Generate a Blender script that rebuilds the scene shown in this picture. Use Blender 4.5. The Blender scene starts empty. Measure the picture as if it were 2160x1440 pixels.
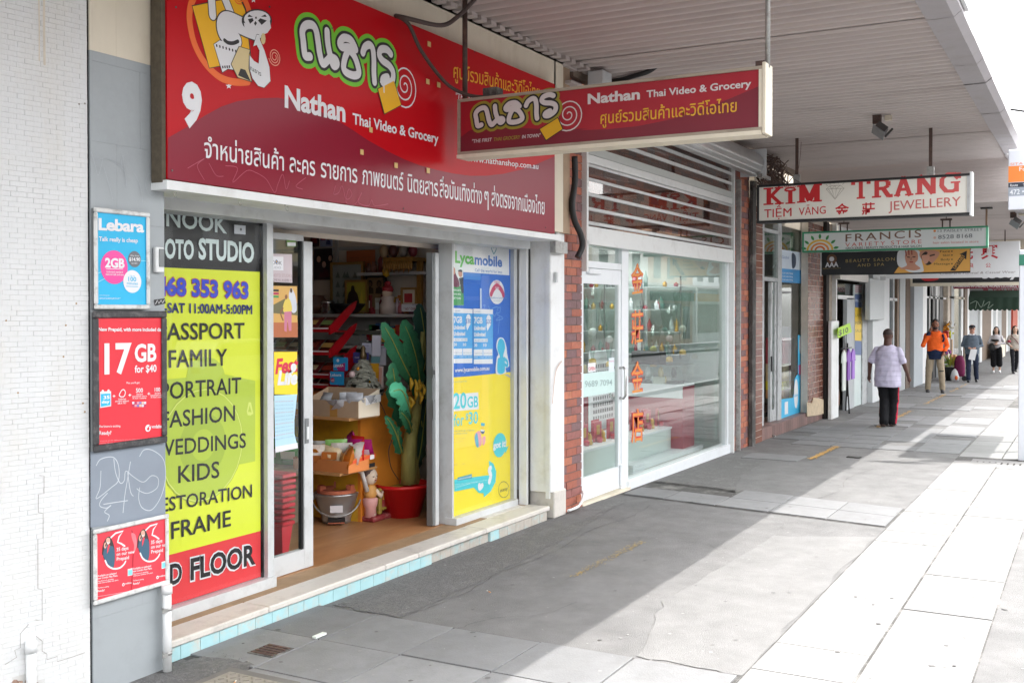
import bpy, bmesh, math, random
from mathutils import Vector, Matrix, noise
from mathutils.geometry import tessellate_polygon
random.seed(7)
sc = bpy.context.scene
COL = sc.collection
# ------------------------------------------------------------------ camera
F = 2250.0; AL = math.atan(1232 / F); TH = math.radians(0.8); CZ = 2.0
V0 = 655 + F * math.tan(TH)
FW = Vector((math.cos(AL) * math.cos(TH), math.sin(AL) * math.cos(TH), -math.sin(TH)))
RT = Vector((math.sin(AL), -math.cos(AL), 0)); UP = RT.cross(FW)
cd = bpy.data.cameras.new('camera'); cam = bpy.data.objects.new('camera', cd); COL.objects.link(cam)
cam.matrix_world = Matrix.Translation((0, 0, CZ)) @ Matrix((RT, UP, -FW)).transposed().to_4x4()
cd.sensor_width = 36.0; cd.lens = F / 2160 * 36.0; cd.shift_y = -(720 - V0) / 2160
cd.clip_start = 0.05; cd.clip_end = 500
sc.camera = cam
# ------------------------------------------------------------------ sky, sun, exposure
SUN = Vector((-0.25, 0.412, -1.0)).normalized()
sun_elev = math.asin(-SUN.z); sun_azi = math.atan2(-SUN.y, -SUN.x)
world = bpy.data.worlds.new('World'); sc.world = world; world.use_nodes = True
wn = world.node_tree; wn.nodes.clear()
sky = wn.nodes.new('ShaderNodeTexSky'); sky.sky_type = 'NISHITA'; sky.sun_disc = False
sky.sun_elevation = sun_elev; sky.sun_rotation = math.pi / 2 - sun_azi
sky.air_density = 1.0; sky.dust_density = 3.0; sky.ozone_density = 1.0
hs = wn.nodes.new('ShaderNodeHueSaturation'); hs.inputs['Saturation'].default_value = 0.12; hs.inputs['Value'].default_value = 2.5
bg = wn.nodes.new('ShaderNodeBackground'); bg.inputs['Strength'].default_value = 0.15
wo = wn.nodes.new('ShaderNodeOutputWorld')
wn.links.new(sky.outputs[0], hs.inputs['Color']); wn.links.new(hs.outputs[0], bg.inputs[0]); wn.links.new(bg.outputs[0], wo.inputs[0])
sl = bpy.data.lights.new('sun', 'SUN'); sl.energy = 2.5; sl.angle = math.radians(0.5); sl.color = (1.0, 0.965, 0.92)
so = bpy.data.objects.new('sun', sl); COL.objects.link(so)
so.rotation_euler = SUN.to_track_quat('-Z', 'Y').to_euler(); so.location = (0, -20, 30)
sc.view_settings.view_transform = 'Standard'; sc.view_settings.look = 'None'; sc.view_settings.gamma = 1.0
sc.view_settings.use_curve_mapping = False; sc.view_settings.exposure = 1.37
sc.cycles.use_denoising = True; sc.cycles.max_bounces = 8; sc.cycles.transparent_max_bounces = 12
sc.cycles.sample_clamp_indirect = 8.0; sc.cycles.caustics_reflective = False; sc.cycles.caustics_refractive = False
# ------------------------------------------------------------------ measuring: pixel of the photograph -> point on a real plane
def ray(u, v):
    return FW + RT * ((u - 1080) / F) + UP * ((V0 - v) / F)
def onY(u, v, Y):
    r = ray(u, v); t = Y / r.y; return Vector((t * r.x, Y, CZ + t * r.z))
def onX(u, v, X):
    r = ray(u, v); t = X / r.x; return Vector((X, t * r.y, CZ + t * r.z))
def onZ(u, v, Z=0.0):
    r = ray(u, v); t = (Z - CZ) / r.z; return Vector((t * r.x, t * r.y, Z))
def fx(u, Y, v=800): return onY(u, v, Y).x
def gz(x): return 0.0 if x < 9.5 else -0.007 * (x - 9.5)          # the footpath falls gently away
def onG(u, v):                                                     # point on the sloping footpath
    z = 0.0
    for _ in range(8): p = onZ(u, v, z); z = gz(p.x)
    return p
# ------------------------------------------------------------------ materials
def lin(c):
    if isinstance(c, str):
        c = c.lstrip('#'); c = [int(c[i:i + 2], 16) / 255 for i in (0, 2, 4)]
        return tuple(x / 12.92 if x <= 0.04045 else ((x + 0.055) / 1.055) ** 2.4 for x in c)
    return tuple(c)
MC = {}
def mat(name, color, rough=0.6, metal=0.0, var=0.12, scale=6.0, bump=0.0, bscale=60.0, dirt=None, dirtamt=0.45, dscale=2.0, emit=0.0, spec=0.5, coat=0.0, stretch=None):
    """plain procedural surface: colour + soft mottling + optional stains + fine relief"""
    if name in MC: return MC[name]
    c = lin(color); m = bpy.data.materials.new(name); m.use_nodes = True; nt = m.node_tree
    b = nt.nodes['Principled BSDF']; b.inputs['Roughness'].default_value = rough; b.inputs['Metallic'].default_value = metal
    b.inputs['Specular IOR Level'].default_value = spec; b.inputs['Coat Weight'].default_value = coat
    geo = nt.nodes.new('ShaderNodeNewGeometry'); src = geo.outputs['Position']
    if stretch:
        mp = nt.nodes.new('ShaderNodeMapping'); mp.inputs['Scale'].default_value = stretch; nt.links.new(src, mp.inputs[0]); src = mp.outputs[0]
    col = None
    if var > 0:
        n = nt.nodes.new('ShaderNodeTexNoise'); n.inputs['Scale'].default_value = scale; n.inputs['Detail'].default_value = 6; n.inputs['Roughness'].default_value = 0.65
        nt.links.new(src, n.inputs['Vector'])
        mr = nt.nodes.new('ShaderNodeMapRange'); mr.inputs[1].default_value = 0.25; mr.inputs[2].default_value = 0.75
        mr.inputs[3].default_value = 1 - var; mr.inputs[4].default_value = 1 + var * 0.6; nt.links.new(n.outputs['Fac'], mr.inputs[0])
        mx = nt.nodes.new('ShaderNodeVectorMath'); mx.operation = 'SCALE'; mx.inputs[0].default_value = c; nt.links.new(mr.outputs[0], mx.inputs['Scale'])
        col = mx.outputs[0]
    if dirt is not None:
        n2 = nt.nodes.new('ShaderNodeTexNoise'); n2.inputs['Scale'].default_value = dscale; n2.inputs['Detail'].default_value = 9; n2.inputs['Roughness'].default_value = 0.72
        nt.links.new(src, n2.inputs['Vector'])
        r2 = nt.nodes.new('ShaderNodeMapRange'); r2.inputs[1].default_value = 0.5; r2.inputs[2].default_value = 0.72; r2.inputs[4].default_value = dirtamt
        nt.links.new(n2.outputs['Fac'], r2.inputs[0])
        mm = nt.nodes.new('ShaderNodeMix'); mm.data_type = 'RGBA'; nt.links.new(r2.outputs[0], mm.inputs[0])
        if col: nt.links.new(col, mm.inputs[6])
        else: mm.inputs[6].default_value = (*c, 1)
        mm.inputs[7].default_value = (*lin(dirt), 1); col = mm.outputs[2]
    if col: nt.links.new(col, b.inputs['Base Color'])
    else: b.inputs['Base Color'].default_value = (*c, 1)
    if bump > 0:
        n3 = nt.nodes.new('ShaderNodeTexNoise'); n3.inputs['Scale'].default_value = bscale; n3.inputs['Detail'].default_value = 4
        nt.links.new(src, n3.inputs['Vector'])
        bp = nt.nodes.new('ShaderNodeBump'); bp.inputs['Strength'].default_value = bump; bp.inputs['Distance'].default_value = 0.01
        nt.links.new(n3.outputs['Fac'], bp.inputs['Height']); nt.links.new(bp.outputs[0], b.inputs['Normal'])
    if emit > 0:
        b.inputs['Emission Color'].default_value = (*c, 1); b.inputs['Emission Strength'].default_value = emit
    MC[name] = m; return m
def glass(name, tint=(0.9, 0.96, 0.94), ior=1.6, wob=0.0):
    if name in MC: return MC[name]
    m = bpy.data.materials.new(name); m.use_nodes = True; nt = m.node_tree; nt.nodes.clear()
    o = nt.nodes.new('ShaderNodeOutputMaterial'); t = nt.nodes.new('ShaderNodeBsdfTransparent'); t.inputs[0].default_value = (*tint, 1)
    g = nt.nodes.new('ShaderNodeBsdfGlossy'); g.inputs['Roughness'].default_value = 0.0
    f0 = ((ior - 1) / (ior + 1)) ** 2                              # Schlick, same from both sides of the pane
    ge = nt.nodes.new('ShaderNodeNewGeometry'); dt = nt.nodes.new('ShaderNodeVectorMath'); dt.operation = 'DOT_PRODUCT'
    nt.links.new(ge.outputs['Incoming'], dt.inputs[0]); nt.links.new(ge.outputs['Normal'], dt.inputs[1])
    ab = nt.nodes.new('ShaderNodeMath'); ab.operation = 'ABSOLUTE'; nt.links.new(dt.outputs['Value'], ab.inputs[0])
    iv = nt.nodes.new('ShaderNodeMath'); iv.operation = 'SUBTRACT'; iv.inputs[0].default_value = 1.0; nt.links.new(ab.outputs[0], iv.inputs[1])
    pw = nt.nodes.new('ShaderNodeMath'); pw.operation = 'POWER'; nt.links.new(iv.outputs[0], pw.inputs[0]); pw.inputs[1].default_value = 5.0
    fr = nt.nodes.new('ShaderNodeMath'); fr.operation = 'MULTIPLY_ADD'; nt.links.new(pw.outputs[0], fr.inputs[0]); fr.inputs[1].default_value = 1 - f0; fr.inputs[2].default_value = f0
    mx = nt.nodes.new('ShaderNodeMixShader'); nt.links.new(fr.outputs[0], mx.inputs[0]); nt.links.new(t.outputs[0], mx.inputs[1]); nt.links.new(g.outputs[0], mx.inputs[2])
    nt.links.new(mx.outputs[0], o.inputs[0]); MC[name] = m; return m
W_ = lambda n, c, **k: mat(n, c, **k)
flatmats = {}
def ink(c, rough=0.45, name=None):
    """flat print colour on signs, labels and packaging"""
    key = 'ink_' + (c if isinstance(c, str) else '%02x%02x%02x' % tuple(int(x * 255) for x in c)).strip('#')
    return mat(key, c, rough=rough, var=0.04, scale=3.0)
# ------------------------------------------------------------------ mesh building
WL = {}
class MB:
    def __init__(s): s.v = []; s.f = []; s.m = []; s.cur = 0; s.smooth = []
    def vert(s, p): s.v.append(tuple(p)); return len(s.v) - 1
    def face(s, ids, smooth=False): s.f.append(tuple(ids)); s.m.append(s.cur); s.smooth.append(smooth)
    def quad(s, a, b, c, d): s.face([s.vert(a), s.vert(b), s.vert(c), s.vert(d)])
    def box(s, x0, x1, y0, y1, z0, z1, M=None, bev=0.0):
        x0, x1 = min(x0, x1), max(x0, x1); y0, y1 = min(y0, y1), max(y0, y1); z0, z1 = min(z0, z1), max(z0, z1)
        if bev > 0: return s._bbox(x0, x1, y0, y1, z0, z1, min(bev, (x1 - x0) / 2.2, (y1 - y0) / 2.2, (z1 - z0) / 2.2), M)
        P = [(x, y, z) for z in (z0, z1) for y in (y0, y1) for x in (x0, x1)]
        if M: P = [M @ Vector(p) for p in P]
        i = [s.vert(p) for p in P]
        for q in ((0, 2, 3, 1), (4, 5, 7, 6), (0, 1, 5, 4), (2, 6, 7, 3), (0, 4, 6, 2), (1, 3, 7, 5)): s.face([i[k] for k in q])
        return s
    def _bbox(s, x0, x1, y0, y1, z0, z1, b, M):
        bm = bmesh.new(); bmesh.ops.create_cube(bm, size=1)
        for v in bm.verts: v.co = Vector(((x0 + x1) / 2 + v.co.x * (x1 - x0), (y0 + y1) / 2 + v.co.y * (y1 - y0), (z0 + z1) / 2 + v.co.z * (z1 - z0)))
        bmesh.ops.bevel(bm, geom=list(bm.edges), offset=b, segments=1, affect='EDGES')
        s.add_bm(bm, M); bm.free(); return s
    def add_bm(s, bm, M=None, smooth=False):
        bm.verts.index_update(); o = len(s.v)
        for v in bm.verts: s.v.append(tuple(M @ v.co if M else v.co))
        for f in bm.faces: s.face([o + v.index for v in f.verts], smooth)
    def add_mesh(s, me, M=None, smooth=False):
        o = len(s.v)
        for v in me.vertices: s.v.append(tuple(M @ v.co if M else v.co))
        for f in me.polygons: s.face([o + i for i in f.vertices], smooth)
    def tube(s, pts, r, n=8, caps=True, smooth=True, sq=1.0):
        """swept tube; r a number or a list"""
        pts = [Vector(p) for p in pts]; R = r if isinstance(r, (list, tuple)) else [r] * len(pts)
        rings = []; prev = None
        for i, p in enumerate(pts):
            d = (pts[min(i + 1, len(pts) - 1)] - pts[max(i - 1, 0)])
            d = d.normalized() if d.length > 1e-9 else Vector((0, 0, 1))
            if prev is None: a = d.orthogonal().normalized()
            else:
                a = prev - d * prev.dot(d); a = a.normalized() if a.length > 1e-6 else d.orthogonal().normalized()
            prev = a; b = d.cross(a)
            rings.append([s.vert(p + (a * math.cos(t) + b * math.sin(t) * sq) * R[i]) for t in [2 * math.pi * k / n for k in range(n)]])
        for A, B in zip(rings, rings[1:]):
            for k in range(n): s.face([A[k], A[(k + 1) % n], B[(k + 1) % n], B[k]], smooth)
        if caps: s.face(rings[0][::-1]); s.face(rings[-1])
        return s
    def lathe(s, prof, c=(0, 0, 0), n=20, M=None, smooth=True, sx=1.0, sy=1.0):
        c = Vector(c); rings = []
        for r, z in prof:
            rings.append([s.vert((M @ (Vector((r * math.cos(t) * sx, r * math.sin(t) * sy, z)))) if M else c + Vector((r * math.cos(t) * sx, r * math.sin(t) * sy, z))) for t in [2 * math.pi * k / n for k in range(n)]])
        for A, B in zip(rings, rings[1:]):
            for k in range(n): s.face([A[k], A[(k + 1) % n], B[(k + 1) % n], B[k]], smooth)
        if prof[0][0] > 1e-4: s.face(rings[0][::-1])
        if prof[-1][0] > 1e-4: s.face(rings[-1])
        return s
    def ball(s, c, r, n=12, m=8, M=None):
        rx, ry, rz = r if isinstance(r, (list, tuple)) else (r, r, r); c = Vector(c)
        rings = []
        for j in range(m + 1):
            ph = -math.pi / 2 + math.pi * j / m
            rings.append([s.vert((M if M else Matrix.Identity(4)) @ Vector((c.x + rx * math.cos(ph) * math.cos(t), c.y + ry * math.cos(ph) * math.sin(t), c.z + rz * math.sin(ph)))) for t in [2 * math.pi * k / n for k in range(n)]])
        for A, B in zip(rings, rings[1:]):
            for k in range(n): s.face([A[k], A[(k + 1) % n], B[(k + 1) % n], B[k]], True)
        return s
    def prism(s, pts2, fr, d0, d1):
        """polygon in a frame, pushed from depth d0 to d1 along the frame normal"""
        n = len(pts2); A = [s.vert(fr.p(a, b, d0)) for a, b in pts2]; B = [s.vert(fr.p(a, b, d1)) for a, b in pts2]
        tri = tessellate_polygon([[Vector((a, b, 0)) for a, b in pts2]])
        for t in tri: s.face([B[i] for i in t]); s.face([A[i] for i in t][::-1])
        for k in range(n): s.face([A[k], A[(k + 1) % n], B[(k + 1) % n], B[k]])
        return s
    def mesh(s, name, mats, off):
        me = bpy.data.meshes.new(name); o = Vector(off)
        me.from_pydata([(a - o.x, b - o.y, c - o.z) for a, b, c in s.v], [], s.f)
        for m in mats: me.materials.append(m)
        me.polygons.foreach_set('material_index', s.m); me.polygons.foreach_set('use_smooth', s.smooth)
        me.update(); return me
    def build(s, name, mats, parent=None, label=None, kind=None, fix=False, origin=None, cat=None, group=None):
        if not s.v: return None
        if not isinstance(mats, (list, tuple)): mats = [mats]
        if origin is None:
            xs = [v[0] for v in s.v]; ys = [v[1] for v in s.v]; zs = [v[2] for v in s.v]
            origin = Vector(((min(xs) + max(xs)) / 2, (min(ys) + max(ys)) / 2, min(zs)))
        me = s.mesh(name, mats, origin)
        if fix:
            bm = bmesh.new(); bm.from_mesh(me); bmesh.ops.recalc_face_normals(bm, faces=bm.faces); bm.to_mesh(me); bm.free()
        o = bpy.data.objects.new(name, me); COL.objects.link(o)
        wl = Vector(origin); WL[o.name] = wl
        if parent is not None: o.parent = parent; o.location = wl - WL[parent.name]
        else: o.location = wl
        if label: o['label'] = label
        if kind: o['kind'] = kind
        if cat: o['category'] = cat
        if group: o['group'] = group
        return o
def thing(name, label, cat, loc=(0, 0, 0), group=None, kind=None):
    o = bpy.data.objects.new(name, None); o.empty_display_size = 0.1; COL.objects.link(o); o.location = loc
    WL[o.name] = Vector(loc); o['label'] = label; o['category'] = cat
    if group: o['group'] = group
    if kind: o['kind'] = kind
    return o
def place(root, loc, rz=0.0, s=1.0):
    root.location = loc; root.rotation_euler = (0, 0, rz); root.scale = (s, s, s); return root
def dup(root, label, loc=None, rz=None, group=None):
    r = root.copy(); COL.objects.link(r); r['label'] = label
    if loc is not None: r.location = loc
    if rz is not None: r.rotation_euler = (0, 0, rz)
    if group: r['group'] = group
    for ch in list(root.children):
        c = ch.copy(); COL.objects.link(c); c.parent = r
        for g in list(ch.children):
            d = g.copy(); COL.objects.link(d); d.parent = c
    return r
def bx(name, x0, x1, y0, y1, z0, z1, m, parent=None, bev=0.0, **k):
    return MB().box(x0, x1, y0, y1, z0, z1, bev=bev).build(name, m, parent, **k)
# ------------------------------------------------------------------ frames (a flat surface with its own a,b axes) and flat print
class Frame:
    def __init__(s, o, x, y, n, kind=None, val=0): s.o = Vector(o); s.x = Vector(x); s.y = Vector(y); s.n = Vector(n); s.kind = kind; s.val = val
    def p(s, a, b, d=0.0): return s.o + s.x * a + s.y * b + s.n * d
    def at(s, u, v):
        q = ray(u, v); o = Vector((0, 0, CZ)); t = (s.o - o).dot(s.n) / q.dot(s.n); h = o + q * t - s.o
        return (h.dot(s.x), h.dot(s.y))
def FY(Y): return Frame((0, Y, 0), (1, 0, 0), (0, 0, 1), (0, -1, 0))     # street face of the shops
def FX(X): return Frame((X, 0, 0), (0, -1, 0), (0, 0, 1), (-1, 0, 0))    # across the footpath
TMP = bpy.data.scenes.new('workbench')
def evaluated(o):
    TMP.collection.objects.link(o); vl = TMP.view_layers[0]; vl.update(); me = bpy.data.meshes.new_from_object(o.evaluated_get(vl.depsgraph)); bpy.data.objects.remove(o); return me
FONT_CACHE = {}
def text_mesh(s, bold=0.0, space=1.0):
    k = (s, bold, space)
    if k not in FONT_CACHE:
        c = bpy.data.curves.new('text', 'FONT'); c.body = s; c.resolution_u = 3; c.offset = bold; c.space_character = space; c.size = 1.0
        o = bpy.data.objects.new('text', c); me = evaluated(o)
        V = [(v.co.x, v.co.y) for v in me.vertices]; Fs = [tuple(f.vertices) for f in me.polygons]
        bpy.data.meshes.remove(me)
        x0 = min(v[0] for v in V); x1 = max(v[0] for v in V); y0 = min(v[1] for v in V); y1 = max(v[1] for v in V)
        FONT_CACHE[k] = ([((a - x0) / (x1 - x0), (b - y0) / (y1 - y0)) for a, b in V], Fs, (y0, y1))
    return FONT_CACHE[k]
def smooth_path(P, closed=False, k=6):
    P = [Vector((*p[:2], 0)) for p in P]; n = len(P); out = []
    rng = n if closed else n - 1
    for i in range(rng):
        p0 = P[(i - 1) % n] if closed or i > 0 else P[0]; p1 = P[i]; p2 = P[(i + 1) % n]; p3 = P[(i + 2) % n] if closed or i + 2 < n else P[n - 1]
        for j in range(k):
            t = j / k
            q = 0.5 * ((2 * p1) + (p2 - p0) * t + (2 * p0 - 5 * p1 + 4 * p2 - p3) * t * t + (3 * p1 - p0 - 3 * p2 + p3) * t ** 3)
            out.append((q.x, q.y))
    if not closed: out.append((P[-1].x, P[-1].y))
    return out
class Art:
    """flat print laid on a frame; colours become separate parts of the sign"""
    def __init__(s, fr, parent, step=0.0006, base=0.0012, px=True): s.fr = fr; s.par = parent; s.step = step; s.base = base; s.k = 0; s.g = {}; s.px = px
    def mb(s, name, m):
        key = (name, m.name)
        if key not in s.g: s.g[key] = (MB(), m)
        return s.g[key][0]
    def _c(s, p, w=None): return s.fr.at(*p) if (s.px if w is None else w) else p
    def d(s, layer): return s.base + s.step * layer
    def poly(s, pts, m, layer=1, name='print', sm=False, px=None):
        P = [s._c(p, px) for p in pts]
        if sm: P = smooth_path(P, True)
        b = s.mb(name, m); D = s.d(layer); I = [b.vert(s.fr.p(a, c, D)) for a, c in P]
        for t in tessellate_polygon([[Vector((a, c, 0)) for a, c in P]]):
            A, B, C = [Vector(b.v[I[i]]) for i in t]
            b.face([I[i] for i in (t if (B - A).cross(C - A).dot(s.fr.n) > 0 else t[::-1])])
    def ell(s, c, r, m, layer=1, name='print', asp=1.0, n=28, px=None):
        """c in pixels, r = half height in pixels measured upwards"""
        a, b = s._c(c, px)
        R = (s.fr.at(c[0], c[1] - r)[1] - b) if (s.px if px is None else px) else r
        s.poly([(a + R * asp * math.cos(t), b + R * math.sin(t)) for t in [2 * math.pi * k / n for k in range(n)]], m, layer, name, px=False)
    def stroke(s, pts, w, m, layer=1, name='print', sm=True, closed=False, px=None, cap=True):
        """ribbon of real width w (metres)"""
        P = [s._c(p, px) for p in pts]
        if sm and len(P) > 2: P = smooth_path(P, closed, 5)
        b = s.mb(name, m); D = s.d(layer); n = len(P); L = []; Rr = []
        for i, (x, y) in enumerate(P):
            if closed: q0 = P[(i - 1) % n]; q1 = P[(i + 1) % n]
            else: q0 = P[max(i - 1, 0)]; q1 = P[min(i + 1, n - 1)]
            dx, dy = q1[0] - q0[0], q1[1] - q0[1]; l = math.hypot(dx, dy) or 1; nx, ny = -dy / l, dx / l
            dd = D + s.step * 0.3 * i / n
            L.append(b.vert(s.fr.p(x + nx * w / 2, y + ny * w / 2, dd))); Rr.append(b.vert(s.fr.p(x - nx * w / 2, y - ny * w / 2, dd)))
        for i in range(n if closed else n - 1):
            j = (i + 1) % n; b.face([L[i], Rr[i], Rr[j], L[j]])
        if cap and not closed:
            for (i, q) in ((0, 1), (n - 1, n - 2)):
                x, y = P[i]; dx, dy = x - P[q][0], y - P[q][1]; l = math.hypot(dx, dy) or 1; dx /= l; dy /= l
                dd = D + s.step * 0.3 * i / n; ids = []
                for t in range(7):
                    a = -math.pi / 2 + math.pi * t / 6
                    ids.append(b.vert(s.fr.p(x + (dx * math.cos(a) - dy * math.sin(a)) * w / 2, y + (dy * math.cos(a) + dx * math.sin(a)) * w / 2, dd)))
                b.face(ids)
    def text(s, st, bl, br, tl, m, layer=2, bold=0.0, name='lettering', space=1.0, px=None):
        """st fills the slanted box bottom-left, bottom-right, top-left"""
        V, Fs, asp = text_mesh(st, bold, space); b = s.mb(name, m)
        A = Vector(s._c(bl, px)); B = Vector(s._c(br, px)) - A; T = Vector(s._c(tl, px)) - A; o = len(b.v); D = s.d(layer)
        for x, y in V: q = A + B * x + T * y; b.v.append(tuple(s.fr.p(q.x, q.y, D)))
        for f in Fs: b.face([o + i for i in f])
    def word(s, st, p0, p1, cap, m, layer=2, bold=0.0, name='lettering', space=1.0, px=None, raw=0.7, slant=0.0):
        """baseline from p0 to p1; cap = height (same units) of a capital at p0"""
        if 'M' in st and bold > 0:                                 # the font's M breaks when swelled: overlay shifted copies
            q = bold; a0 = Vector(s._c(p0, px)); a1 = Vector(s._c(p1, px)); hh = (Vector(s._c((p0[0], p0[1] - cap), px)) - a0).length if (s.px if px is None else px) else cap
            for k, (ex_, ey_) in enumerate(((1, 0), (-1, 0), (0, 1), (0, -1), (.7, .7), (-.7, -.7), (.7, -.7), (-.7, .7))):
                dv = Vector((ex_, ey_)) * q * hh / raw
                s.word(st, tuple(a0 + dv), tuple(a1 + dv), hh, m, layer + k * 0.1, 0.0, name, space, False, raw, slant)
            return
        V, Fs, (y0, y1) = text_mesh(st, bold, space); b = s.mb(name, m)
        A = Vector(s._c(p0, px)); B = Vector(s._c(p1, px)) - A
        up = (Vector(s._c((p0[0], p0[1] - cap), px)) - A) if (s.px if px is None else px) else Vector((0, cap))
        up = up / raw; o = len(b.v); D = s.d(layer)
        for x, y in V: r = y0 + y * (y1 - y0); q = A + B * x + up * r + B.normalized() * (up.length * r * slant); b.v.append(tuple(s.fr.p(q.x, q.y, D)))
        for f in Fs: b.face([o + i for i in f])
    def line(s, st, u0, u1, vb0, h, m, layer=2, bold=0.0, vb1=None, name='lettering', space=1.0):
        """level text on a frame: left px, right px, baseline px at left, height px at left"""
        a0, b0 = s.fr.at(u0, vb0); bt = s.fr.at(u0, vb0 - h)[1]; a1 = s.fr.at(u1, vb0)[0]
        s.text(st, (a0, b0), (a1, b0), (a0, bt), m, layer, bold, name, space, px=False)
    def rect(s, u0, vt, vb, u1, m, layer=0, name='print', a=None):
        a0, z1 = s.fr.at(u0, vt); z0 = s.fr.at(u0, vb)[1]; a1 = s.fr.at(u1, vb)[0]
        s.poly([(a0, z0), (a1, z0), (a1, z1), (a0, z1)], m, layer, name, px=False)
    def build(s):
        for (name, _), (b, m) in s.g.items(): b.build(name, m, s.par)
ORD = ['first', 'second', 'third', 'fourth', 'fifth', 'sixth', 'seventh', 'eighth', 'ninth', 'tenth', 'eleventh', 'twelfth', 'thirteenth', 'fourteenth', 'fifteenth', 'sixteenth']
def rng(a, b): return random.uniform(a, b)
# ------------------------------------------------------------------ palette
M_asph = mat('asphalt', (0.168, 0.166, 0.164), rough=0.95, var=0.28, scale=3.0, bump=0.9, bscale=160, dirt=(0.21, 0.207, 0.203), dirtamt=0.5, dscale=1.2)
M_asph2 = mat('asphalt_rough', (0.15, 0.148, 0.145), rough=0.95, var=0.35, scale=40.0, bump=1.0, bscale=110, dirt=(0.24, 0.235, 0.23), dirtamt=0.6, dscale=5)
M_road = mat('road_asphalt', (0.09, 0.09, 0.095), rough=0.9, var=0.2, bump=0.5, bscale=120)
M_slabs = [mat('bluestone_%d' % i, (0.175 + 0.015 * i, 0.177 + 0.015 * i, 0.18 + 0.015 * i), rough=0.75, var=0.14, scale=5, bump=0.25, bscale=90, dirt=(0.13, 0.128, 0.125), dirtamt=0.5, dscale=3.5) for i in range(4)]
M_pale = [mat('pale_paver_%d' % i, (0.225 + 0.013 * i, 0.222 + 0.013 * i, 0.217 + 0.013 * i), rough=0.8, var=0.10, scale=4, bump=0.2, bscale=90, dirt=(0.16, 0.155, 0.15), dirtamt=0.5, dscale=2.5) for i in range(3)]
M_joint = mat('joint_grit', (0.075, 0.072, 0.068), rough=0.95, var=0.4, scale=50, dirt=(0.35, 0.34, 0.32), dirtamt=0.8, dscale=3)
M_yel = mat('worn_yellow_paint', '#c79a45', rough=0.8, var=0.4, scale=30, dirt=(0.2, 0.195, 0.19), dirtamt=0.9, dscale=14)
M_white = mat('white_paint', '#e4e6e6', rough=0.45, var=0.06, scale=3, dirt='#b9b6ad', dirtamt=0.45, dscale=3.5)
M_alu = mat('aluminium_frame', '#c9cccd', rough=0.38, metal=0.0, var=0.08, scale=4, dirt='#8d8c88', dirtamt=0.4, dscale=5)
M_alud = mat('aluminium_dark', '#7f8384', rough=0.35, metal=0.3, var=0.1)
M_cream = mat('cream_render', '#ded5c2', rough=0.7, var=0.08, scale=4, dirt='#b9ab92', dirtamt=0.5, dscale=2.2, stretch=(1, 1, 0.45))
M_grey = mat('grey_masonry_paint', '#9fa5a8', rough=0.5, var=0.06, scale=2.5, dirt='#8b8f92', dirtamt=0.5, dscale=1.8, bump=0.1, bscale=30)
M_tilew = mat('white_painted_brick', '#d6d7d7', rough=0.6, var=0.04, scale=9, dirt='#cfcabf', dirtamt=0.4, dscale=2.6, stretch=(1, 1, 0.4), bump=0.15, bscale=70)
M_tilegap = mat('white_joint', '#cfd0cf', rough=0.9, var=0.1, scale=14, dirt='#b5ada2', dirtamt=0.5, dscale=4)
M_dark = mat('dark_void', '#2a2624', rough=0.9, var=0.2)
M_black = mat('black_plastic', '#202122', rough=0.5, var=0.1)
M_marble = mat('worn_marble', '#d3cec6', rough=0.45, var=0.1, scale=5, dirt='#8f8a84', dirtamt=0.65, dscale=5, bump=0.1, bscale=25)
M_turq = mat('turquoise_paint', '#a8cfd3', rough=0.4, var=0.1, scale=6, dirt='#c9c2b6', dirtamt=1.0, dscale=11)
M_turq2 = mat('turquoise_peeled', '#b4ada3', rough=0.6, var=0.2, scale=9, dirt='#9cc9cf', dirtamt=0.95, dscale=5)
M_floor = mat('timber_floor', '#a9784e', rough=0.45, var=0.2, scale=3, dirt='#c39a6e', dirtamt=0.6, dscale=2.2, stretch=(0.5, 2.5, 1))
M_floor2 = mat('worn_threshold', '#a08363', rough=0.75, var=0.22, scale=9, dirt='#77634c', dirtamt=0.6, dscale=4)
M_ceil = mat('soffit_paint', '#bcb2ae', rough=0.6, var=0.07, scale=1.2, dirt='#8c817c', dirtamt=0.45, dscale=1.6, stretch=(1, 0.25, 1))
M_fascia = mat('fascia_paint', '#a7a2a4', rough=0.6, var=0.08, dirt='#8e8680', dirtamt=0.6, dscale=3)
M_cable = mat('brown_cable', '#4a3d39', rough=0.6, var=0.15)
M_rod = mat('rusty_rod', '#55433d', rough=0.7, var=0.3, scale=20, dirt='#7e5d4c', dirtamt=0.7, dscale=12)
M_galv = mat('galvanised', '#a9a9a6', rough=0.45, metal=0.4, var=0.3, scale=25, dirt='#5e4b40', dirtamt=0.7, dscale=10)
M_steel = mat('stainless', '#c5c5c3', rough=0.25, metal=0.9, var=0.08)
M_glass = glass('shop_glass')
M_glass2 = glass('shop_glass_clear', tint=(0.93, 0.96, 0.95), ior=1.85)
M_glassd = glass('poster_glazing', tint=(0.97, 0.98, 0.98), ior=1.28)
BR = [mat('brick_%d' % i, c, rough=0.75, var=0.2, scale=22, bump=0.5, bscale=55, dirt='#6b5550', dirtamt=0.45, dscale=9) for i, c in enumerate(['#b06a54', '#a25f4d', '#94605a', '#86605c', '#b97358', '#7c5f60'])]
M_mortar = mat('dark_mortar', '#6f6763', rough=0.95, var=0.3, scale=25)
M_tile2 = [mat('brown_tile_%d' % i, c, rough=0.25, var=0.12, scale=9) for i, c in enumerate(['#7d5244', '#87594a', '#744b40'])]
M_grout = mat('pale_grout', '#c3b9ad', rough=0.9, var=0.2)
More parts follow.
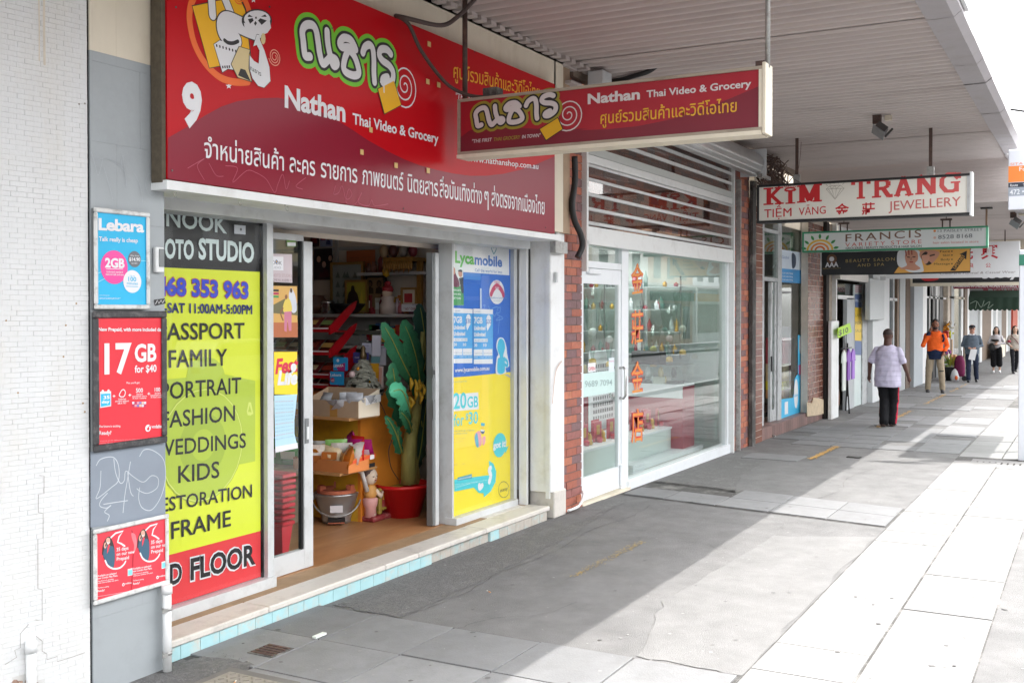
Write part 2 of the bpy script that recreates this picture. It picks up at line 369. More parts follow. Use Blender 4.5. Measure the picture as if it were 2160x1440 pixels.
# ------------------------------------------------------------------ footpath and road
def strip_x(name, xs, y0, y1, m, dz=0.0, kind='structure', **k):
    b = MB(); prev = None
    for x in xs:
        c = (b.vert((x, y0, gz(x) + dz)), b.vert((x, y1, gz(x) + dz)))
        if prev: b.face([prev[0], c[0], c[1], prev[1]])
        prev = c
    return b.build(name, m, None, kind=kind, **k)
foot = strip_x('footpath', [-20, 9.5, 20, 40, 75], -0.45, 9.0, M_asph)
b = MB(); b.box(-20, 75, -0.62, -0.45, -0.7, -0.02)
b.build('kerb', M_slabs[1], kind='structure')
strip_x('road', [-60, 9.5, 40, 140], -12.0, -0.62, M_road, dz=-0.15)
strip_x('far_footpath', [-60, 9.5, 40, 140], -17.0, -12.0, M_slabs[2], dz=-0.02)
strip_x('ground', [-250, 9.5, 60, 350], -250, 250, M_road, dz=-0.8)
def sl(x0, x1, y0, y1, m, gap=0.006, skew=0.0, h=0.012, name='paving_slab', parent=None, drop=False):
    j = rng(-0.002, 0.002); t = rng(-0.0025, 0.0025); b = MB(); g = gap
    P = []
    for (x, y) in ((x0 + g, y0 + g), (x1 - g, y0 + g), (x1 - g, y1 - g), (x0 + g, y1 - g)):
        xx = x + skew * (y - 1.67); P.append((xx, y, gz(xx) + h + j + t * (1 if x > (x0 + x1) / 2 else -1)))
    e = 0.004
    cx = sum(p[0] for p in P) / 4; cy = sum(p[1] for p in P) / 4
    Q = [(p[0] + (cx - p[0]) * e / 0.3, p[1] + (cy - p[1]) * e / 0.3, p[2] + 0.0015) for p in P]
    I = [b.vert(q) for q in P]; K = [b.vert(q) for q in Q]; L = [b.vert((p[0], p[1], gz(p[0]) + 0.0005)) for p in P]
    b.face(K)
    for k in range(4):
        n = (k + 1) % 4; b.face([I[k], I[n], K[n], K[k]]); b.face([L[k], L[n], I[n], I[k]])
    return b.build(name, m, foot)
# joint bed under the slabs (dark grit shows in the joints)
def bed(x0, x1, y0, y1, skew=0.0):
    b = MB(); P = [(x0 + skew * (y0 - 1.67), y0), (x1 + skew * (y0 - 1.67), y0), (x1 + skew * (y1 - 1.67), y1), (x0 + skew * (y1 - 1.67), y1)]
    b.face([b.vert((x, y, gz(x) + 0.004)) for x, y in P]); return b.build('joint_bed', M_joint, foot)
# rows of pale pavers along the outer footpath
b = MB(); xs = [1.4, 9.5, 20, 46]; pv = None
for x in xs:
    c = (b.vert((x, 0.565, gz(x) + 0.004)), b.vert((x, 1.685, gz(x) + 0.004)))
    if pv: b.face([pv[0], c[0], c[1], pv[1]])
    pv = c
b.build('joint_bed', M_joint, foot)
x = 1.5
for i in range(44):
    if 15.0 < x < 15.95: x += 0.54; continue
    for (y0, y1, o) in ((0.57, 1.12, 0.03), (1.13, 1.675, 0.0)):
        sl(x + o, x + o + 0.54, y0, y1, random.choice(M_pale), gap=0.0045)
    x += 0.54
# big bluestones in the near corner
bed(3.0, 5.70, 1.69, 4.62)
for x0, x1 in ((3.94, 4.5), (4.5, 5.08), (5.08, 5.68)):
    for y0, y1 in ((1.70, 2.31), (2.31, 2.91), (2.91, 3.52), (3.52, 4.11), (4.11, 4.6)):
        if x0 < 4.4 and y0 > 3.6: continue
        sl(x0, x1, y0, y1, random.choice(M_slabs), gap=0.006)
for y0, y1 in ((1.70, 2.31), (2.31, 2.91), (2.91, 3.52)): sl(3.36, 3.94, y0, y1, random.choice(M_slabs))
# cross band of bluestones by the jewellery shop
bed(10.28, 11.38, 1.69, 4.56, skew=0.17)
for r, (x0, x1) in enumerate(((10.30, 10.84), (10.84, 11.37))):
    for y0, y1 in ((1.70, 2.26), (2.26, 2.85), (2.85, 3.43), (3.43, 4.02), (4.02, 4.52)):
        if r == 1 and y0 > 3.3: continue
        sl(x0, x1, y0, y1, random.choice(M_slabs), skew=0.17)
# bluestones further along
for xs0 in (14.42, 16.4, 17.0, 17.6, 18.2, 18.8, 19.4, 20.0, 20.6, 21.2, 21.8, 24.2, 24.8, 28, 28.6, 29.2, 32, 32.6, 33.2):
    ys = ((1.70, 2.31), (2.31, 2.91), (2.91, 3.52), (3.52, 4.11), (4.11, 4.55)) if xs0 > 16 else ((3.52, 4.3),)
    for y0, y1 in ys:
        if xs0 > 16 and random.random() < 0.12: continue
        sl(xs0, xs0 + 0.6, y0, y1, random.choice(M_slabs), gap=0.007, h=0.008)
# rough asphalt patches
def patch(name, pts, m, dz, parent=foot):
    b = MB(); P = [(p[0] + (q[0] - p[0]) * k / 8 + rng(-.025, .025), p[1] + (q[1] - p[1]) * k / 8 + rng(-.025, .025)) for p, q in zip(pts, pts[1:] + pts[:1]) for k in range(8)]
    I = [b.vert((x, y, gz(x) + dz)) for x, y in P]
    for t in tessellate_polygon([[Vector((x, y, 0)) for x, y in P]]): b.face([I[i] for i in t])
    o = b.build(name, m, parent, fix=False); return o
patch('rough_patch', [(5.72, 3.95), (5.74, 4.55), (9.3, 4.56), (10.3, 4.66), (10.5, 4.35), (8.2, 4.05), (6.6, 3.98)], M_asph2, 0.004)
patch('rough_patch', [(11.5, 3.5), (11.7, 4.55), (14.3, 4.55), (14.3, 3.9), (12.8, 3.8)], M_asph2, 0.004)
M_asphL = mat('asphalt_pale', (0.18, 0.178, 0.175), rough=0.95, var=0.2, scale=4, bump=0.6, bscale=150, dirt=(0.225, 0.222, 0.218), dirtamt=0.5, dscale=1.5)
patch('pale_patch', [(9.8, 1.70), (7.2, 1.70), (5.72, 1.70), (5.72, 2.3), (6.9, 2.6), (9.4, 2.5)], M_asphL, 0.004)
patch('rough_patch', [(3.2, 3.98), (4.2, 3.95), (4.55, 4.15), (4.5, 4.5), (4.3, 4.58), (3.2, 4.5)], M_asph2, 0.0145)
# gravelly crumbs near the wall: real chips
b = MB()
for _ in range(420):
    if random.random() < 0.6: x, y = rng(3.6, 4.6), rng(4.25, 4.5)
    else: x = rng(5.7, 10.5); y = 4.55 - abs(random.gauss(0, 0.12))
    r = rng(0.002, 0.006); z = gz(x) + (0.016 if x < 4.6 else 0.006); a = rng(0, 6.3)
    p = [(x + r * math.cos(a + k * 2.1), y + r * math.sin(a + k * 2.1), z) for k in range(3)]
    I = [b.vert(q) for q in p]; t = b.vert((x, y, z + r * 0.8)); [b.face([I[k], I[(k + 1) % 3], t]) for k in range(3)]
b.build('grit', M_slabs[3], foot, kind='stuff')
# worn yellow line: what is left of the paint, as flecks
for (a0, a1, n, sz_) in ((7.2, 8.6, 230, .010), (14.69, 16.35, 520, .016), (19.6, 23.4, 330, .02), (25.5, 29.0, 200, .022), (30, 34, 130, .024)):
    b = MB()
    for _ in range(n):
        x = rng(a0, a1); y = 3.46 - 0.004 * x + max(-.05, min(.05, random.gauss(0, 0.024))); h = gz(x) + 0.0085 + rng(0, .0006) + (.008 if x > 14.3 else 0); r = sz_ * rng(.4, 1.2); k0 = rng(0, 6)
        b.face([b.vert((x + r * 1.5 * math.cos(k0 + k * 1.57), y + r * .6 * math.sin(k0 + k * 1.57) , h)) for k in range(4)])
    b.build('yellow_paint', M_yel if a0 > 14 else mat('faint_yellow_paint', '#a08a58', rough=0.9, var=0.3, scale=40), foot, kind='stuff')
# old chewing gum, spots and crumbs trodden into the footpath
for nm, c, n, r0, r1 in (('gum_spot', (0.125, 0.123, 0.12), 230, .006, .02), ('pale_spot', (0.27, 0.265, 0.26), 260, .004, .013), ('crumb', (0.36, 0.35, 0.33), 500, .0015, .005)):
    b = MB()
    for _ in range(n):
        x = 3.4 + 22 * rng(0, 1) ** 1.7; y = rng(.2, 4.5); r = rng(r0, r1); on = .56 < y < 1.685 or 3.4 < x < 5.68 or 10.25 + .17 * (y - 1.67) < x < 11.4 + .17 * (y - 1.67) or x > 14.3; z = gz(x) + (.0165 if on else .0055) + rng(0, .0006); m_ = 8; o = [rng(.7, 1.2) for _ in range(m_)]
        b.face([b.vert((x + r * o[k] * math.cos(k * 6.283 / m_), y + r * o[k] * math.sin(k * 6.283 / m_), z)) for k in range(m_)])
    b.build(nm, mat(nm, c, rough=.9, var=.3, scale=20), foot, kind='stuff')
# cracks in the asphalt
for P in ([(5.72, 3.95), (6.4, 3.9), (7.1, 3.98), (7.9, 3.93), (8.8, 4.02), (9.6, 3.95), (10.3, 4.02)], [(5.7, 3.5), (6.0, 3.42), (6.2, 3.2), (6.6, 3.1)], [(8.3, 1.7), (8.5, 2.1), (8.4, 2.5), (8.8, 2.9)], [(11.5, 2.6), (12.3, 2.5), (13.2, 2.62), (14.2, 2.5)]):
    b = MB(); Q = smooth_path(P, False, 6); pv = None
    for i, (x, y) in enumerate(Q):
        w = .0012 + .0022 * random.random(); y += rng(-.012, .012); c = (b.vert((x, y - w, gz(x) + .006)), b.vert((x, y + w, gz(x) + .006)))
        if pv: b.face([pv[0], c[0], c[1], pv[1]])
        pv = c
    b.build('crack', M_joint, foot)
# small sunk pit cover in a slab and a grit hatch at the corner
t = thing('pit_cover', 'small square metal pit cover sunk in the grey paving near the step', 'pit cover', (4.76, 4.21, 0.014))
bx('frame', 4.67, 4.86, 4.12, 4.31, 0.0145, 0.019, M_joint, t)
for k in range(5): bx('bar', 4.685 + 0.035 * k, 4.705 + 0.035 * k, 4.135, 4.295, 0.0195, 0.024, M_rod, t)
t = thing('access_hatch', 'worn checker-plate access hatch at the foot of the grey pillar', 'access hatch', (4.1, 4.12, 0.012))
bx('frame', 3.55, 4.42, 3.70, 4.20, 0.016, 0.026, mat('hatch_rim', '#6e6c68', rough=0.8, var=0.2), t, bev=0.008)
bx('plate', 3.62, 4.35, 3.76, 4.14, 0.0265, 0.031, mat('hatch_plate', '#8f8a80', rough=0.85, var=0.25, scale=20, bump=0.6, bscale=30), t)
b = MB()
for i in range(16):
    for j in range(8):
        x = 3.65 + i * 0.045; y = 3.78 + j * 0.045; M = Matrix.Translation((x, y, 0.032)) @ Matrix.Rotation(math.radians(45 if (i + j) % 2 else -45), 4, 'Z')
        b.box(-0.016, 0.016, -0.004, 0.004, -0.001, 0.001, M=M)
b.build('tread_pattern', mat('hatch_plate2', '#7c776d', rough=0.8, var=0.2), t, kind='stuff')
def ciga(x, y, rz, lab):
    M = Matrix.Translation((x, y, 0.04 if x < 4.4 else 0.022)) @ Matrix.Rotation(rz, 4, 'Z'); b = MB(); b.tube([M @ Vector((-0.03, 0, 0)), M @ Vector((0.0, 0, 0))], 0.0038)
    t = thing('cigarette_end', lab, 'cigarette end', (x, y, 0.015)); b.build('filter', ink('#c98a52'), t)
    b = MB(); b.tube([M @ Vector((0.0, 0, 0)), M @ Vector((0.02, 0, 0))], 0.0037); b.build('paper', ink('#d9d4c8'), t)
ciga(4.22, 3.98, 0.5, 'orange cigarette end lying on the access hatch')
ciga(6.5, 3.75, 1.0, 'pale cigarette end lying on the asphalt in front of the step')
# crushed carton strip on the joint
t = bx('litter', 5.06, 5.16, 4.12, 4.15, 0.02, 0.032, ink('#dfe6e0'), label='scrap of white and green packaging in a paving joint', cat='litter')
# drain grate
t = thing('drain_grate', 'slotted concrete drain grate in the sunlit footpath by the white column', 'drain', (15.5, 1.1, gz(15.5)))
z = gz(15.5)
bx('frame', 15.2, 15.9, -0.3, 1.47, z + 0.002, z + 0.009, M_pale[1], t)
y = 1.40
while y > -0.2:
    bx('slot', 15.33, 15.63, y - 0.022, y, z + 0.0095, z + 0.011, M_dark, t); y -= 0.075
t = thing('valve_cover', 'small dark iron valve cover in the shaded footpath', 'valve cover', (15.27, 2.94, gz(15.3)))
bx('plate', 15.2, 15.34, 2.85, 3.03, gz(15.3) + 0.002, gz(15.3) + 0.012, M_dark, t); bx('lid', 15.22, 15.32, 2.87, 3.01, gz(15.3) + 0.012, gz(15.3) + 0.016, M_joint, t)
# ------------------------------------------------------------------ left end: white painted brick wall
wl = thing('white_brick_wall', 'white painted brick wall at the left edge with a cracked lower corner', 'wall', (3.0, 4.75, 0))
a = math.radians(-9); ex = onY(186, 700, 4.53); dx, dy = math.cos(a), math.sin(a)
WR = Frame((ex.x, ex.y, 0), (dx, dy, 0), (0, 0, 1), (dy, -dx, 0))      # a=0 at the right edge, negative to the left
b = MB(); b.prism([(-2.2, -0.1), (0.0, -0.1), (0.0, 4.4), (-2.2, 4.4)], WR, -0.35, 0.0); b.build('backing', M_tilegap, wl)
rows = 176; ch = 0.0250; cw = 0.082; near = []; b = MB(); n3 = 0
hole = [(-0.62, 0.0), (-0.28, 0.0), (-0.29, 0.14), (-0.36, 0.21), (-0.45, 0.19), (-0.62, 0.10)]
def inhole(p, q): return (-0.62 < p < -0.26 and q < 0.10 + 0.13 * (1 - abs(p + 0.36) / 0.3))
for r in range(rows):
    z = r * ch; p = 0.0; first = cw / 2 if r % 2 else cw
    step = []
    while p > -1.35:
        w = (first if p == 0 else cw) + rng(-0.004, 0.004); x0, x1 = p - w + 0.0016, p
        if not inhole((x0 + x1) / 2, z + 0.6 * ch):
            h = 0.0022 + rng(-0.0007, 0.0009); g = 0.0011 + (0.0016 if random.random() < 0.08 else 0); tl = rng(-0.0008, 0.0008)
            A = [WR.p(x0, z + g, h + tl), WR.p(x1, z + g, h - tl), WR.p(x1, z + ch - g, h - tl), WR.p(x0, z + ch - g, h + tl)]; A0 = [WR.p(x0 - 0.001, z, 0), WR.p(x1 + 0.001, z, 0), WR.p(x1 + 0.001, z + ch, 0), WR.p(x0 - 0.001, z + ch, 0)]
            I = [b.vert(q) for q in A]; K = [b.vert(q) for q in A0]; b.face(I)
            for k in range(4): b.face([K[k], K[(k + 1) % 4], I[(k + 1) % 4], I[k]])
        p -= w
b.build('brick', M_tilew, wl, kind='stuff')
bb = MB()
for _ in range(160):
    p = rng(-0.6, -0.27); q = rng(0.0, 0.2)
    if not inhole(p, q): continue
    c = WR.p(p, q, 0.0); s_ = rng(0.008, 0.02); M = Matrix.Translation(c) @ Matrix.Rotation(rng(0, 3), 4, 'Z') @ Matrix.Rotation(rng(0, 3), 4, 'X')
    bb.box(-s_, s_, -s_ * 0.6, s_ * 0.6, -s_ * 0.6, s_ * 0.6, M=M)
bb.build('broken_brick', mat('broken_brick', '#9c7f70', rough=0.9, var=0.4, scale=40, dirt='#c9c0b2', dirtamt=0.8, dscale=20), wl, kind='stuff')
# stepped crack: thin dark strips
ar = Art(WR, wl, px=True, base=0.0040, step=0.0003)
mk = mat('crack_grey', '#8a837b', rough=1, var=0.2)
def zz(pts, w=0.0022): ar.stroke(pts, w, mk, sm=False, name='crack', cap=False)
zz([(82, 1002), (92, 1003), (92, 1040), (80, 1042), (80, 1080), (90, 1082), (90, 1134), (79, 1136), (79, 1240), (88, 1242), (88, 1308), (74, 1306)])
zz([(75, 1340), (88, 1351), (88, 1372), (98, 1378), (98, 1390), (120, 1383), (120, 1394), (150, 1385), (178, 1375)])
zz([(60, 1315), (42, 1335), (42, 1365), (30, 1370), (34, 1385), (10, 1400)])
rs_ = mat('rust_drip', '#d6cdbd', rough=1, var=0.15); ar.stroke([(92, 0), (92, 70), (93, 136)], 0.012, rs_, sm=False, name='rust_drip'); ar.stroke([(81, 0), (82, 60), (82, 128)], 0.007, rs_, sm=False, name='rust_drip')
ms = mat('rust_stain', '#a98e6e', rough=1, var=0.2)
for p in ((166, 220), (178, 219), (12, 676), (138, 686), (160, 640), (37, 828), (174, 850), (178, 868), (133, 752)): ar.ell(p, 2.2, ms if p[1] > 400 else mk, name='chip', n=7)
ar.build()
t = thing('wall_pipe', 'short white capped pipe standing in the broken corner of the white wall', 'pipe', WR.p(-0.33, 0, 0.03))
q = WR.p(-0.325, 0, 0.022); b = MB(); b.tube([(q.x, q.y, 0.0), (q.x, q.y, 0.36)], 0.024, n=12); b.build('pipe', M_white, t)
b = MB(); b.tube([(q.x, q.y, 0.33), (q.x, q.y, 0.385), (q.x, q.y, 0.392)], [0.029, 0.028, 0.02], n=12); b.build('cap', M_white, t)
b = MB(); b.tube([(q.x, q.y, -0.01), (q.x, q.y, 0.13)], 0.0255, n=12); b.build('sleeve', M_galv, t)
# ------------------------------------------------------------------ grey pillar
YP = 4.52
pil = thing('grey_pillar', 'grey painted masonry pillar with a cream upper part between white wall and red sign', 'pillar', (3.98, YP, 0))
x0 = ex.x + 0.012; x1 = fx(347, YP, 600)
zc0 = onY(265, 125, YP).z
b = MB(); hb = 0.235; z = 0.0; rows_ = []
bx('core', x0, x1, YP + 0.012, 5.2, -0.05, 4.4, M_dark, pil)
while z < 4.38:
    rows_.append((z, min(z + 0.41, 4.39))); z += 0.41
for i, (z0, z1) in enumerate(rows_):
    split = x0 + (x1 - x0) * (0.66 if i % 2 else 0.34)
    for (q0, q1) in ((x0, split), (split, x1)):
        for (w0, w1, m) in ((z0, min(z1, zc0), M_grey), (max(z0, zc0), z1, M_cream)):
            if w1 - w0 > 0.01: bx('block', q0 + (0.0006 if q0 != x0 else 0), q1, YP + rng(-0.0008, 0.0008), YP + 0.3, w0 + 0.0008, w1, m, pil)
ar = Art(FY(YP), pil, base=0.003, step=0.0003)
ar.poly([(190, 952), (348, 932), (348, 1092), (190, 1112)], mat('repaint_patch', '#868f9a', rough=0.5, var=0.08), 0, 'repainted_patch'); chalk = mat('scratch_white', '#c4cad0', rough=1, var=0.2)
S = lambda L: [(x / 2.571, 880 + y / 2.571) for x, y in L]
for L in ([(545, 290), (540, 380), (520, 440), (600, 380), (640, 340), (640, 260), (610, 215), (545, 225), (520, 260)], [(615, 225), (625, 300), (650, 355), (672, 340), (680, 290), (720, 320), (775, 350), (820, 315), (855, 330), (850, 380), (800, 410), (760, 400), (740, 385)],
          [(705, 240), (690, 330), (675, 420), (665, 515)], [(690, 300), (705, 400), (720, 425)], [(755, 380), (750, 440), (770, 490), (820, 500), (870, 430), (895, 330), (885, 230), (830, 180), (780, 175), (755, 210)],
          [(580, 410), (545, 450), (540, 480), (575, 490), (600, 475), (565, 510), (590, 530), (580, 560)], [(560, 470), (620, 460), (690, 450)]):
    ar.stroke(S(L), 0.0042, chalk, name='scratched_tag')
S = lambda L: [(x / 3, y / 3) for x, y in L]
for L in ([(575, 960), (600, 1050), (620, 1110), (650, 1000)], [(760, 1090), (775, 985), (795, 1175)], [(620, 1010), (680, 1005), (780, 1075), (800, 1180)], [(655, 1060), (690, 1180), (710, 1260)], [(1000, 1120), (940, 1100), (920, 1180), (960, 1250), (1000, 1200)], [(850, 1100), (885, 1180), (900, 1280)]):
    ar.stroke(S(L), 0.0022, mat('faint_scratch', '#b3b9bd', rough=1, var=0.1), name='scratched_tag')
ar.build()
# doorbell-like bracket, sticker
t = thing('bell_box', 'small white bell box screwed to the grey pillar beside the blue poster', 'bell box', onY(330, 575, YP))
p0 = onY(321, 521, YP); p1 = onY(339, 575, YP)
bx('cover', p0.x, p1.x, YP - 0.03, YP - 0.003, p1.z, p0.z, M_white, t, bev=0.005)
bx('slot', p0.x + 0.02, p1.x - 0.008, YP - 0.036, YP - 0.0305, p1.z + 0.03, p0.z - 0.01, M_alud, t)
t = thing('graffiti_sticker', 'small black and white graffiti sticker on the grey pillar above the red poster', 'sticker', onY(336, 640, YP))
ar = Art(FY(YP), t, base=0.003); ar.poly([(324, 632), (347, 629), (349, 640), (326, 645)], ink('#2a2a2c'), 0, 'paper'); ar.stroke([(327, 641), (331, 633), (334, 640), (339, 633), (342, 639), (346, 632)], 0.004, ink('#d8d8d8'), 1, 'scribble', sm=False); ar.build()
# downpipe
t = thing('downpipe', 'white downpipe at the right edge of the grey pillar reaching the ground', 'downpipe', (4.29, 4.47, 0))
pz = onY(352, 1240, 4.47); b = MB(); b.tube([(pz.x, 4.47, 0.02), (pz.x, 4.47, pz.z)], 0.024, n=12); b.build('pipe', M_white, t)
b = MB(); b.tube([(pz.x, 4.47, pz.z - 0.03), (pz.x, 4.47, pz.z + 0.02)], 0.029, n=12); b.build('collar', M_white, t)
for zz_ in (onY(352, 1283, 4.47).z, onY(352, 1376, 4.47).z):
    b = MB(); b.tube([(pz.x, 4.47, zz_ - 0.009), (pz.x, 4.47, zz_ + 0.009)], 0.0275, n=12); b.box(pz.x - 0.06, pz.x - 0.02, 4.44, 4.445, zz_ - 0.01, zz_ + 0.01); b.build('clamp', M_galv, t)
# ------------------------------------------------------------------ the grocery building: step, frame, walls
XS0, XS1 = 4.15, 9.0
shop = thing('grocery_building', 'white framed shopfront under the red sign with an open sliding door', 'shop', (6.6, 4.6, 0))
ZF = 0.13
XS1 = 9.11
bx('step_core', XS0, XS1, 4.62, 4.9, -0.1, ZF - 0.045, M_dark, shop)
x = XS0
nose = [4.1, 5.16, 6.42, 6.86, 7.9, 9.115]
for a_, c_ in zip(nose, nose[1:]): bx('nosing', a_ + 0.002, c_ - 0.002, 4.575, 4.80, ZF - 0.042, ZF + rng(-0.002, 0.002), M_marble, shop, bev=0.008)
x = 4.12; i = 0
while x < 9.08:
    w = 0.155; peeled = (6.98 < x < 7.95); bx('riser_tile', x + 0.002, x + w - 0.002, 4.592 + (0.02 if peeled else 0), 4.63, -0.02, ZF - 0.043, M_turq2 if (peeled or x > 8.1) else M_turq, shop); x += w; i += 1
bx('threshold', XS0, XS1, 4.80, 4.99, 0.0, ZF - 0.001, M_floor2, shop)
bx('pavement_lip', 8.3, 9.0, 4.80, 4.90, ZF - 0.001, ZF + 0.004, M_marble, shop)
Yw = 4.93
ztop = onY(552, 433, Yw).z; zD = onY(655, 470, 5.03).z
# head of the frame, mullions, sills
zH = 2.72
bx('frame_head', XS0, 8.98, 4.72, 5.15, 2.585, 2.70, M_alu, shop)
bx('sign_ledge', 4.16, 8.99, 4.40, 4.72, 2.655, 2.705, M_white, shop)
b = MB()
for u in (370, 507, 606): q = onY(u, 398 + (u - 370) * 0.14, 4.42); b.tube([(q.x + 0.012 * math.cos(k * 0.7), 4.42, 2.645 - 0.012 + 0.014 * math.sin(k * 0.7)) for k in range(1, 9)], 0.0022, n=5)
b.build('hook', M_galv, shop)
xa, xb_, xc, xd = fx(552, Yw), fx(568, Yw), fx(925, Yw), fx(953, Yw)
bx('window_sill', 4.16, xb_, Yw - 0.06, Yw + 0.06, ZF, ZF + 0.07, M_alu, shop)
bx('window_sill', xd - 0.02, 9.02, Yw - 0.06, Yw + 0.06, ZF, ZF + 0.06, M_alu, shop)
bx('mullion', 5.502, 5.562, 4.89, 5.08, ZF, 2.59, M_alu, shop)
bx('mullion', 5.490, 5.5015, 4.925, 4.96, ZF + 0.07, 2.585, M_black, shop)
bx('mullion', 7.90, 7.925, 4.92, 5.06, ZF, 2.585, M_alu, shop)
xa = 5.489; xd = 7.926; xe = 8.99
bx('mullion', 8.991, 9.05, 4.90, 4.99, ZF, 2.59, M_alu, shop)
bx('shutter_guide', 9.055, 9.095, 4.80, 4.88, ZF, 2.6, M_white, shop); bx('shutter_guide', 9.097, 9.117, 4.79, 4.84, ZF, 2.6, M_black, shop)
xh = 9.09
bx('transom_dark', 4.16, xa, Yw - 0.02, Yw + 0.02, ztop, 2.59, M_black, shop)
# right pilaster of the grocery
xp0 = 9.12; xp1 = fx(1190, 4.57, 800)
bx('wall', xp0, xp1, 4.57, 5.3, 0.26, 4.4, M_white, shop); bx('trim', xp0 - 0.012, xp0 - 0.0005, 4.575, 4.62, 0.2, 2.7, M_white, shop)
bx('plinth', xp0 + 0.05, xp1 + 0.02, 4.555, 4.9, 0.0, 0.259, M_marble, shop, bev=0.01)
bx('roller_box', xp0 - 0.04, xp0 + 0.22, 4.50, 4.56, 2.55, 2.66, M_galv, shop)
bx('cream_beam', 4.16, fx(1160, 4.56, 150), 4.50, 4.62, 4.10, 4.40, M_cream, shop)
bx('wall', 4.3, xp1, 4.62, 5.3, 2.70, 4.6, M_cream, shop)
bx('cream_pier', fx(1165, 4.52, 150), fx(1184, 4.52, 150), 4.50, 4.62, 2.75, 4.38, M_cream, shop)
bx('timber_pier', fx(1186, 4.54, 150) , fx(1200, 4.54, 150), 4.53, 4.65, 2.75, 4.36, mat('raw_timber', '#a89078', rough=0.8, var=0.2), shop)
# brackets on pilaster
for v in (500, 585):
    q = onY(1171, v, 4.56); bx('bracket', q.x - 0.02, q.x + 0.015, 4.535, 4.56, q.z - 0.05, q.z + 0.05, M_alu, shop)
b = MB(); ar = Art(FY(4.557), shop, base=0.002); ar.stroke([(1184, 762), (1173, 780), (1168, 810), (1165, 850)], 0.012, mat('rust_run', '#c8a795', rough=1), 1, 'rust_stain'); ar.build()
# ------------------------------------------------------------------ canopy with corrugated soffit
ZC = 4.40
can = thing('street_canopy', 'grey corrugated metal awning over the footpath with a sunlit outer edge', 'awning', (8, 2.8, ZC))
def soffit(x0, x1, y0, y1, z, parent, pitch=0.172, amp=0.044, name='soffit_sheet', sheet=1.24):
    x = x0
    while x < x1 - 0.01:
        e = min(x + sheet, x1); b = MB(); n = int(round((e - x) / pitch * 12)); prev = None
        j = rng(-0.004, 0.004)
        for i in range(n + 1):
            xx = x + (e - x) * i / n; ph = ((xx - x0) / pitch) % 1.0
            h = amp * (0.5 + 0.5 * max(-1, min(1, 1.7 * math.cos(2 * math.pi * ph))))
            c = (b.vert((xx, y0, z + h + j)), b.vert((xx, y1, z + h + j)))
            if prev: b.face([prev[0], prev[1], c[1], c[0]], True)
            prev = c
        b.build(name, M_ceil, parent); x = e + 0.003
soffit(-3.0, 18.5, 1.24, 4.60, ZC, can)
b = MB(); prof = [(1.24, ZC - 0.02), (1.03, ZC - 0.02), (0.97, ZC + 0.03), (0.97, ZC + 0.16), (1.24, ZC + 0.18)]
xx = [-3 + 0.95 * i for i in range(24)]
for i, (a_, c_) in enumerate(zip(xx, xx[1:])):
    b = MB(); c_ = min(c_, 18.52); w = rng(-0.006, 0.006)
    for p, q in zip(prof, prof[1:] + prof[:1]): b.quad((a_ + 0.002, p[0], p[1] + w), (a_ + 0.002, q[0], q[1] + w), (c_ - 0.002, q[0], q[1] + w), (c_ - 0.002, p[0], p[1] + w))
    b.build('fascia_panel', M_fascia, can)
bx('roof_deck', -3, 18.5, 1.25, 4.55, ZC + 0.05, ZC + 0.17, M_galv, can)
# white box on the fascia edge near the top of the picture
q = onZ(2020, 40, 4.42); bx('fascia_box', 3, q.x + 0.0, 0.935, 0.966, 4.47, 4.60, M_white, can)
# ledger moulding along the shop wall, with wavy torn edge
b = MB(); b.box(-3, 9.55, 4.50, 4.60, ZC - 0.045, ZC + 0.0)
b.build('ledger', M_ceil, can)
for i in range(34):
    x = 4.6 + i * 0.155; bx('ledger_tab', x, x + 0.09, 4.40 + rng(0, 0.02), 4.52, ZC - 0.030, ZC + 0.004, M_ceil, can)
bx('ledger', 9.55, 18.5, 4.54, 4.62, ZC - 0.09, ZC - 0.0, mat('weathered_timber', '#8c7d70', rough=0.85, var=0.25, scale=12, stretch=(1, 6, 6)), can)
# second, lower canopy: corrugated end board and soffit
can2 = thing('lower_canopy', 'lower grey awning beyond the jewellery sign with a striped end board', 'awning', (26, 2.8, 3.72))
z = 3.72; k = 0
while z < 4.40:
    bx('end_board', 18.5, 18.54 + (0.012 if k % 2 else 0), 1.0, 4.6, z, min(z + 0.043, 4.42), M_ceil, can2); z += 0.045; k += 1
soffit(18.56, 90.0, 1.24, 4.6, 3.72, can2, sheet=2.48)
for i in range(36): bx('fascia_panel', 18.54 + i * 2, 20.53 + i * 2, 1.0, 1.24, 3.70, 3.90, M_fascia, can2)
bx('roof_deck', 18.56, 90.5, 1.24, 4.55, 3.78, 3.9, M_galv, can2)
# beam seen across the far end of the awning
bx('cross_beam', 28.6, 28.72, 1.24, 4.6, 3.50, 3.72, M_cream, can2)
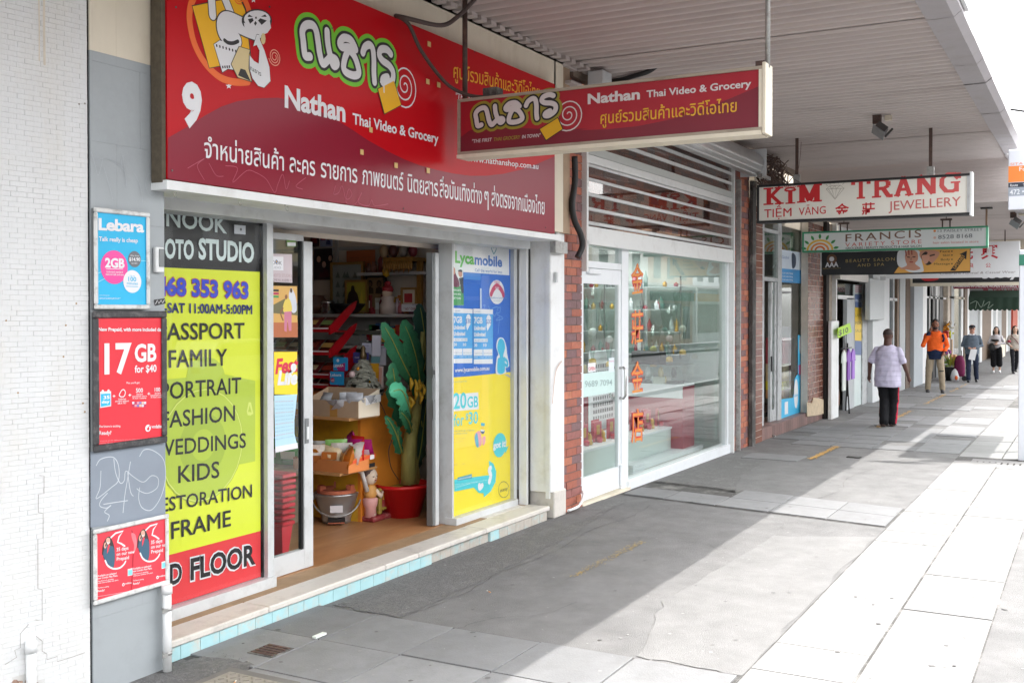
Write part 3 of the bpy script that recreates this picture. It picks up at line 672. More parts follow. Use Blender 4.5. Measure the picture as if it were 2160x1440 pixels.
# ------------------------------------------------------------------ signs
def Z(ox, oy, k):
    return lambda *L: [(ox + x / k, oy + y / k) for x, y in L]
WH = ink('#e3e3e6'); BK = ink('#1d1d20'); RED = mat('sign_red_gloss', '#c00c1a', spec=0.15, rough=0.33, var=0.05, scale=1.5); MAR = mat('sign_maroon_gloss', '#881a30', spec=0.22, rough=0.3, var=0.06, scale=1.5)
YEL = ink('#f0b400'); ORG = ink('#ee6a1f'); BEI = ink('#d9c592'); GRN = ink('#76c82f'); TY = ink('#f6b21b')
LOGO = [[(325,345),(298,343),(290,315),(284,255),(278,190),(300,155),(340,155),(362,190),(374,260),(384,330),(402,388),(428,372),(446,350)],
        [(428,192),(432,260),(445,330),(466,400),(488,392),(482,365),(455,350)],
        [(598,290),(572,245),(530,232),(505,262),(518,288),(560,290),(602,302)],
        [(560,300),(538,350),(528,410),(545,442),(590,460),(620,448),(614,400),(594,345),(566,308)],
        [(645,322),(658,288),(685,275),(705,300),(712,370),(712,440),(716,500)],
        [(815,330),(790,303),(755,303),(745,335),(765,370),(805,400),(828,440),(824,490),(790,515),(765,500),(770,478),(795,470)]]
FS = FY(4.42)
z2 = Z(540, 0, 2.88)
LG = [[FS.at(*p) for p in z2(*L)] for L in LOGO]
gx0 = min(p[0] for L in LG for p in L); gz0 = min(p[1] for L in LG for p in L)
LG = [[(a - gx0, b - gz0) for a, b in L] for L in LG]
def logo(ar, ox, oy, s, green, white, rot=0.0, base=1):
    c, d = math.cos(rot), math.sin(rot)
    T = lambda L: [(ox + s * (a * c - b * d), oy + s * (a * d + b * c)) for a, b in L]
    for i, L in enumerate(LG): ar.stroke(T(L), 0.150 * s, green, base + i * 0.35, 'logo_outline', px=False)
    for i, L in enumerate(LG): ar.stroke(T(L), 0.092 * s, BK, base + 2.6 + i * 0.35, 'logo_black_edge', px=False)  # black printed outline around the white letters
    for i, L in enumerate(LG): ar.stroke(T(L), 0.054 * s, white, base + 5.2 + i * 0.35, 'logo_letter', px=False)
def spiral(ar, c, r1, turns, w, m, layer, a0=0.0, px=True, r0=0.012, dirn=1):
    ax, bz = ar.fr.at(*c) if px else c
    n = int(turns * 22); ar.stroke([(ax + (r0 + (r1 - r0) * (i / n)) * math.cos(a0 + dirn * 2 * math.pi * turns * i / n), bz + (r0 + (r1 - r0) * (i / n)) * math.sin(a0 + dirn * 2 * math.pi * turns * i / n)) for i in range(n + 1)], w, m, layer, 'spiral', sm=False, px=False)
# --- the big red shop sign
q0, q1 = fx(353, 4.42, 300), fx(1170, 4.42, 400)
zt, zb = onY(1170, 178, 4.42).z, onY(1170, 493, 4.42).z
t = thing('shop_fascia_sign', 'big glossy red shop sign with Thai lettering and the number 9 above the grocery', 'sign', (6.6, 4.42, zb))
bx('board', q0, q1, 4.42, 4.455, zb, zt, RED, t)
bx('gap_strip', q0 - 0.03, q0 - 0.002, 4.43, 4.51, zb - 0.02, 4.4, mat('dark_brown_fill', '#5f5648', rough=0.9, var=0.3, scale=25), t)  # dark brown strip filling the dark gap left of the sign
ar = Art(FS, t)
wave = [(354,291),(375,279),(400,265),(432,244),(467,225),(500,214),(540,208),(585,206.6),(615,211),(644,221),(675,235),(707,252),(740,272),(776,296),(815,318),(852,336),(885,349),(922,359),(955,366),(991,371),(1025,371),(1061,367),(1095,359),(1130,347),(1170,330)]
def clampx(p): return (max(q0, min(q1, p[0])), max(zb + 0.001, p[1]))
P = [clampx(FS.at(*p)) for p in wave]; ar.poly([(q0, zb + 0.001)] + [(q1, zb + 0.001)] + P[::-1], MAR, 0, 'wave_panel', px=False)
a_, b_ = FS.at(628, 330)
logo(ar, gx0, gz0, 1.0, GRN, WH)
spiral(ar, (540 + 903 / 2.88, 523 / 2.88), 0.17, 2.9, 0.011, WH, 0.5, a0=2.4, dirn=-1)
ar.poly(z2((732,540),(836,487),(881,641),(774,699)), BK, 7.6, 'tag_edge'); ar.poly(z2((737,543),(833,493),(877,639),(777,692)), YEL, 8.4, 'yellow_tag')
ar.stroke(z2((752,500),(770,470),(772,515),(773,560)), 0.014, WH, 9.2, 'tag_string')
ar.word('Nathan', z2((172,648))[0], z2((541,740))[0], 44, WH, 3, 0.035)
ar.word('Thai Video & Grocery', z2((585,752))[0], z2((1106,872))[0], 22.5, WH, 3, 0.022)
ar.word('9', (383, 259), (425, 264), 84, WH, 3, 0.055)
for w, u0, u1 in (('จำหน่ายสินค้า',430,598),('ละคร',610,664),('รายการ',676,753),('ภาพยนตร์',763,850),('นิตยสาร',859,923),('สื่อบันเทิงต่าง',927,1016),('ๆ',1021,1030),('ส่งตรงจากเมืองไทย',1036,1148)):
    ar.word(w, (u0, 332 + (u0 - 430) * 0.168), (u1, 332 + (u1 - 430) * 0.168), 32 - (u0 - 430) * 0.006, WH, 3, 0.008, raw=0.56)
ar.word('ศูนย์รวมสินค้าและวิดีโอไทย', (956, 164), (1138, 208), 23, TY, 3, 0.006, raw=0.56)
ar.word('"THE FIRST THAI GROCERY IN TOWN"', (960, 208), (1130, 240), 12, WH, 3, 0.012, slant=0.15)
ar.word('www.nathanshop.com.au', (985, 340), (1135, 357), 13, WH, 3, 0.01)
g = Z(350, 0, 6.544)
ar.stroke(g((400,-70),(345,60),(322,200),(330,350),(375,560),(450,740),(540,880),(640,990),(760,1080),(900,1128),(1030,1140),(1130,1132)), 0.042, ORG, 1, 'orange_ring')
ar.stroke(g((1060,-60),(1095,20),(1130,110),(1150,170)), 0.042, ORG, 1, 'orange_ring')
ar.poly(g((352,80),(1010,-60),(1100,120),(1180,840),(592,950)), BK, 2, 'bag_edge'); ar.poly(g((362,92),(1000,-45),(1088,150),(1165,830),(596,940)), YEL, 2.6, 'yellow_bag')
for L in ([(622,-40),(628,60),(638,215)], [(790,-60),(830,40),(890,190)]):
    ar.stroke(g(*L), 0.066, BK, 3.2, 'finger_edge', sm=False); ar.stroke(g(*L), 0.054, WH, 3.9, 'finger', sm=False)
ar.stroke(g((940,0),(980,50),(1040,60)), 0.008, ORG, 3.3, 'scribble'); ar.stroke(g((960,-10),(1000,25),(1050,20)), 0.008, ORG, 3.6, 'scribble')
arm = [(1230,440),(1120,400),(1000,345),(900,300),(830,290),(790,330),(785,400),(810,470),(870,520),(950,560)]
ar.stroke(g(*arm), 0.118, BK, 4.3, 'arm_edge'); 
film = [(648,612),(735,553),(800,575),(900,640),(1020,650),(930,975),(850,962),(768,1015)]
ar.poly(g(*film), BK, 4.9, 'film_edge'); ar.poly(g(*[(655,618),(735,562),(800,583),(900,650),(1008,660),(922,966),(850,953),(772,1000)]), WH, 5.4, 'film_strip')
ar.stroke(g(*arm), 0.104, WH, 6.0, 'arm')
for i in range(7):
    for (x0, y0, dx, dy) in ((680, 618, 44, 13), (765, 915, 30, -2)):
        if x0 > 700 and i > 3: continue
        ar.poly(g((x0 + dx*i, y0 + dy*i),(x0 + 16 + dx*i, y0 - 6 + dy*i),(x0 + 24 + dx*i, y0 + 30 + dy*i),(x0 + 6 + dx*i, y0 + 36 + dy*i)), BK, 6.3, 'film_hole')
ar.stroke(g((800,560),(850,595),(920,600),(985,575)), 0.022, BK, 6.9, 'crease')
ar.poly(g(*[(1245 + 210*math.cos(k*.3), 290 + 160*math.sin(k*.3)) for k in range(21)]), BK, 7.2, 'reel_rim'); 
ar.poly(g((1065,320),(1250,390),(1425,300),(1440,390),(1390,460),(1280,500),(1160,470),(1080,420)), WH, 7.6, 'reel_side')
ar.poly(g(*[(1248 + 182*math.cos(k*.3), 272 + 122*math.sin(k*.3)) for k in range(21)]), WH, 8.2, 'reel_face')
for P_ in ([(1115,240),(1135,205),(1190,240)],[(1300,235),(1360,205),(1380,240)],[(1120,270),(1185,255),(1200,290),(1150,335)],[(1225,295),(1245,325),(1225,362),(1203,330)],[(1260,290),(1290,258),(1382,290),(1310,350)],[(1220,240),(1240,235),(1245,262),(1222,266)]):
    ar.poly(g(*P_), BK, 8.8, 'reel_hole')
ar.poly(g((995,640),(1160,690),(1145,760),(1140,950),(1180,1140),(978,1080),(884,890)), BK, 7.4, 'carton_edge'); ar.poly(g((1000,650),(1148,695),(1135,760),(1130,950),(1170,1128),(984,1070),(893,890)), BEI, 8.0, 'carton')
ar.poly(g((1020,950),(1085,970),(1160,1125),(985,1045)), BK, 8.6, 'carton_opening')
bagp = [(1240,475),(1275,480),(1290,560),(1350,700),(1420,930),(1435,1130),(1345,1222),(1260,1195),(1180,1090),(1140,960),(1138,765),(1200,845),(1268,885),(1280,700),(1240,620),(1190,640)]
ar.poly(g(*bagp), BK, 9.2, 'carrier_bag_edge'); ar.poly(g(*[(x + (1275 - x)*0.035, y + (850 - y)*0.02) for x, y in bagp]), WH, 9.8, 'carrier_bag')
ar.word('ณธาร', g((1148,965))[0], g((1302,1058))[0], 7, BK, 10.6, 0.01, raw=0.56)
ar.poly(g(*[(1330 + 32*math.cos(k*.7), 540 + 80*math.sin(k*.7)) for k in range(9)]), BEI, 10.6, 'thumb')
for P_ in ((865,1190,45,WH),(1205,5,40,WH),(1428,100,22,BK)):
    ar.poly(g(*[(P_[0] + P_[2]*(1 if k%2==0 else .45)*math.sin(k*math.pi/5), P_[1] - P_[2]*(1 if k%2==0 else .45)*math.cos(k*math.pi/5)) for k in range(10)]), P_[3], 1, 'star')
spiral(ar, (350 + 1497/6.544, 790/6.544), 0.055, 2.6, 0.006, ink('#e8a08a'), 1, a0=1.0, dirn=-1)
for u, v in ((903,92),(900,171),(923,178),(761,320),(833,348),(901,359),(780,293 - 20)): ar.rect(u - 3, v - 5, v + 6, u + 4, ink('#d9b878'), 12, 'tape_patch')
for L in ([(165,0),(175,0)],): pass
sc_m = mat('scratch_pink', '#b8566a', rough=0.5, var=0.1)
for L in (z2((480,1130),(470,1180),(500,1170),(520,1130),(540,1200),(560,1210),(580,1180),(560,1150),(545,1230),(600,1240),(640,1170),(620,1230),(680,1250),(700,1215),(720,1250),(800,1240)), z2((0,1050),(60,1090),(110,1170),(130,1120),(160,1060),(180,1150),(200,1100)), z2((300,1080),(240,1130),(280,1150)),
          [(395,355),(430,335),(415,350),(430,380)],[(440,345),(455,370),(470,372)],[(475,350),(500,355),(490,385),(520,360),(540,365)]):
    ar.stroke(L, 0.0035, sc_m, 4, 'scratch')
ar.build()
for u, v in ((370, 16), (362, 360), (600, 432), (850, 440), (1150, 480), (700, 60), (1000, 110)):
    q = onY(u, v, 4.42); MB().lathe([(0.0, 0.0), (0.006, 0.0005), (0.006, 0.003)], M=Matrix.Translation((q.x, 4.417, q.z)) @ Matrix.Rotation(math.pi / 2, 4, 'X'), n=8).build('screw', M_joint, t)
# --- hanging blade signs
def blade(name, label, X, uL, vT, vB, uR, th, fw, mface, mframe, mend=None, group='signs hanging under the awnings', cat='sign', fd=0.012):
    """box sign across the footpath; face px given without frame"""
    A = onX(uL, vT, X); B = onX(uL, vB, X); C = onX(uR, (vT + vB) / 2, X)
    yl, yr, zt_, zb_ = A.y, C.y, A.z, B.z
    t = thing(name, label, cat, (X, (yl + yr) / 2, zb_ - fw))
    bx('face', X, X + th, yr, yl, zb_, zt_, mface, t)
    bx('frame_rail', X - fd, X + th + fd, yr - fw, yl + fw, zt_ + 0.0005, zt_ + fw, mframe, t); bx('frame_rail', X - fd, X + th + fd, yr - fw, yl + fw, zb_ - fw, zb_ - 0.0005, mframe, t)
    bx('frame_end', X - fd, X + th + fd, yl + 0.0005, yl + fw, zb_, zt_, mframe, t); bx('frame_end', X - fd, X + th + fd, yr - fw, yr - 0.0005, zb_, zt_, mend or mframe, t)
    return t, yl, yr, zb_, zt_
M_ndirt = mat('dirty_sign_frame', '#a79b8b', rough=0.6, var=0.2, scale=8, dirt='#5d5348', dirtamt=0.8, dscale=4, stretch=(1, 1, 5))
t, yl, yr, zb_, zt_ = blade('hanging_sign', 'dark red hanging grocery sign with Thai logo, nearest of the hanging signs', 7.0, 971.5, 216, 321, 1601, 0.14, 0.022, mat('faded_red_face', '#a01c2b', rough=0.4, var=0.06), M_ndirt, M_cream)
bx('end_cap', 6.985, 7.155, yr - 0.048, yr - 0.023, zb_ - 0.045, zt_ + 0.045, M_cream, t, bev=0.004)
bx('bottom_tray', 6.98, 7.155, yr - 0.02, yl + 0.023, zb_ - 0.05, zb_ - 0.0225, M_cream, t)
fb = FX(7.0); ar = Art(fb, t); zr = Z(1160, 120, 3.272)
cur = [fb.at(*p) for p in z2((1241,835),(1300,792),(1420,768),(1560,775),(1700,783),(1850,786),(2016,782)) + zr((200,508),(400,500),(600,480),(800,440),(1000,382),(1240,290),(1440,205))]
cur = [(min(max(a, -yl), -yr), b) for a, b in cur]
ar.poly([(-yl, zb_ + 0.001), (-yr, zb_ + 0.001)] + cur[::-1], mat('faded_maroon_face', '#761b2c', rough=0.4, var=0.06), 0, 'wave_panel', px=False)
la, lb = fb.at(540 + 1336 / 2.88, 782 / 2.88); ra, rb = fb.at(540 + 1822 / 2.88, 740 / 2.88)
wlog = max(p[0] for L in LG for p in L); s_ = (ra - la) / wlog
hh = max(p[1] for L in LG for p in L)
OLV = ink('#93882f'); WH2 = ink('#cfc8c8')
LGs = [[(a, b * 0.9 + a * 0.06) for a, b in L] for L in LG]; LG_, LG = LG, LGs
logo(ar, la, lb - 0.0, s_, OLV, WH2, 0.0); LG = LG_
spiral(ar, (1160 + 128 / 3.272, 120 + 400 / 3.272), 0.118, 2.7, 0.0085, WH2, 0.6, a0=2.4, dirn=-1)
ar.poly(z2((1722,785),(1838,712),(1870,786),(1763,858)), BK, 8.2, 'tag_edge'); ar.poly(z2((1727,787),(1835,719),(1864,785),(1765,851)), ink('#d6a51e'), 8.9, 'yellow_tag')
ar.word('Nathan', zr((262,326))[0], zr((622,291))[0], 20.5, WH2, 3, 0.035); ar.word('Thai Video & Grocery', zr((668,282))[0], zr((1390,208))[0], 14.5, WH2, 3, 0.022)
ar.word('ศูนย์รวมสินค้าและวิดีโอไทย', zr((350,464))[0], zr((1290,379))[0], 19, ink('#d9a32c'), 3, 0.008, raw=0.56)
for w, a_, c_, m in (('"THE FIRST', 1312, 1432, WH2), ('THAI GROCERY', 1443, 1605, OLV), ('IN TOWN"', 1617, 1728, WH2)):
    ar.word(w, z2((a_, 870 - (a_ - 1312) * 0.09))[0], z2((c_, 870 - (c_ - 1312) * 0.09))[0], 7.2, m, 3, 0.012, slant=0.15)
ar.build()
def rod(t, X, Y, z0, z1, r, m, name='hanging_rod', flat=False):
    b = MB()
    if flat: b.box(X - 0.006, X + 0.006, Y - r, Y + r, z0, z1)
    else: b.tube([(X, Y, z0), (X, Y, z1)], r, n=10)
    b.build(name, m, t)
zc = zt_ + 0.022
p = onX(985, 120, 7.1); rod(t, 7.07, p.y, zc, ZC + 0.02, 0.020, M_rod)
p = onX(1622, 60, 7.1); rod(t, 7.07, p.y, zc, ZC + 0.02, 0.017, M_galv); bx('bracket', 7.06, 7.14, p.y + 0.02, p.y + 0.08, zc, zc + 0.05, M_rod, t)
p = onX(1037, 205, 7.05); bx('junction_box', 7.02, 7.12, p.y - 0.06, p.y + 0.06, zc, zc + 0.07, M_joint, t)
# drooping service cables in front of the red sign
def cable(name, label, pts, r, m, cat='cable', group=None):
    P = [Vector(p) for p in pts]; out = []
    n = len(P)
    for i in range(n - 1):
        p0 = P[max(i - 1, 0)]; p1 = P[i]; p2 = P[i + 1]; p3 = P[min(i + 2, n - 1)]
        for j in range(6):
            s_ = j / 6; out.append(0.5 * ((2 * p1) + (p2 - p0) * s_ + (2 * p0 - 5 * p1 + 4 * p2 - p3) * s_ ** 2 + (3 * p1 - p0 - 3 * p2 + p3) * s_ ** 3))
    out.append(P[-1]); return MB().tube(out, r, n=8).build(name, m, None, label=label, cat=cat, group=group)
cable('cable', 'thick brown cable looping from the top of the red sign up to the awning', [onY(835, 34, 4.38), onY(862, 40, 4.25), onX(930, 54, 6.75), onX(965, 36, 6.9), onX(1005, -5, 7.0), onX(1020, -30, 7.0)], 0.017, M_cable)
cable('cable', 'brown cable drooping from the red sign to the hanging grocery sign', [onY(835, 34, 4.36), onY(862, 52, 4.33), onY(890, 110, 4.32), onX(940, 175, 6.9), onX(985, 200, 7.0), onX(1030, 206, 7.03)], 0.014, M_cable)
cable('cable', 'dark bundle of cable running down the brick pier left of the roller shutter', [onY(1212, 330, 4.50), onY(1213, 380, 4.50), onY(1207, 430, 4.50), onY(1212, 465, 4.49), onY(1225, 495, 4.47), onY(1228, 520, 4.47), onY(1218, 543, 4.5)], 0.032, M_black)
cable('cable', 'dark flexible conduit crossing under the awning behind the hanging grocery sign', [onX(1200, 175, 10.2), onX(1290, 172, 10.2), onX(1340, 160, 10.1), onX(1370, 150, 10.1), onX(1392, 133, 10.1)], 0.026, M_black)
t = thing('junction_box', 'pale electrical boxes above the far end of the hanging grocery sign', 'electrical box', onY(1250, 172, 4.4))
p = onY(1239, 176, 4.45); bx('box', p.x, p.x + 0.22, 4.28, 4.45, p.z - 0.02, p.z + 0.12, M_alu, t, bev=0.008); bx('shelf', p.x - 0.35, p.x + 0.6, 4.46, 4.55, p.z - 0.06, p.z - 0.03, M_ceil, t)
# --- jewellery sign
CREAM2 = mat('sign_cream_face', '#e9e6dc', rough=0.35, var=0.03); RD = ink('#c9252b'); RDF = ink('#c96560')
t, yl, yr, zb_, zt_ = blade('hanging_sign', 'white hanging jewellery sign with bold red lettering and a drawn diamond', 14.9, 1601.5, 395.5, 466, 2040, 0.17, 0.032, CREAM2, M_black, M_alu)
fb = FX(14.9); ar = Art(fb, t); k4 = Z(1560, 320, 3.6)
class Slab:
    """bold slab-serif capitals drawn as strokes"""
    G = {'K': ([((.27,0),(.27,1)), ((.27,.38),(.82,.98)), ((.42,.52),(.86,.02))], [(0,.5,0),(0,.5,1),(.58,1.02,0),(.56,1.0,1)]),
         'I': ([((.5,0),(.5,.9))], [(.1,.9,0),(.12,.88,.92)]),
         'M': ([((.2,0),(.2,1)), ((.2,1),(.5,.12)), ((.5,.12),(.8,1)), ((.8,0),(.8,1))], [(0,.36,0),(0,.3,1),(.62,1,0),(.7,1,1)]),
         'T': ([((.5,0),(.5,1)), ((.06,.78),(.06,1)), ((.94,.78),(.94,1))], [(.26,.74,0),(0,1,1)]),
         'R': ([((.24,0),(.24,1)), ((.24,.93),(.62,.93)), ((.24,.48),(.6,.48)), ((.62,.93),(.8,.84)), ((.8,.84),(.8,.6)), ((.8,.6),(.6,.48)), ((.55,.48),(.82,.05)), ((.82,.05),(1,.06))], [(0,.46,0),(0,.3,1)]),
         'A': ([((.16,0),(.5,1)), ((.84,0),(.5,1)), ((.28,.34),(.72,.34))], [(0,.34,0),(.58,1.02,0)]),
         'N': ([((.2,0),(.2,1)), ((.2,1),(.78,.04)), ((.8,0),(.8,1))], [(0,.4,0),(0,.3,1),(.6,1,1)]),
         'G': ([((.92,.72),(.72,.95)), ((.72,.95),(.4,.96)), ((.4,.96),(.14,.72)), ((.14,.72),(.12,.35)), ((.12,.35),(.34,.06)), ((.34,.06),(.68,.04)), ((.68,.04),(.84,.18)), ((.84,.0),(.84,.46)), ((.94,.7),(.94,1))], [(.56,1.02,.46)])}
def slab(ar, ch, bl, br, h, m, layer=2):
    A = Vector(ar.fr.at(*bl)); B = Vector(ar.fr.at(*br)) - A; U = Vector(ar.fr.at(bl[0], bl[1] - h)) - A; W = B.length * (0.36 if ch == 'I' else 0.23); H = U.length
    st, sf = Slab.G[ch]; n = 0
    for (x0, y0), (x1, y1) in st:
        p = A + B * x0 + U * y0; q_ = A + B * x1 + U * y1; n += 1
        d = (q_ - p).normalized(); nn = Vector((-d.y, d.x)) * W * (0.5 if abs(x1 - x0) * B.length < abs(y1 - y0) * H else 0.36)
        e = 0 if abs(x1 - x0) < 0.01 else W * 0.1
        p2 = p - d * e; q2 = q_ + d * e
        ar.poly([tuple(p2 + nn), tuple(p2 - nn), tuple(q2 - nn), tuple(q2 + nn)], m, layer + n * 0.12, 'lettering', px=False)
    for x0, x1, y in sf:
        hh_ = 0.09; y0 = y - hh_ if y > 0.5 else y; n += 1
        p = A + B * x0 + U * y0; ar.poly([tuple(p), tuple(p + B * (x1 - x0)), tuple(p + B * (x1 - x0) + U * hh_), tuple(p + U * hh_)], m, layer + n * 0.12, 'lettering', px=False)
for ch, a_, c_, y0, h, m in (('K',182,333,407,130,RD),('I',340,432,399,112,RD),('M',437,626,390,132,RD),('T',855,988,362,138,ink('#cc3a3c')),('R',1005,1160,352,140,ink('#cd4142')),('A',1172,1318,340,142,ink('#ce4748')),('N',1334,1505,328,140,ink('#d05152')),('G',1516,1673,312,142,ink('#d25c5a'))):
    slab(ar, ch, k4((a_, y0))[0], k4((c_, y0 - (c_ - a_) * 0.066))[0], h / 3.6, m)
ar.poly(k4((345,300),(350,278),(385,270),(418,274),(426,296)), RD, 4, 'crown', sm=True); ar.poly(k4((352,288),(385,280),(418,284),(385,292)), CREAM2, 5, 'crown_band')
for a_ in range(7): x = 340 + a_ * 15; ar.stroke(k4((385 + (x - 385) * 0.6, 278), (x, 262 - 8 * math.sin(a_ * math.pi / 6))), 0.008, RD, 4, 'crown_ray', sm=False)
DI = mat('diamond_line', '#a9a296', rough=0.6, var=0.1)
for L in ([(658,285),(685,262),(765,255),(795,278),(725,362),(658,285)], [(658,285),(795,278)], [(685,262),(700,283),(725,362),(735,281),(765,255)], [(700,283),(725,259),(735,281)], [(675,285),(725,362)],[(770,280),(725,362)], [(690,250),(680,235)],[(720,245),(718,232)],[(750,243),(760,232)],[(780,250),(795,238)],[(670,260),(655,250)]): ar.stroke(k4(*L), 0.006, DI, 3, 'diamond_line', sm=False, cap=False)
ar.word('TIỆM', k4((188,502))[0], k4((395,489))[0], 17.5, RD, 3, 0.004); ar.word('VĀNG', k4((450,484))[0], k4((655,470))[0], 16, RD, 3, 0.004)
for (ch, u0, u1, vb, m, rb) in (('金',725,832,488,RD,0.02),('莊',928,1028,482,RD,0.02)): ar.text(ch, k4((u0, vb))[0], k4((u1, vb - 6))[0], k4((u0, vb - 92))[0], m, 3, rb)
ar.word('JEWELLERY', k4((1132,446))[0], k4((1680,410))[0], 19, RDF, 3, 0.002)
ar.build()
for u in (1681, 1963):
    p = onX(u, 340, 15.0); rod(t, 15.0, p.y, zt_ + 0.11, ZC + 0.02, 0.022, M_rod, flat=True); bx('hanger_plate', 14.975, 15.025, p.y - 0.045, p.y + 0.045, zt_ + 0.03, zt_ + 0.16, M_galv, t)
bx('end_trim', 14.87, 15.09, yr - 0.06, yr - 0.033, zb_ - 0.04, zt_ + 0.05, M_white, t)
cable('cable', 'thin loose wire hanging beside the jewellery sign rod', [onX(1690, 300, 14.95), onX(1688, 330, 14.95), onX(1683, 360, 14.93), onX(1672, 375, 14.9), onX(1690, 386, 14.9)], 0.003, M_rod)
# --- variety store sign
GREENF = mat('green_sign_frame', '#2f8a64', rough=0.4, var=0.1, dirt='#2b5b48', dirtamt=0.5)
t, yl, yr, zb_, zt_ = blade('hanging_sign', 'white hanging variety store sign with green frame and a sunrise logo', 19.4, 1696, 493, 529, 2080, 0.15, 0.030, mat('sign_white_face', '#d9dddc', rough=0.35, var=0.03), GREENF, mat('green_sign_end', '#62c79c', rough=0.4, var=0.05))
fb = FX(19.4); ar = Art(fb, t)
cx_, cz_ = fb.at(1560 + 610 / 3.6, 320 + 748 / 3.6)
for r, c in ((0.175, '#e0b43a'), (0.118, '#e08a3a'), (0.062, '#d8702f')):
    ar.stroke([(cx_ + r * 1.25 * math.cos(a), cz_ + r * math.sin(a)) for a in [math.pi * k / 14 for k in range(15)]], 0.034, ink(c), 2, 'sun_arc', px=False, cap=False)
for k in range(7):
    a = math.pi * (0.05 + 0.90 * k / 6); lx, lz = cx_ + 0.285 * math.cos(a), cz_ + 0.245 * math.sin(a); c, s_ = math.cos(a), math.sin(a)
    ar.poly([(lx + c * q - s_ * w, lz + s_ * q + c * w) for q, w in ((-.045, 0), (-.018, .02), (.018, .02), (.05, 0), (.018, -.02), (-.018, -.02))], ink('#3b8a4a'), 2, 'leaf_mark', px=False, sm=True)
ar.word('FRANCIS', k4((805,683))[0], k4((1380,648))[0], 15.5, ink('#7a5a48'), 3, 0.004, space=1.25); ar.word('VARIETY STORE', k4((803,722))[0], k4((1382,696))[0], 8, ink('#c85a50'), 3, 0.0, space=1.4)
ar.word('GROCERIES / BEAUTY PRODUCTS & HAIR SALON', k4((806,742))[0], k4((1382,724))[0], 4.6, BK, 3, 0.006)
ar.word('13 PAISLEY STREET', k4((1505,612))[0], k4((1846,600))[0], 5.6, ink('#7b8083'), 3, 0.004); ar.word('8528 8168', k4((1508,663))[0], k4((1768,652))[0], 8.3, ink('#6f7679'), 3, 0.012)
ar.word('hair salon located in store', k4((1470,700))[0], k4((1815,690))[0], 5, ink('#c77468'), 3, 0.0)
ar.ell(k4((1482,602))[0], 2.6, ink('#e08a3a'), 3, 'pin_mark'); ar.ell(k4((1482,653))[0], 2.8, ink('#d9b8a8'), 3, 'phone_mark')
ar.build()
for u, v0_ in ((1780, 490), (1996, 460)):
    p = onX(u, v0_, 19.5); 
    for s_ in (-0.06, 0.06): rod(t, 19.5, p.y + s_, zt_ + 0.03, zt_ + 0.15, 0.012, M_rod)
    bx('hanger', 19.46, 19.54, p.y - 0.09, p.y + 0.09, zt_ + 0.15, zt_ + 0.18, M_rod, t); rod(t, 19.5, p.y, zt_ + 0.18, 3.74, 0.008, M_rod)
p = onX(2081, 440, 19.5); rod(t, 19.5, p.y, zt_ + 0.03, 3.73, 0.016, mat('brown_rod', '#a88a72', rough=0.7, var=0.2)); bx('rod_plate', 19.44, 19.56, p.y - 0.09, p.y + 0.09, 3.70, 3.725, M_joint, t)
# --- beauty salon banner
X = 20.0; A = onX(1733, 533, X); B = onX(1733, 580, X); C = onX(2047, 545, X)
t = thing('banner', 'black and orange beauty salon banner hanging below the variety store sign', 'banner', (X, 3, B.z), group='signs hanging under the awnings')
b = MB(); n = 20; fr = FX(X); P0 = []
for i in range(n + 1):
    a = -A.y + (A.y - C.y) * i / n; w = 0.012 * math.sin(i * 0.9) + 0.008 * math.sin(i * 2.3); sag = 0.012 * math.sin(math.pi * i / n)
    P0.append((b.vert(fr.p(a, B.z - sag, w)), b.vert(fr.p(a, A.z - 0.1 * 0, w * 0.5)), b.vert(fr.p(a, B.z - sag, w - 0.004)), b.vert(fr.p(a, A.z, w * 0.5 - 0.004))))
for q_, r_ in zip(P0, P0[1:]): b.face([q_[0], r_[0], r_[1], q_[1]], True); b.face([q_[2], q_[3], r_[3], r_[2]], True)
b.build('cloth', mat('banner_black', '#232427', rough=0.5, var=0.1), t)
ar = Art(fr, t, base=0.022)
ar.poly(k4((1175,922),(1200,885),(1240,840),(1275,775),(1330,748),(1750,722),(1752,905)), ink('#dfa44e'), 0, 'orange_panel')
SK = ink('#c98f77'); SK2 = ink('#8e5f4d'); 
ar.poly(k4((1197,800),(1210,755),(1260,742),(1330,745),(1370,760),(1385,830),(1397,880),(1390,912),(1300,915),(1250,890),(1205,862)), ink('#dadce0'), 1, 'towel', sm=True)
ar.poly(k4((1258,790),(1275,752),(1320,746),(1352,770),(1355,820),(1335,850),(1375,885),(1330,902),(1270,895),(1215,890),(1270,865),(1262,830)), SK, 2, 'face_print', sm=True)
for L, m in (([(1262,752),(1268,790)], '#9a4a44'), ([(1285,747),(1288,782)], '#9a4a44'), ([(1308,745),(1310,780)], '#9a4a44'), ([(1278,800),(1292,802)], '#5a3a33'), ([(1318,800),(1334,799)], '#5a3a33'), ([(1296,838),(1316,838)], '#a3413f'), ([(1305,805),(1303,824)], '#a5705c')): ar.stroke(k4(*L), 0.02, ink(m), 3, 'face_mark', sm=False)
ar.poly(k4((1368,790),(1380,755),(1430,748),(1490,752),(1520,770),(1500,810),(1460,850),(1425,862),(1400,840)), SK, 2.2, 'face_print', sm=True); ar.poly(k4((1380,795),(1410,760),(1430,770),(1410,800),(1440,830),(1460,850),(1425,862),(1400,840)), ink('#2f2320'), 3, 'hair_print', sm=True); ar.stroke(k4((1450,790),(1480,782)), 0.025, ink('#3a2723'), 3.5, 'face_mark', sm=False)
ar.poly(k4((1385,790),(1440,790),(1435,835),(1405,850)), ink('#d39a82'), 3.4, 'hand_print', sm=True)
GD = ink('#a8905a')
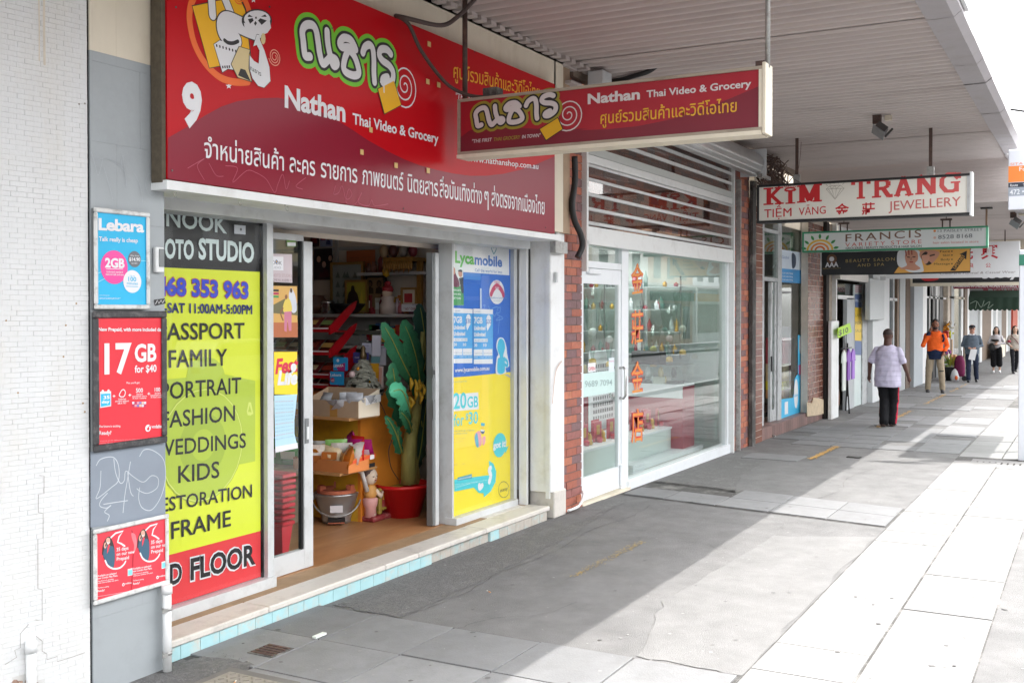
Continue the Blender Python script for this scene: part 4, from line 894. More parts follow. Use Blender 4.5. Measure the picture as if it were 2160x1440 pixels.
ar.word('BEAUTY SALON', k4((808,842))[0], k4((1180,826))[0], 6.6, GD, 3, 0, space=1.3); ar.word('AND SPA', k4((897,874))[0], k4((1100,866))[0], 6.2, GD, 3, 0, space=1.3)
ar.ell(k4((702,815))[0], 10.5, ink('#6a4a35'), 1, 'logo_disc'); ar.ell(k4((702,815))[0], 5, WH, 2, 'logo_disc'); ar.word('AAA', k4((652,878))[0], k4((753,873))[0], 10, WH, 3, 0.03); ar.word('BEAUTY SALON', k4((636,892))[0], k4((768,887))[0], 2, GD, 3)
for w, x, y in (('Face', 1523, 766), ('Skin', 1545, 795), ('Body', 1530, 827), ('Massage', 1478, 860)): ar.word(w, k4((x, y))[0], k4((1600, y - 3))[0], 4.2, ink('#3a2c1e'), 3, 0.004); ar.ell(k4((1614, y - 9))[0], 1.4, BK, 3, 'bullet')
ar.poly(k4((1600,903),(1688,785),(1670,780),(1728,752),(1722,820),(1708,808),(1640,903)), BK, 3, 'arrow'); ar.text('UPSTAIRS', k4((1640,893))[0], k4((1712,795))[0], k4((1622,880))[0], ink('#dfa44e'), 4, 0.01)
ar.build(); bx('pole', X - 0.01, X + 0.02, A.y, A.y + 0.02, B.z - 0.02, A.z, M_white, t)
# --- childrens formal wear sign (white, Chinese characters)
X = 25.0; t = thing('hanging_sign', 'white hanging childrens wear sign with red Chinese characters', 'sign', (X, 2.8, 2.7), group='signs hanging under the awnings')
A = onX(2151, 508, X); B = onX(2151, 584, X); C = onX(1868, 585, X)
bx('face', X, X + 0.14, A.y, C.y, B.z, A.z, mat('sign_white_clean', '#e6e8ea', rough=0.4, var=0.03), t)
fr = FX(X); ar = Art(fr, t); zz5 = Z(1760, 490, 5.4)
ar.text('興', zz5((1672,308))[0], zz5((1868,300))[0], zz5((1672,146))[0], ink('#c41f30'), 2, 0.025); ar.text('公', zz5((1722,402))[0], zz5((1782,400))[0], zz5((1722,350))[0], ink('#cc4a52'), 2, 0.01)
ar.text('光', zz5((1420,312))[0], zz5((1580,306))[0], zz5((1420,170))[0], ink('#c41f30'), 2, 0.02); ar.text('良', zz5((1530,405))[0], zz5((1588,403))[0], zz5((1530,350))[0], ink('#cc4a52'), 2, 0.01)
ar.word('Childrens Formal & Casual Wear', zz5((1198,482))[0], zz5((2060,462))[0], 4.6, ink('#8b7f80'), 2, 0.0, slant=0.25)
ar.poly(zz5((480,472),(1168,458),(1168,468),(480,482)), ink('#b8303a'), 1, 'red_stripe')
ar.build(); p = onX(2120, 500, X + 0.07); rod(t, X + 0.07, p.y, A.z, 3.73, 0.012, M_rod); bx('end_bracket', X, X + 0.1, C.y, C.y + 0.12, B.z - 0.03, B.z + 0.06, M_alu, t)
# --- black shoe shop sign
def xsign(uL, Y):  # X where a sign's wall end sits
    return fx(uL, Y, 590)
X = 29.6; t = thing('hanging_sign', 'black hanging sign with cut-off white lettering below the childrens wear sign', 'sign', (X, 2.8, 2.6), group='signs hanging under the awnings')
A = onX(1925, 568, X); B = onX(1925, 597, X); C = onX(2156, 590, X)
bx('face', X, X + 0.14, C.y, A.y, B.z, A.z, BK, t); bx('frame_rail', X - 0.02, X + 0.16, C.y, A.y + 0.05, B.z - 0.085, B.z - 0.001, M_cream, t); bx('frame_end', X - 0.02, X + 0.16, A.y + 0.001, A.y + 0.05, B.z, A.z, M_cream, t)
fr = FX(X); ar = Art(fr, t); ar.poly([(1943,584),(1975,582),(1980,588),(1968,592),(1950,592)], ink('#c8202a'), 2, 'red_logo', sm=True); ar.word('sooty', (2072, 587), (2148, 584), 14, WH, 2, 0.04); ar.build()
# --- maroon and white signs, green awning further on
X = 33.0; t = thing('hanging_sign', 'maroon hanging sign with white capitals about children and women clothing', 'sign', (X, 2.8, 2.5), group='signs hanging under the awnings')
A = onX(2011, 597, X); B = onX(2011, 609, X); C = onX(2165, 605, X); bx('face', X, X + 0.12, C.y, A.y, B.z, A.z, ink('#7d1c33'), t)
ar = Art(FX(X), t); ar.word('SPECIALISING IN CHILDREN, WOMEN CLOTHINGS, BABY', (2012, 606), (2162, 606.5), 5.2, WH, 2, 0.01); ar.build()
X = 35.5; t = thing('hanging_sign', 'grey shop sign with dark red letters above the green scalloped awning', 'sign', (X, 2.8, 2.4), group='signs hanging under the awnings')
A = onX(2045, 607, X); B = onX(2045, 626, X); C = onX(2165, 615, X); bx('face', X, X + 0.12, C.y, A.y, B.z, A.z, ink('#8d8f8c'), t)
ar = Art(FX(X), t); ar.word('TIEN-HUNG', (2092, 615), (2160, 615.5), 6, ink('#8a1e35'), 2, 0.03); ar.word('貴', (2072, 614), (2086, 614), 6, ink('#8a1e35'), 2, 0.02); ar.word('ASIAN GROCERIES    TEL', (2052, 624), (2160, 624), 3.6, ink('#a8aaa6'), 2); ar.build()
X = 35.0; A = onX(2043, 627, X); B = onX(2043, 652, X); C = onX(2166, 640, X); t = thing('scalloped_awning', 'dark green scalloped fabric awning valance across the far footpath', 'awning', (X, 2.7, B.z))
b = MB(); n = 36; fr = FX(X); pv = None
for i in range(n + 1):
    a = -A.y + (A.y - C.y) * i / n; zb2 = B.z - 0.05 * abs(math.sin(i * math.pi / 3)); w = 0.02 * math.sin(i * 1.1)
    c = (b.vert(fr.p(a, zb2, w)), b.vert(fr.p(a, A.z, 0)))
    if pv: b.face([pv[0], c[0], c[1], pv[1]], True)
    pv = c
b.build('valance', mat('green_canvas', '#22392b', rough=0.8, var=0.25, scale=3), t)
b = MB(); b.quad((X, A.y, A.z), (X, C.y, A.z), (X + 1.2, C.y, A.z + 0.5), (X + 1.2, A.y, A.z + 0.5)); b.build('canvas_top', MC['green_canvas'], t)
ar = Art(fr, t, base=0.03); 
for L in ([(2047,640),(2060,635),(2058,650)], [(2062,636),(2070,648),(2076,634)], [(2075,645),(2088,636),(2084,650),(2095,642)]): ar.stroke(L, 0.02, ink('#7e8f80'), 1, 'scrawl')
ar.build()
# --- bus stop flag and shelter at the right edge
X = 16.0; fr = FX(X); A = fr.at(2127, 316); B = fr.at(2127, 443)
t = thing('bus_stop_flag', 'white, orange and grey bus stop flag with route number at the right edge', 'bus stop sign', (X, 0.8, 0))
bx('panel', X, X + 0.03, -A[0] - 0.62, -A[0], B[1], A[1], mat('flag_white', '#e3e6ee', rough=0.4, var=0.03), t, bev=0.01)
ar = Art(fr, t, base=0.0015)
def rr(v0, v1, m, l=1): z0_ = fr.at(2127, v1)[1]; z1_ = fr.at(2127, v0)[1]; ar.poly([(A[0] + .002, z0_), (A[0] + .61, z0_), (A[0] + .61, z1_), (A[0] + .002, z1_)], m, l, 'band', px=False)
rr(351, 385, ink('#f08a3c')); rr(386, 396, ink('#2e3340')); rr(396, 414, ink('#9aa2ad'))
ar.word('SITA', (2131, 349), (2158, 347), 5, ink('#ee9a80'), 2, 0.01); ar.word('Foots', (2150, 361), (2186, 360), 9, WH, 2, 0.01); ar.word('Route', (2131, 394), (2147, 393), 5.5, WH, 2, 0.01); ar.word('To', (2158, 393), (2166, 392), 5.5, WH, 2, 0.01); ar.word('472 •', (2130, 411), (2160, 409), 10.5, ink('#e9ebee'), 2, 0.01)
ar.build(); q = fr.at(2178, 400)[0]; b = MB(); b.tube([(X + 0.06, -q, gz(X)), (X + 0.06, -q, A[1] + 0.1)], 0.035, n=12); b.build('pole', M_galv, t)
t = thing('bus_shelter', 'bus shelter: tall white column at the right edge, unseen top added for its shadow', 'bus shelter', (17.5, 0.3, gz(17)))
X = 16.05; p = onX(2149, 700, X).y; zt2 = onX(2149, 527, X).z
SW = mat('shelter_white', '#dfe2e8', rough=0.4, var=0.04, dirt='#c9ccd2', dirtamt=0.4)
bx('end_column', X, X + 0.14, p - 0.5, p, gz(X) + 0.0, zt2, SW, t, bev=0.01); zg = onX(2149, 537, X).z; zg2 = onX(2149, 560, X).z
bx('green_band', X - 0.006, X + 0.146, p - 0.506, p + 0.003, zg2, zg, mat('band_green', '#2e7a62', rough=0.4, var=0.05), t)
for i in range(3): bx('roof_post', X + 1.4 * i + 0.2, X + 1.4 * i + 0.28, -0.2, -0.12, gz(X) - 0.02, 3.8, SW, t)
bx('unseen_shade_roof', 16.6, 20.1, -0.3, 0.82, 3.80, 3.86, SW, t, bev=0.01); bx('bench', 17.0, 19.2, -0.15, 0.25, gz(X) + 0.43, gz(X) + 0.48, M_rod, t)  # slab overhead is unseen, added to cast the shadow patch on the footpath
bx('back_panel', 16.3, 19.6, -0.26, -0.24, 0.3, 2.2, M_glass, t)
for i in (17.2, 19.0): bx('bench_leg', i, i + 0.05, -0.1, 0.2, gz(X) - 0.02, gz(X) + 0.43, M_galv, t)
# floodlights under the awning
def flood(loc, label):
    t = thing('floodlight', label, 'floodlight', loc, group='floodlights under the awning'); x, y, z = loc
    bx('mounting', x - 0.03, x + 0.03, y - 0.05, y + 0.05, z - 0.10, z, M_rod, t); bx('conduit_box', x + 0.04, x + 0.12, y - 0.16, y - 0.08, z - 0.06, z, M_cream, t)
    M = Matrix.Translation((x - 0.02, y - 0.03, z - 0.20)) @ Matrix.Scale(0.75, 4) @ Matrix.Rotation(math.radians(38), 4, 'X') @ Matrix.Rotation(math.radians(25), 4, 'Y')
    b = MB(); b.box(-0.10, 0.10, -0.09, 0.09, -0.02, 0.10, M=M); b.build('housing', mat('floodlight_dark', '#4d4a49', rough=0.5, var=0.2), t)
    b = MB(); b.box(-0.13, 0.13, -0.115, 0.115, -0.035, -0.021, M=M); b.build('lens_frame', M_alud, t)
    b = MB(); b.box(-0.02, 0.02, -0.15, -0.12, -0.02, 0.16, M=M); b.build('arm', M_joint, t)
flood((13.7, 2.38, ZC), 'dark floodlight under the near awning between the hanging signs')
flood((20.6, 1.28, 3.72), 'dark floodlight under the far awning beside the bus stop flag')
# overhead wire crossing the sunny footpath
cable('overhead_wire', 'service wire leaving the awning edge towards the street', [(15.0, 0.98, 4.56), (14.8, 0.2, 4.4), (15.2, -1.5, 4.5), (16.5, -6, 5.5), (18, -12, 7)], 0.014, M_black)
# ------------------------------------------------------------------ photo studio window (printed film behind glass)
fw = FY(4.935)
t = thing('studio_window', 'yellow, red and black photo studio window sign listing passport, family and portrait services', 'window sign', (4.9, 4.94, ZF + 0.07))
wx0, wx1 = 4.19, xa - 0.006
zy = onY(543, 573, 4.935).z; zr_ = onY(550, 1119, 4.935).z; zb0 = ZF + 0.075
bx('black_panel', wx0, wx1, 4.937, 4.95, zy, ztop, mat('studio_black', '#2b2a2c', rough=0.3, var=0.1), t)
bx('yellow_panel', wx0, wx1, 4.937, 4.95, zr_, zy - 0.0005, mat('studio_yellow', '#dfe83a', rough=0.5, var=0.02), t)
bx('red_panel', wx0, wx1, 4.937, 4.95, zb0, zr_ - 0.0005, mat('studio_red', '#e23b40', rough=0.5, var=0.02), t)
bx('glass', wx0, wx1, 4.905, 4.909, zb0, ztop, M_glassd, t)
ar = Art(fw, t); PW = ink('#d5e2e0'); CAMG = ink('#b9cc44'); CAMD = ink('#a9bd40')
def W(s_, p0, p1, cap, m=BK, b=0.012, l=4): ar.word(s_, p0, p1, cap, m, l, b)
ar.poly([(330,806),(352,800),(393,796),(398,773),(412,758),(430,752),(452,756),(468,770),(474,789),(538,803),(538,972),(440,992),(330,1013)], CAMG, 0, 'camera_print')
cc = fw.at(428, 938); 
for r, m, l in ((0.36, CAMD, 1), (0.345, CAMG, 1.4), (0.20, CAMD, 1.8), (0.10, CAMG, 2.2)): ar.poly([(cc[0] + r * math.cos(k * .25), cc[1] + r * math.sin(k * .25)) for k in range(25)], m, l, 'lens_print', px=False)
ar.stroke([(cc[0] + .35 * math.cos(k * .25), cc[1] + .35 * math.sin(k * .25)) for k in range(26)], 0.008, ink('#d8e270'), 2.6, 'lens_ring', sm=False, px=False)
ar.poly([(520,868),(524,848),(529,848),(534,872),(528,876),(522,875)], ink('#d8e270'), 1, 'camera_detail'); ar.poly([(523,868),(526,854),(530,869)], CAMG, 1.5, 'camera_detail')
W('NOOK', (350, 476), (478, 492), 37, PW, 0.02); W('PHOTO', (312, 542), (408, 546), 40, PW, 0.035); W('STUDIO', (418, 545), (535, 553), 42, PW, 0.035)
W('0468 353 963', (307, 620), (524, 629), 37, ink('#c23a55'), 0.062, 3); W('0468 353 963', (307.5, 619.5), (523.5, 628.5), 36, ink('#2a46c8'), 0.04, 4)
W('MON-SAT 11:00AM-5:00PM', (292, 658), (531, 662), 21, ink('#1f2a6e'), 0.03)
W('PASSPORT', (332, 717), (515, 713), 36); W('FAMILY', (356, 775), (478, 770), 37); W('PORTRAIT', (338, 843), (508, 828), 36); W('FASHION', (340, 903), (495, 886), 35)
W('WEDDINGS', (325, 963), (518, 943), 34); W('KIDS', (375, 1018), (462, 1006), 36); W('RESTORATION', (318, 1083), (531, 1047), 30); W('FRAME', (361, 1136), (486, 1108), 36)
W('2ND', (305, 1246), (384, 1226), 44, WH, 0.075, 3); W('FLOOR', (400, 1223), (539, 1187), 45, WH, 0.075, 3)
W('2ND', (307, 1245), (383, 1226), 43, BK, 0.03, 4); W('FLOOR', (401, 1222), (538, 1187), 44, BK, 0.03, 4)
ar.poly([(493,474),(517,476),(517,495),(493,493)], ink('#dcdfe6'), 5, 'card'); ar.ell((507, 484), 3, ink('#6a6d74'), 6, 'card_dot')
ar.build()
# small pole sticker scratches on the mullion are left to the material
# ------------------------------------------------------------------ poster frames on the grey pillar
def posterframe(name, label, x0, vT0, vB0, x1, fr_, fwid, mf, mface, dep=0.03):
    A = fr_.at(x0, vT0); B = fr_.at(x0, vB0); C = fr_.at(x1, vB0)
    t = thing(name, label, 'poster', fr_.p(A[0], B[1]), group='framed posters on the grey pillar')
    y = fr_.o.y; xL, xR, zT, zB = A[0], C[0], A[1], B[1]
    bx('poster_sheet', xL + fwid * 0.7, xR - fwid * 0.7, y, y + 0.006, zB + fwid * 0.7, zT - fwid * 0.7, mface, t)
    bx('backing', xL + 0.004, xR - 0.004, y + 0.0065, YP - 0.0025, zB + 0.004, zT - 0.004, M_alud, t)
    for (a, b_, c, d) in ((xL, xR, zT - fwid, zT), (xL, xR, zB, zB + fwid)): bx('frame_rail', a, b_, y - 0.014, y - 0.001 + 0.004, c, d, mf, t, bev=0.006)
    for (a, b_) in ((xL, xL + fwid), (xR - fwid, xR)): bx('frame_stile', a, b_, y - 0.0135, y + 0.0025, zB + fwid + 0.001, zT - fwid - 0.001, mf, t, bev=0.006)
    return t
M_fr1 = mat('chipped_white_frame', '#d5d6d4', rough=0.4, var=0.1, dirt='#6f6c69', dirtamt=0.8, dscale=14)
M_fr2 = mat('black_poster_frame', '#3a3a3c', rough=0.4, var=0.2, dirt='#807d7b', dirtamt=0.7, dscale=18)
CY = ink('#2bb3dd'); 
fp = FY(YP - 0.02); K = Z(195, 430, 2.717)
t = posterframe('framed_poster', 'blue phone plan poster with pink circle in a white frame, topmost on the grey pillar', 196, 437, 652, 315, fp, 0.024, M_fr1, mat('poster_cyan', '#27b2e0', rough=0.5, var=0.04))
ar = Art(fp, t)
ar.word('Lebara', K((32,148))[0], K((294,162))[0], 24, WH, 3, 0.035, space=0.95); ar.word('Talk really is cheap', K((35,212))[0], K((258,222))[0], 9, WH, 3, 0.02)
ar.ell(K((124,363))[0], 35.5, ink('#e84a9c'), 1, 'circle_print', asp=1.0); ar.ell(K((240,317))[0], 17, ink('#6a6e74'), 1.5, 'circle_print'); ar.ell(K((227,445))[0], 24, WH, 2, 'circle_print')
ar.word('2GB', K((70,362))[0], K((182,366))[0], 19, WH, 3, 0.04); ar.stroke(K((78,372),(172,374)), 0.003, WH, 3, 'rule', sm=False); ar.word('Unlimited standard', K((78,394))[0], K((172,396))[0], 4, WH, 3, 0.01); ar.word('national talk and text', K((74,408))[0], K((178,411))[0], 4, WH, 3, 0.01)
ar.word('$14.90', K((208,326))[0], K((272,328))[0], 7, WH, 3, 0.03); ar.word('Was from', K((214,300))[0], K((266,302))[0], 3, WH, 3); ar.word('ALL NEW', K((222,344))[0], K((256,345))[0], 3, WH, 3)
ar.word('100', K((203,442))[0], K((249,444))[0], 9, CY, 3, 0.02); ar.word('minutes', K((195,462))[0], K((258,464))[0], 6, CY, 3, 0.01); ar.word('Up to', K((212,416))[0], K((240,417))[0], 3.4, CY, 3); ar.stroke(K((192,472),(258,475)), 0.003, CY, 3, 'rule', sm=False)
for y, x1_ in ((526, 96), (541, 160), (545, 150)): ar.word('terms and conditions apply in store', K((38,y))[0], K((x1_,y + 1))[0], 2.2, WH, 3)
for L in ([(205,322),(306,327)], [(30,398),(60,385)], [(30,448),(75,425)]): ar.stroke(K(*L), 0.004, ink('#8fd4ea'), 0.6, 'ray_print', sm=False)
ar.build()
t = posterframe('framed_poster', 'red prepaid poster offering 17GB for $40 in a chipped black frame', 194, 656, 954, 351, fp, 0.036, M_fr2, mat('poster_red', '#e0313f', rough=0.4, var=0.08, scale=7))
ar = Art(fp, t)
ar.word('New Prepaid, with more included data', K((32,728))[0], K((408,729))[0], 7.5, WH, 3, 0.03)
ar.word('17', K((66,970))[0], K((222,962))[0], 62, WH, 3, 0.03); ar.word('GB', K((240,903))[0], K((364,897))[0], 36, WH, 3, 0.03); ar.word('for $40', K((240,966))[0], K((365,960))[0], 15, WH, 3, 0.02); ar.word("Plus you'll get:", K((193,1030))[0], K((270,1028))[0], 4, WH, 3, 0.01)
ar.poly(K((42,1075),(105,1072),(105,1158),(42,1168)), WH, 2, 'calendar'); ar.poly(K((46,1088),(101,1085),(101,1152),(46,1161)), CY, 3, 'calendar'); ar.word('35', K((60,1118))[0], K((96,1115))[0], 7, WH, 4, 0.03); ar.word('day', K((50,1142))[0], K((96,1138))[0], 6, WH, 4, 0.03)
ar.ell(K((57,1072))[0], 3, WH, 2.3, 'calendar'); ar.ell(K((90,1070))[0], 3, WH, 2.3, 'calendar')
for x, y in ((121,1106),(212,1100),(321,1092)): ar.word('+', K((x - 8,y + 6))[0], K((x + 8,y + 5))[0], 8, WH, 3, 0.02)
ar.stroke(K((152,1090),(165,1068),(178,1064),(186,1078),(180,1100),(165,1105),(152,1098),(152,1090)), 0.005, WH, 3, 'map_outline')
for s_, x0_, x1_, y, c in (('500',247,287,1080,9),('100',354,386,1074,8),('Standard',250,286,1094,3),('international mins to',226,310,1106,3),('30 Zone 1 countries',228,306,1117,3),('Standard',354,388,1088,3),('international mins to',330,408,1100,3),('20 Zone 2 countries',332,404,1111,3),('Unlimited',146,190,1122,3.4),('standard national',128,206,1134,3.4),('calls & TXT',142,192,1146,3.4),('The future is exciting.',34,160,1280,4.5),('Ready?',36,106,1322,8),('vodafone',336,410,1284,7.5)):
    ar.word(s_, K((x0_,y))[0], K((x1_,y - (x1_ - x0_) * 0.03))[0], c, WH, 3, 0.015)
for k in range(12): ar.rect(278 + (k % 6) * 5, 847 + (k // 6) * 6, 852 + (k // 6) * 6, 282.5 + (k % 6) * 5, ink(['#d5d8e8', '#c23a62', '#e0a0b0', '#8a7fc0', '#e8c9b0'][k % 5]), 3, 'flag_print')
ar.ell(K((316,1284))[0], 7.4, WH, 3, 'logo_disc'); ar.ell(K((317,1288))[0], 3.2, ink('#e0313f'), 4, 'logo_drop'); ar.stroke(K((316,1282),(324,1272)), 0.006, ink('#e0313f'), 4, 'logo_tail', sm=False)
for y in (1360, 1372, 1382): ar.word('Countries may vary. See vodafone store for terms and conditions of the plan', K((34,y))[0], K((285 + (y - 1360) * 5,y - 12))[0], 2, ink('#eeb0b6'), 3)
ar.build()
K = Z(195, 1080, 6.857)
t = posterframe('framed_poster', 'low wide frame holding two crumpled red prepaid posters, lowest on the grey pillar', 195, 1117, 1277, 355, fp, 0.024, M_fr1, mat('poster_red2', '#e4404e', rough=0.4, var=0.14, scale=9))
ar = Art(fp, t)
ar.stroke(K((566,265),(590,330),(620,480),(590,620),(582,760),(575,900),(560,1120)), 0.008, mat('poster_fold', '#b92c3c', rough=0.4, var=0.1), 0.4, 'fold', sm=True)
ar.poly(K((560,300),(615,320),(640,440),(620,540),(585,600),(600,480),(570,380)), mat('poster_crease', '#ea7f88', rough=0.35, var=0.2), 0.6, 'crease', sm=True)
for dx, dy, s_ in ((0, 0, 1.0), (513, -105, 0.95)):
    def Q(*L): return K(*[(60 + (x - 60) * s_ + dx, y * 1.0 + dy * (1 + 0 * x)) for x, y in L])
    ar.poly(Q((135,600),(150,470),(190,380),(230,345),(265,370),(300,450),(320,560),(320,700),(295,800),(220,745),(165,670),(150,620)), ink('#3b3436'), 1, 'woman_print', sm=True)
    ar.poly(Q((190,470),(240,480),(300,500),(322,620),(300,790),(225,745),(170,665),(150,600)), ink('#3f6076'), 1.5, 'jacket_print', sm=True)
    ar.poly(Q((193,400),(205,370),(235,365),(250,395),(248,440),(225,465),(200,450)), ink('#d9a893'), 2, 'face_print', sm=True)
    ar.poly(Q((160,490),(170,440),(200,440),(195,500),(175,520)), ink('#d9a893'), 2.2, 'hand_print', sm=True); ar.poly(Q((225,465),(250,470),(225,560),(205,600),(210,520)), ink('#e4404e'), 2.2, 'blouse_print')
    ar.stroke(Q((205,430),(222,445),(240,428)), 0.004, WH, 2.8, 'smile'); ar.stroke(Q((200,440),(185,480)), 0.008, ink('#5b4a46'), 2.6, 'phone_print', sm=False)
    ar.stroke(Q((265,360),(330,300),(440,268),(380,350),(360,430),(410,450),(462,485)), 0.009, WH, 2, 'speech_mark', sm=False)
    ar.stroke(Q((180,695),(220,770),(300,812),(390,800),(450,750),(475,705)), 0.009, WH, 2, 'speech_mark')
    for st, x0_, x1_, y, c in (('35 days',342,515,562,50),('on our new',342,605,628,48),('Prepaid',345,522,698,48),('Available on selected',68,342,932,28),('new Combo Plus Plans.',68,360,968,28),('The future is exciting',68,300,1005,18),('when you combine two plans',72,370,1030,18),('The future is exciting',72,232,1100,18),('Ready?',70,170,1150,30),('vodafone',465,560,1040,26)):
        P0_, P1_ = Q((x0_, y), (x1_, y - (x1_ - x0_) * 0.16)); ar.word(st, P0_, P1_, c / 6.857, WH, 3, 0.015)
    ar.poly(Q((505,820),(575,800),(575,905),(505,920)), WH, 2, 'calendar'); ar.poly(Q((512,838),(570,822),(570,898),(512,910)), ink('#7fd0e6'), 2.6, 'calendar')
    ar.ell(Q((443,1042))[0], 3.4, WH, 2, 'logo_disc'); ar.ell(Q((443,1044))[0], 1.5, ink('#e4404e'), 3, 'logo_drop')
    ar.stroke(Q((70,1215),(300,1178),(540,1135)), 0.002, ink('#f0b0b6'), 2, 'rule', sm=False)
ar.build()
# ------------------------------------------------------------------ advertising window on the right of the door
fl = FY(4.938); L_ = Z(945, 480, 4.5)
t = thing('advert_window', 'blue and yellow phone card window display right of the open door', 'window sign', (8.5, 4.94, ZF + 0.06))
lx0, lx1 = xd + 0.002, xe - 0.002; zm_ = onY(955, 797, 4.938).z
LB = ink('#0f62c8'); zt3 = 2.585
bx('blue_sheet', lx0, lx1, 4.940, 4.95, zm_, zt3, mat('lyca_blue', '#1266c9', rough=0.45, var=0.06, scale=2), t)
bx('yellow_sheet', lx0, lx1, 4.940, 4.95, ZF + 0.062, zm_ - 0.0005, mat('optus_yellow', '#f2dc2e', rough=0.45, var=0.05, scale=2.5), t)
bx('glass', lx0, lx1, 4.905, 4.909, ZF + 0.062, zt3, M_glassd, t)
ar = Art(fl, t); l0 = 954.5
ar.poly(L_((42,120),(578,187),(580,453),(44,415)), WH, 1, 'white_band'); ar.word('Lyca', L_((65,330))[0], L_((248,348))[0], 24, ink('#5ab947'), 2, 0.035); ar.word('mobile', L_((250,348))[0], L_((512,372))[0], 21, ink('#1f66b8'), 2, 0.035, raw=0.68)
ar.stroke(L_((432,250),(412,205),(416,182),(432,190),(448,182),(456,205),(438,245)), 0.012, ink('#3b8fa0'), 2, 'heart_mark'); ar.word('Call the world for less', L_((253,416))[0], L_((510,436))[0], 6.5, ink('#4a76b8'), 2, 0.01)
ar.ell(L_((463,612))[0], 25.5, WH, 1, 'oval_badge', asp=1.27); ar.word('FREE', L_((440,530))[0], L_((490,533))[0], 5.5, ink('#b8325a'), 2, 0.01)
ar.stroke(L_((408,632),(425,590),(450,560),(465,555),(490,572),(515,612),(523,640)), 0.05, ink('#c22f5c'), 2, 'arc_arrow'); ar.poly(L_((398,622),(424,620),(406,652)), ink('#c22f5c'), 2.5, 'arrow_tip'); ar.poly(L_((508,632),(534,628),(526,655)), ink('#c22f5c'), 2.5, 'arrow_tip'); ar.word('Calls', L_((446,580))[0], L_((482,580))[0], 4, WH, 3, 0.02)
ar.word('Lycamobile to Lycamobile', L_((366,672))[0], L_((560,676))[0], 4, ink('#4f86b8'), 2, 0.01); ar.word('see website', L_((432,698))[0], L_((496,699))[0], 2.2, ink('#99aaaa'), 2)
ar.poly(L_((42,345),(140,352),(148,738),(44,738)), ink('#dfe6e2'), 1.5, 'flyer'); ar.poly(L_((44,545),(146,560),(148,736),(44,738)), ink('#3f9a55'), 2, 'flyer_green')
ar.poly(L_((42,380),(60,385),(72,440),(100,500),(104,560),(44,545)), ink('#6d2a44'), 2.5, 'person_print', sm=True); ar.poly(L_((44,385),(62,385),(66,430),(48,445)), SK, 3, 'person_print', sm=True); ar.poly(L_((96,410),(128,408),(130,460),(112,470),(98,450)), SK, 3, 'person_print', sm=True); ar.poly(L_((100,480),(142,470),(146,620),(128,625)), ink('#2f3338'), 2.6, 'person_print'); ar.poly(L_((94,415),(100,402),(125,400),(132,420)), BK, 3.4, 'hair_print', sm=True)
for i_, w_ in enumerate(('MORE DATA','MORE INTL','GET YOURS')): ar.word(w_, L_((46,600 + i_ * 38))[0], L_((120,604 + i_ * 38))[0], 4, WH, 3, 0.02)
for dx in (0, 193):
    def q(*L): return L_(*[(x + dx, y + dx * 0.03) for x, y in L])
    ar.poly(q((46,762),(232,772),(232,1285),(48,1288)), ink('#4aa3e0'), 1, 'plan_sheet'); ar.poly(q((46,762),(232,772),(232,815),(46,808)), WH, 2, 'plan_header'); ar.poly(q((50,1243),(228,1240),(228,1285),(50,1287)), WH, 2, 'plan_footer')
    ar.word('7GB', q((52,902))[0], q((132,902))[0], 13, WH, 3, 0.03); ar.ell(q((191,880))[0], 13, WH, 2, 'price_bubble', asp=0.8); ar.poly(q((168,925),(200,935),(180,975)), WH, 2.3, 'bubble_tail'); ar.word('$30', q((165,905))[0], q((215,905))[0], 9, ink('#1f66b8'), 3, 0.01)
    for i_, y in enumerate((965, 1025)): ar.word('Unlimited', q((52,y))[0], q((160,y - 2))[0], 8, WH, 3, 0.04)
    ar.poly(q((52,1048),(182,1048),(182,1078),(52,1080)), WH, 2, 'label_box'); ar.word('AU 011 021 031', q((56,1074))[0], q((178,1072))[0], 4, ink('#6aa0c8'), 3, 0.01); ar.word('30', q((54,1122))[0], q((82,1122))[0], 6, WH, 3, 0.03); ar.word('10', q((140,1122))[0], q((170,1122))[0], 6, WH, 3, 0.03)
    ar.poly(q((50,1150),(134,1148),(134,1208),(50,1210)), WH, 2, 'label_box'); ar.poly(q((140,1148),(226,1146),(226,1208),(140,1209)), WH, 2, 'label_box')
    ar.word('Lycamobile', q((58,794))[0], q((112,796))[0], 2.6, ink('#4f86b8'), 3); ar.word('OPTUS  BONUS', q((58,1195))[0], q((220,1193))[0], 2.8, ink('#88a0b8'), 3); ar.word('data   valid  for ever', q((52,1228))[0], q((222,1226))[0], 2.6, WH, 3)
ar.poly(L_((302,575),(316,578),(318,768),(304,766)), ink('#c9dcf0'), 1, 'peeled_strip'); ar.poly(L_((150,425),(310,440),(310,500),(152,490)), ink('#3f86d6'), 0.5, 'faded_patch')
ar.poly(L_((455,1385),(460,1240),(476,1200),(456,1130),(470,1060),(500,1042),(530,1060),(552,1130),(560,1200),(580,1300),(565,1325),(545,1335),(545,1378)), WH, 2, 'figure_outline', sm=True)
ar.poly(L_((470,1375),(470,1250),(490,1225),(466,1150),(476,1075),(500,1052),(528,1075),(540,1140),(522,1215),(536,1260),(532,1372)), ink('#35b9dc'), 3, 'figure_print', sm=True); ar.stroke(L_((530,1240),(560,1270),(560,1310),(540,1300)), 0.03, ink('#35b9dc'), 3.3, 'figure_arm')
ar.word('www.lycamobile.com.au', L_((62,1372))[0], L_((390,1350))[0], 9, WH, 3, 0.02)
for L in ([(330,740),(350,735),(340,760)], [(380,745),(400,780),(430,760),(470,760),(440,840),(420,800)], [(475,760),(495,760),(490,800),(460,820),(520,860),(455,880),(485,850),(480,920),(472,1010)]): ar.stroke(L_(*L), 0.004, ink('#8fbde8'), 4, 'scratch')
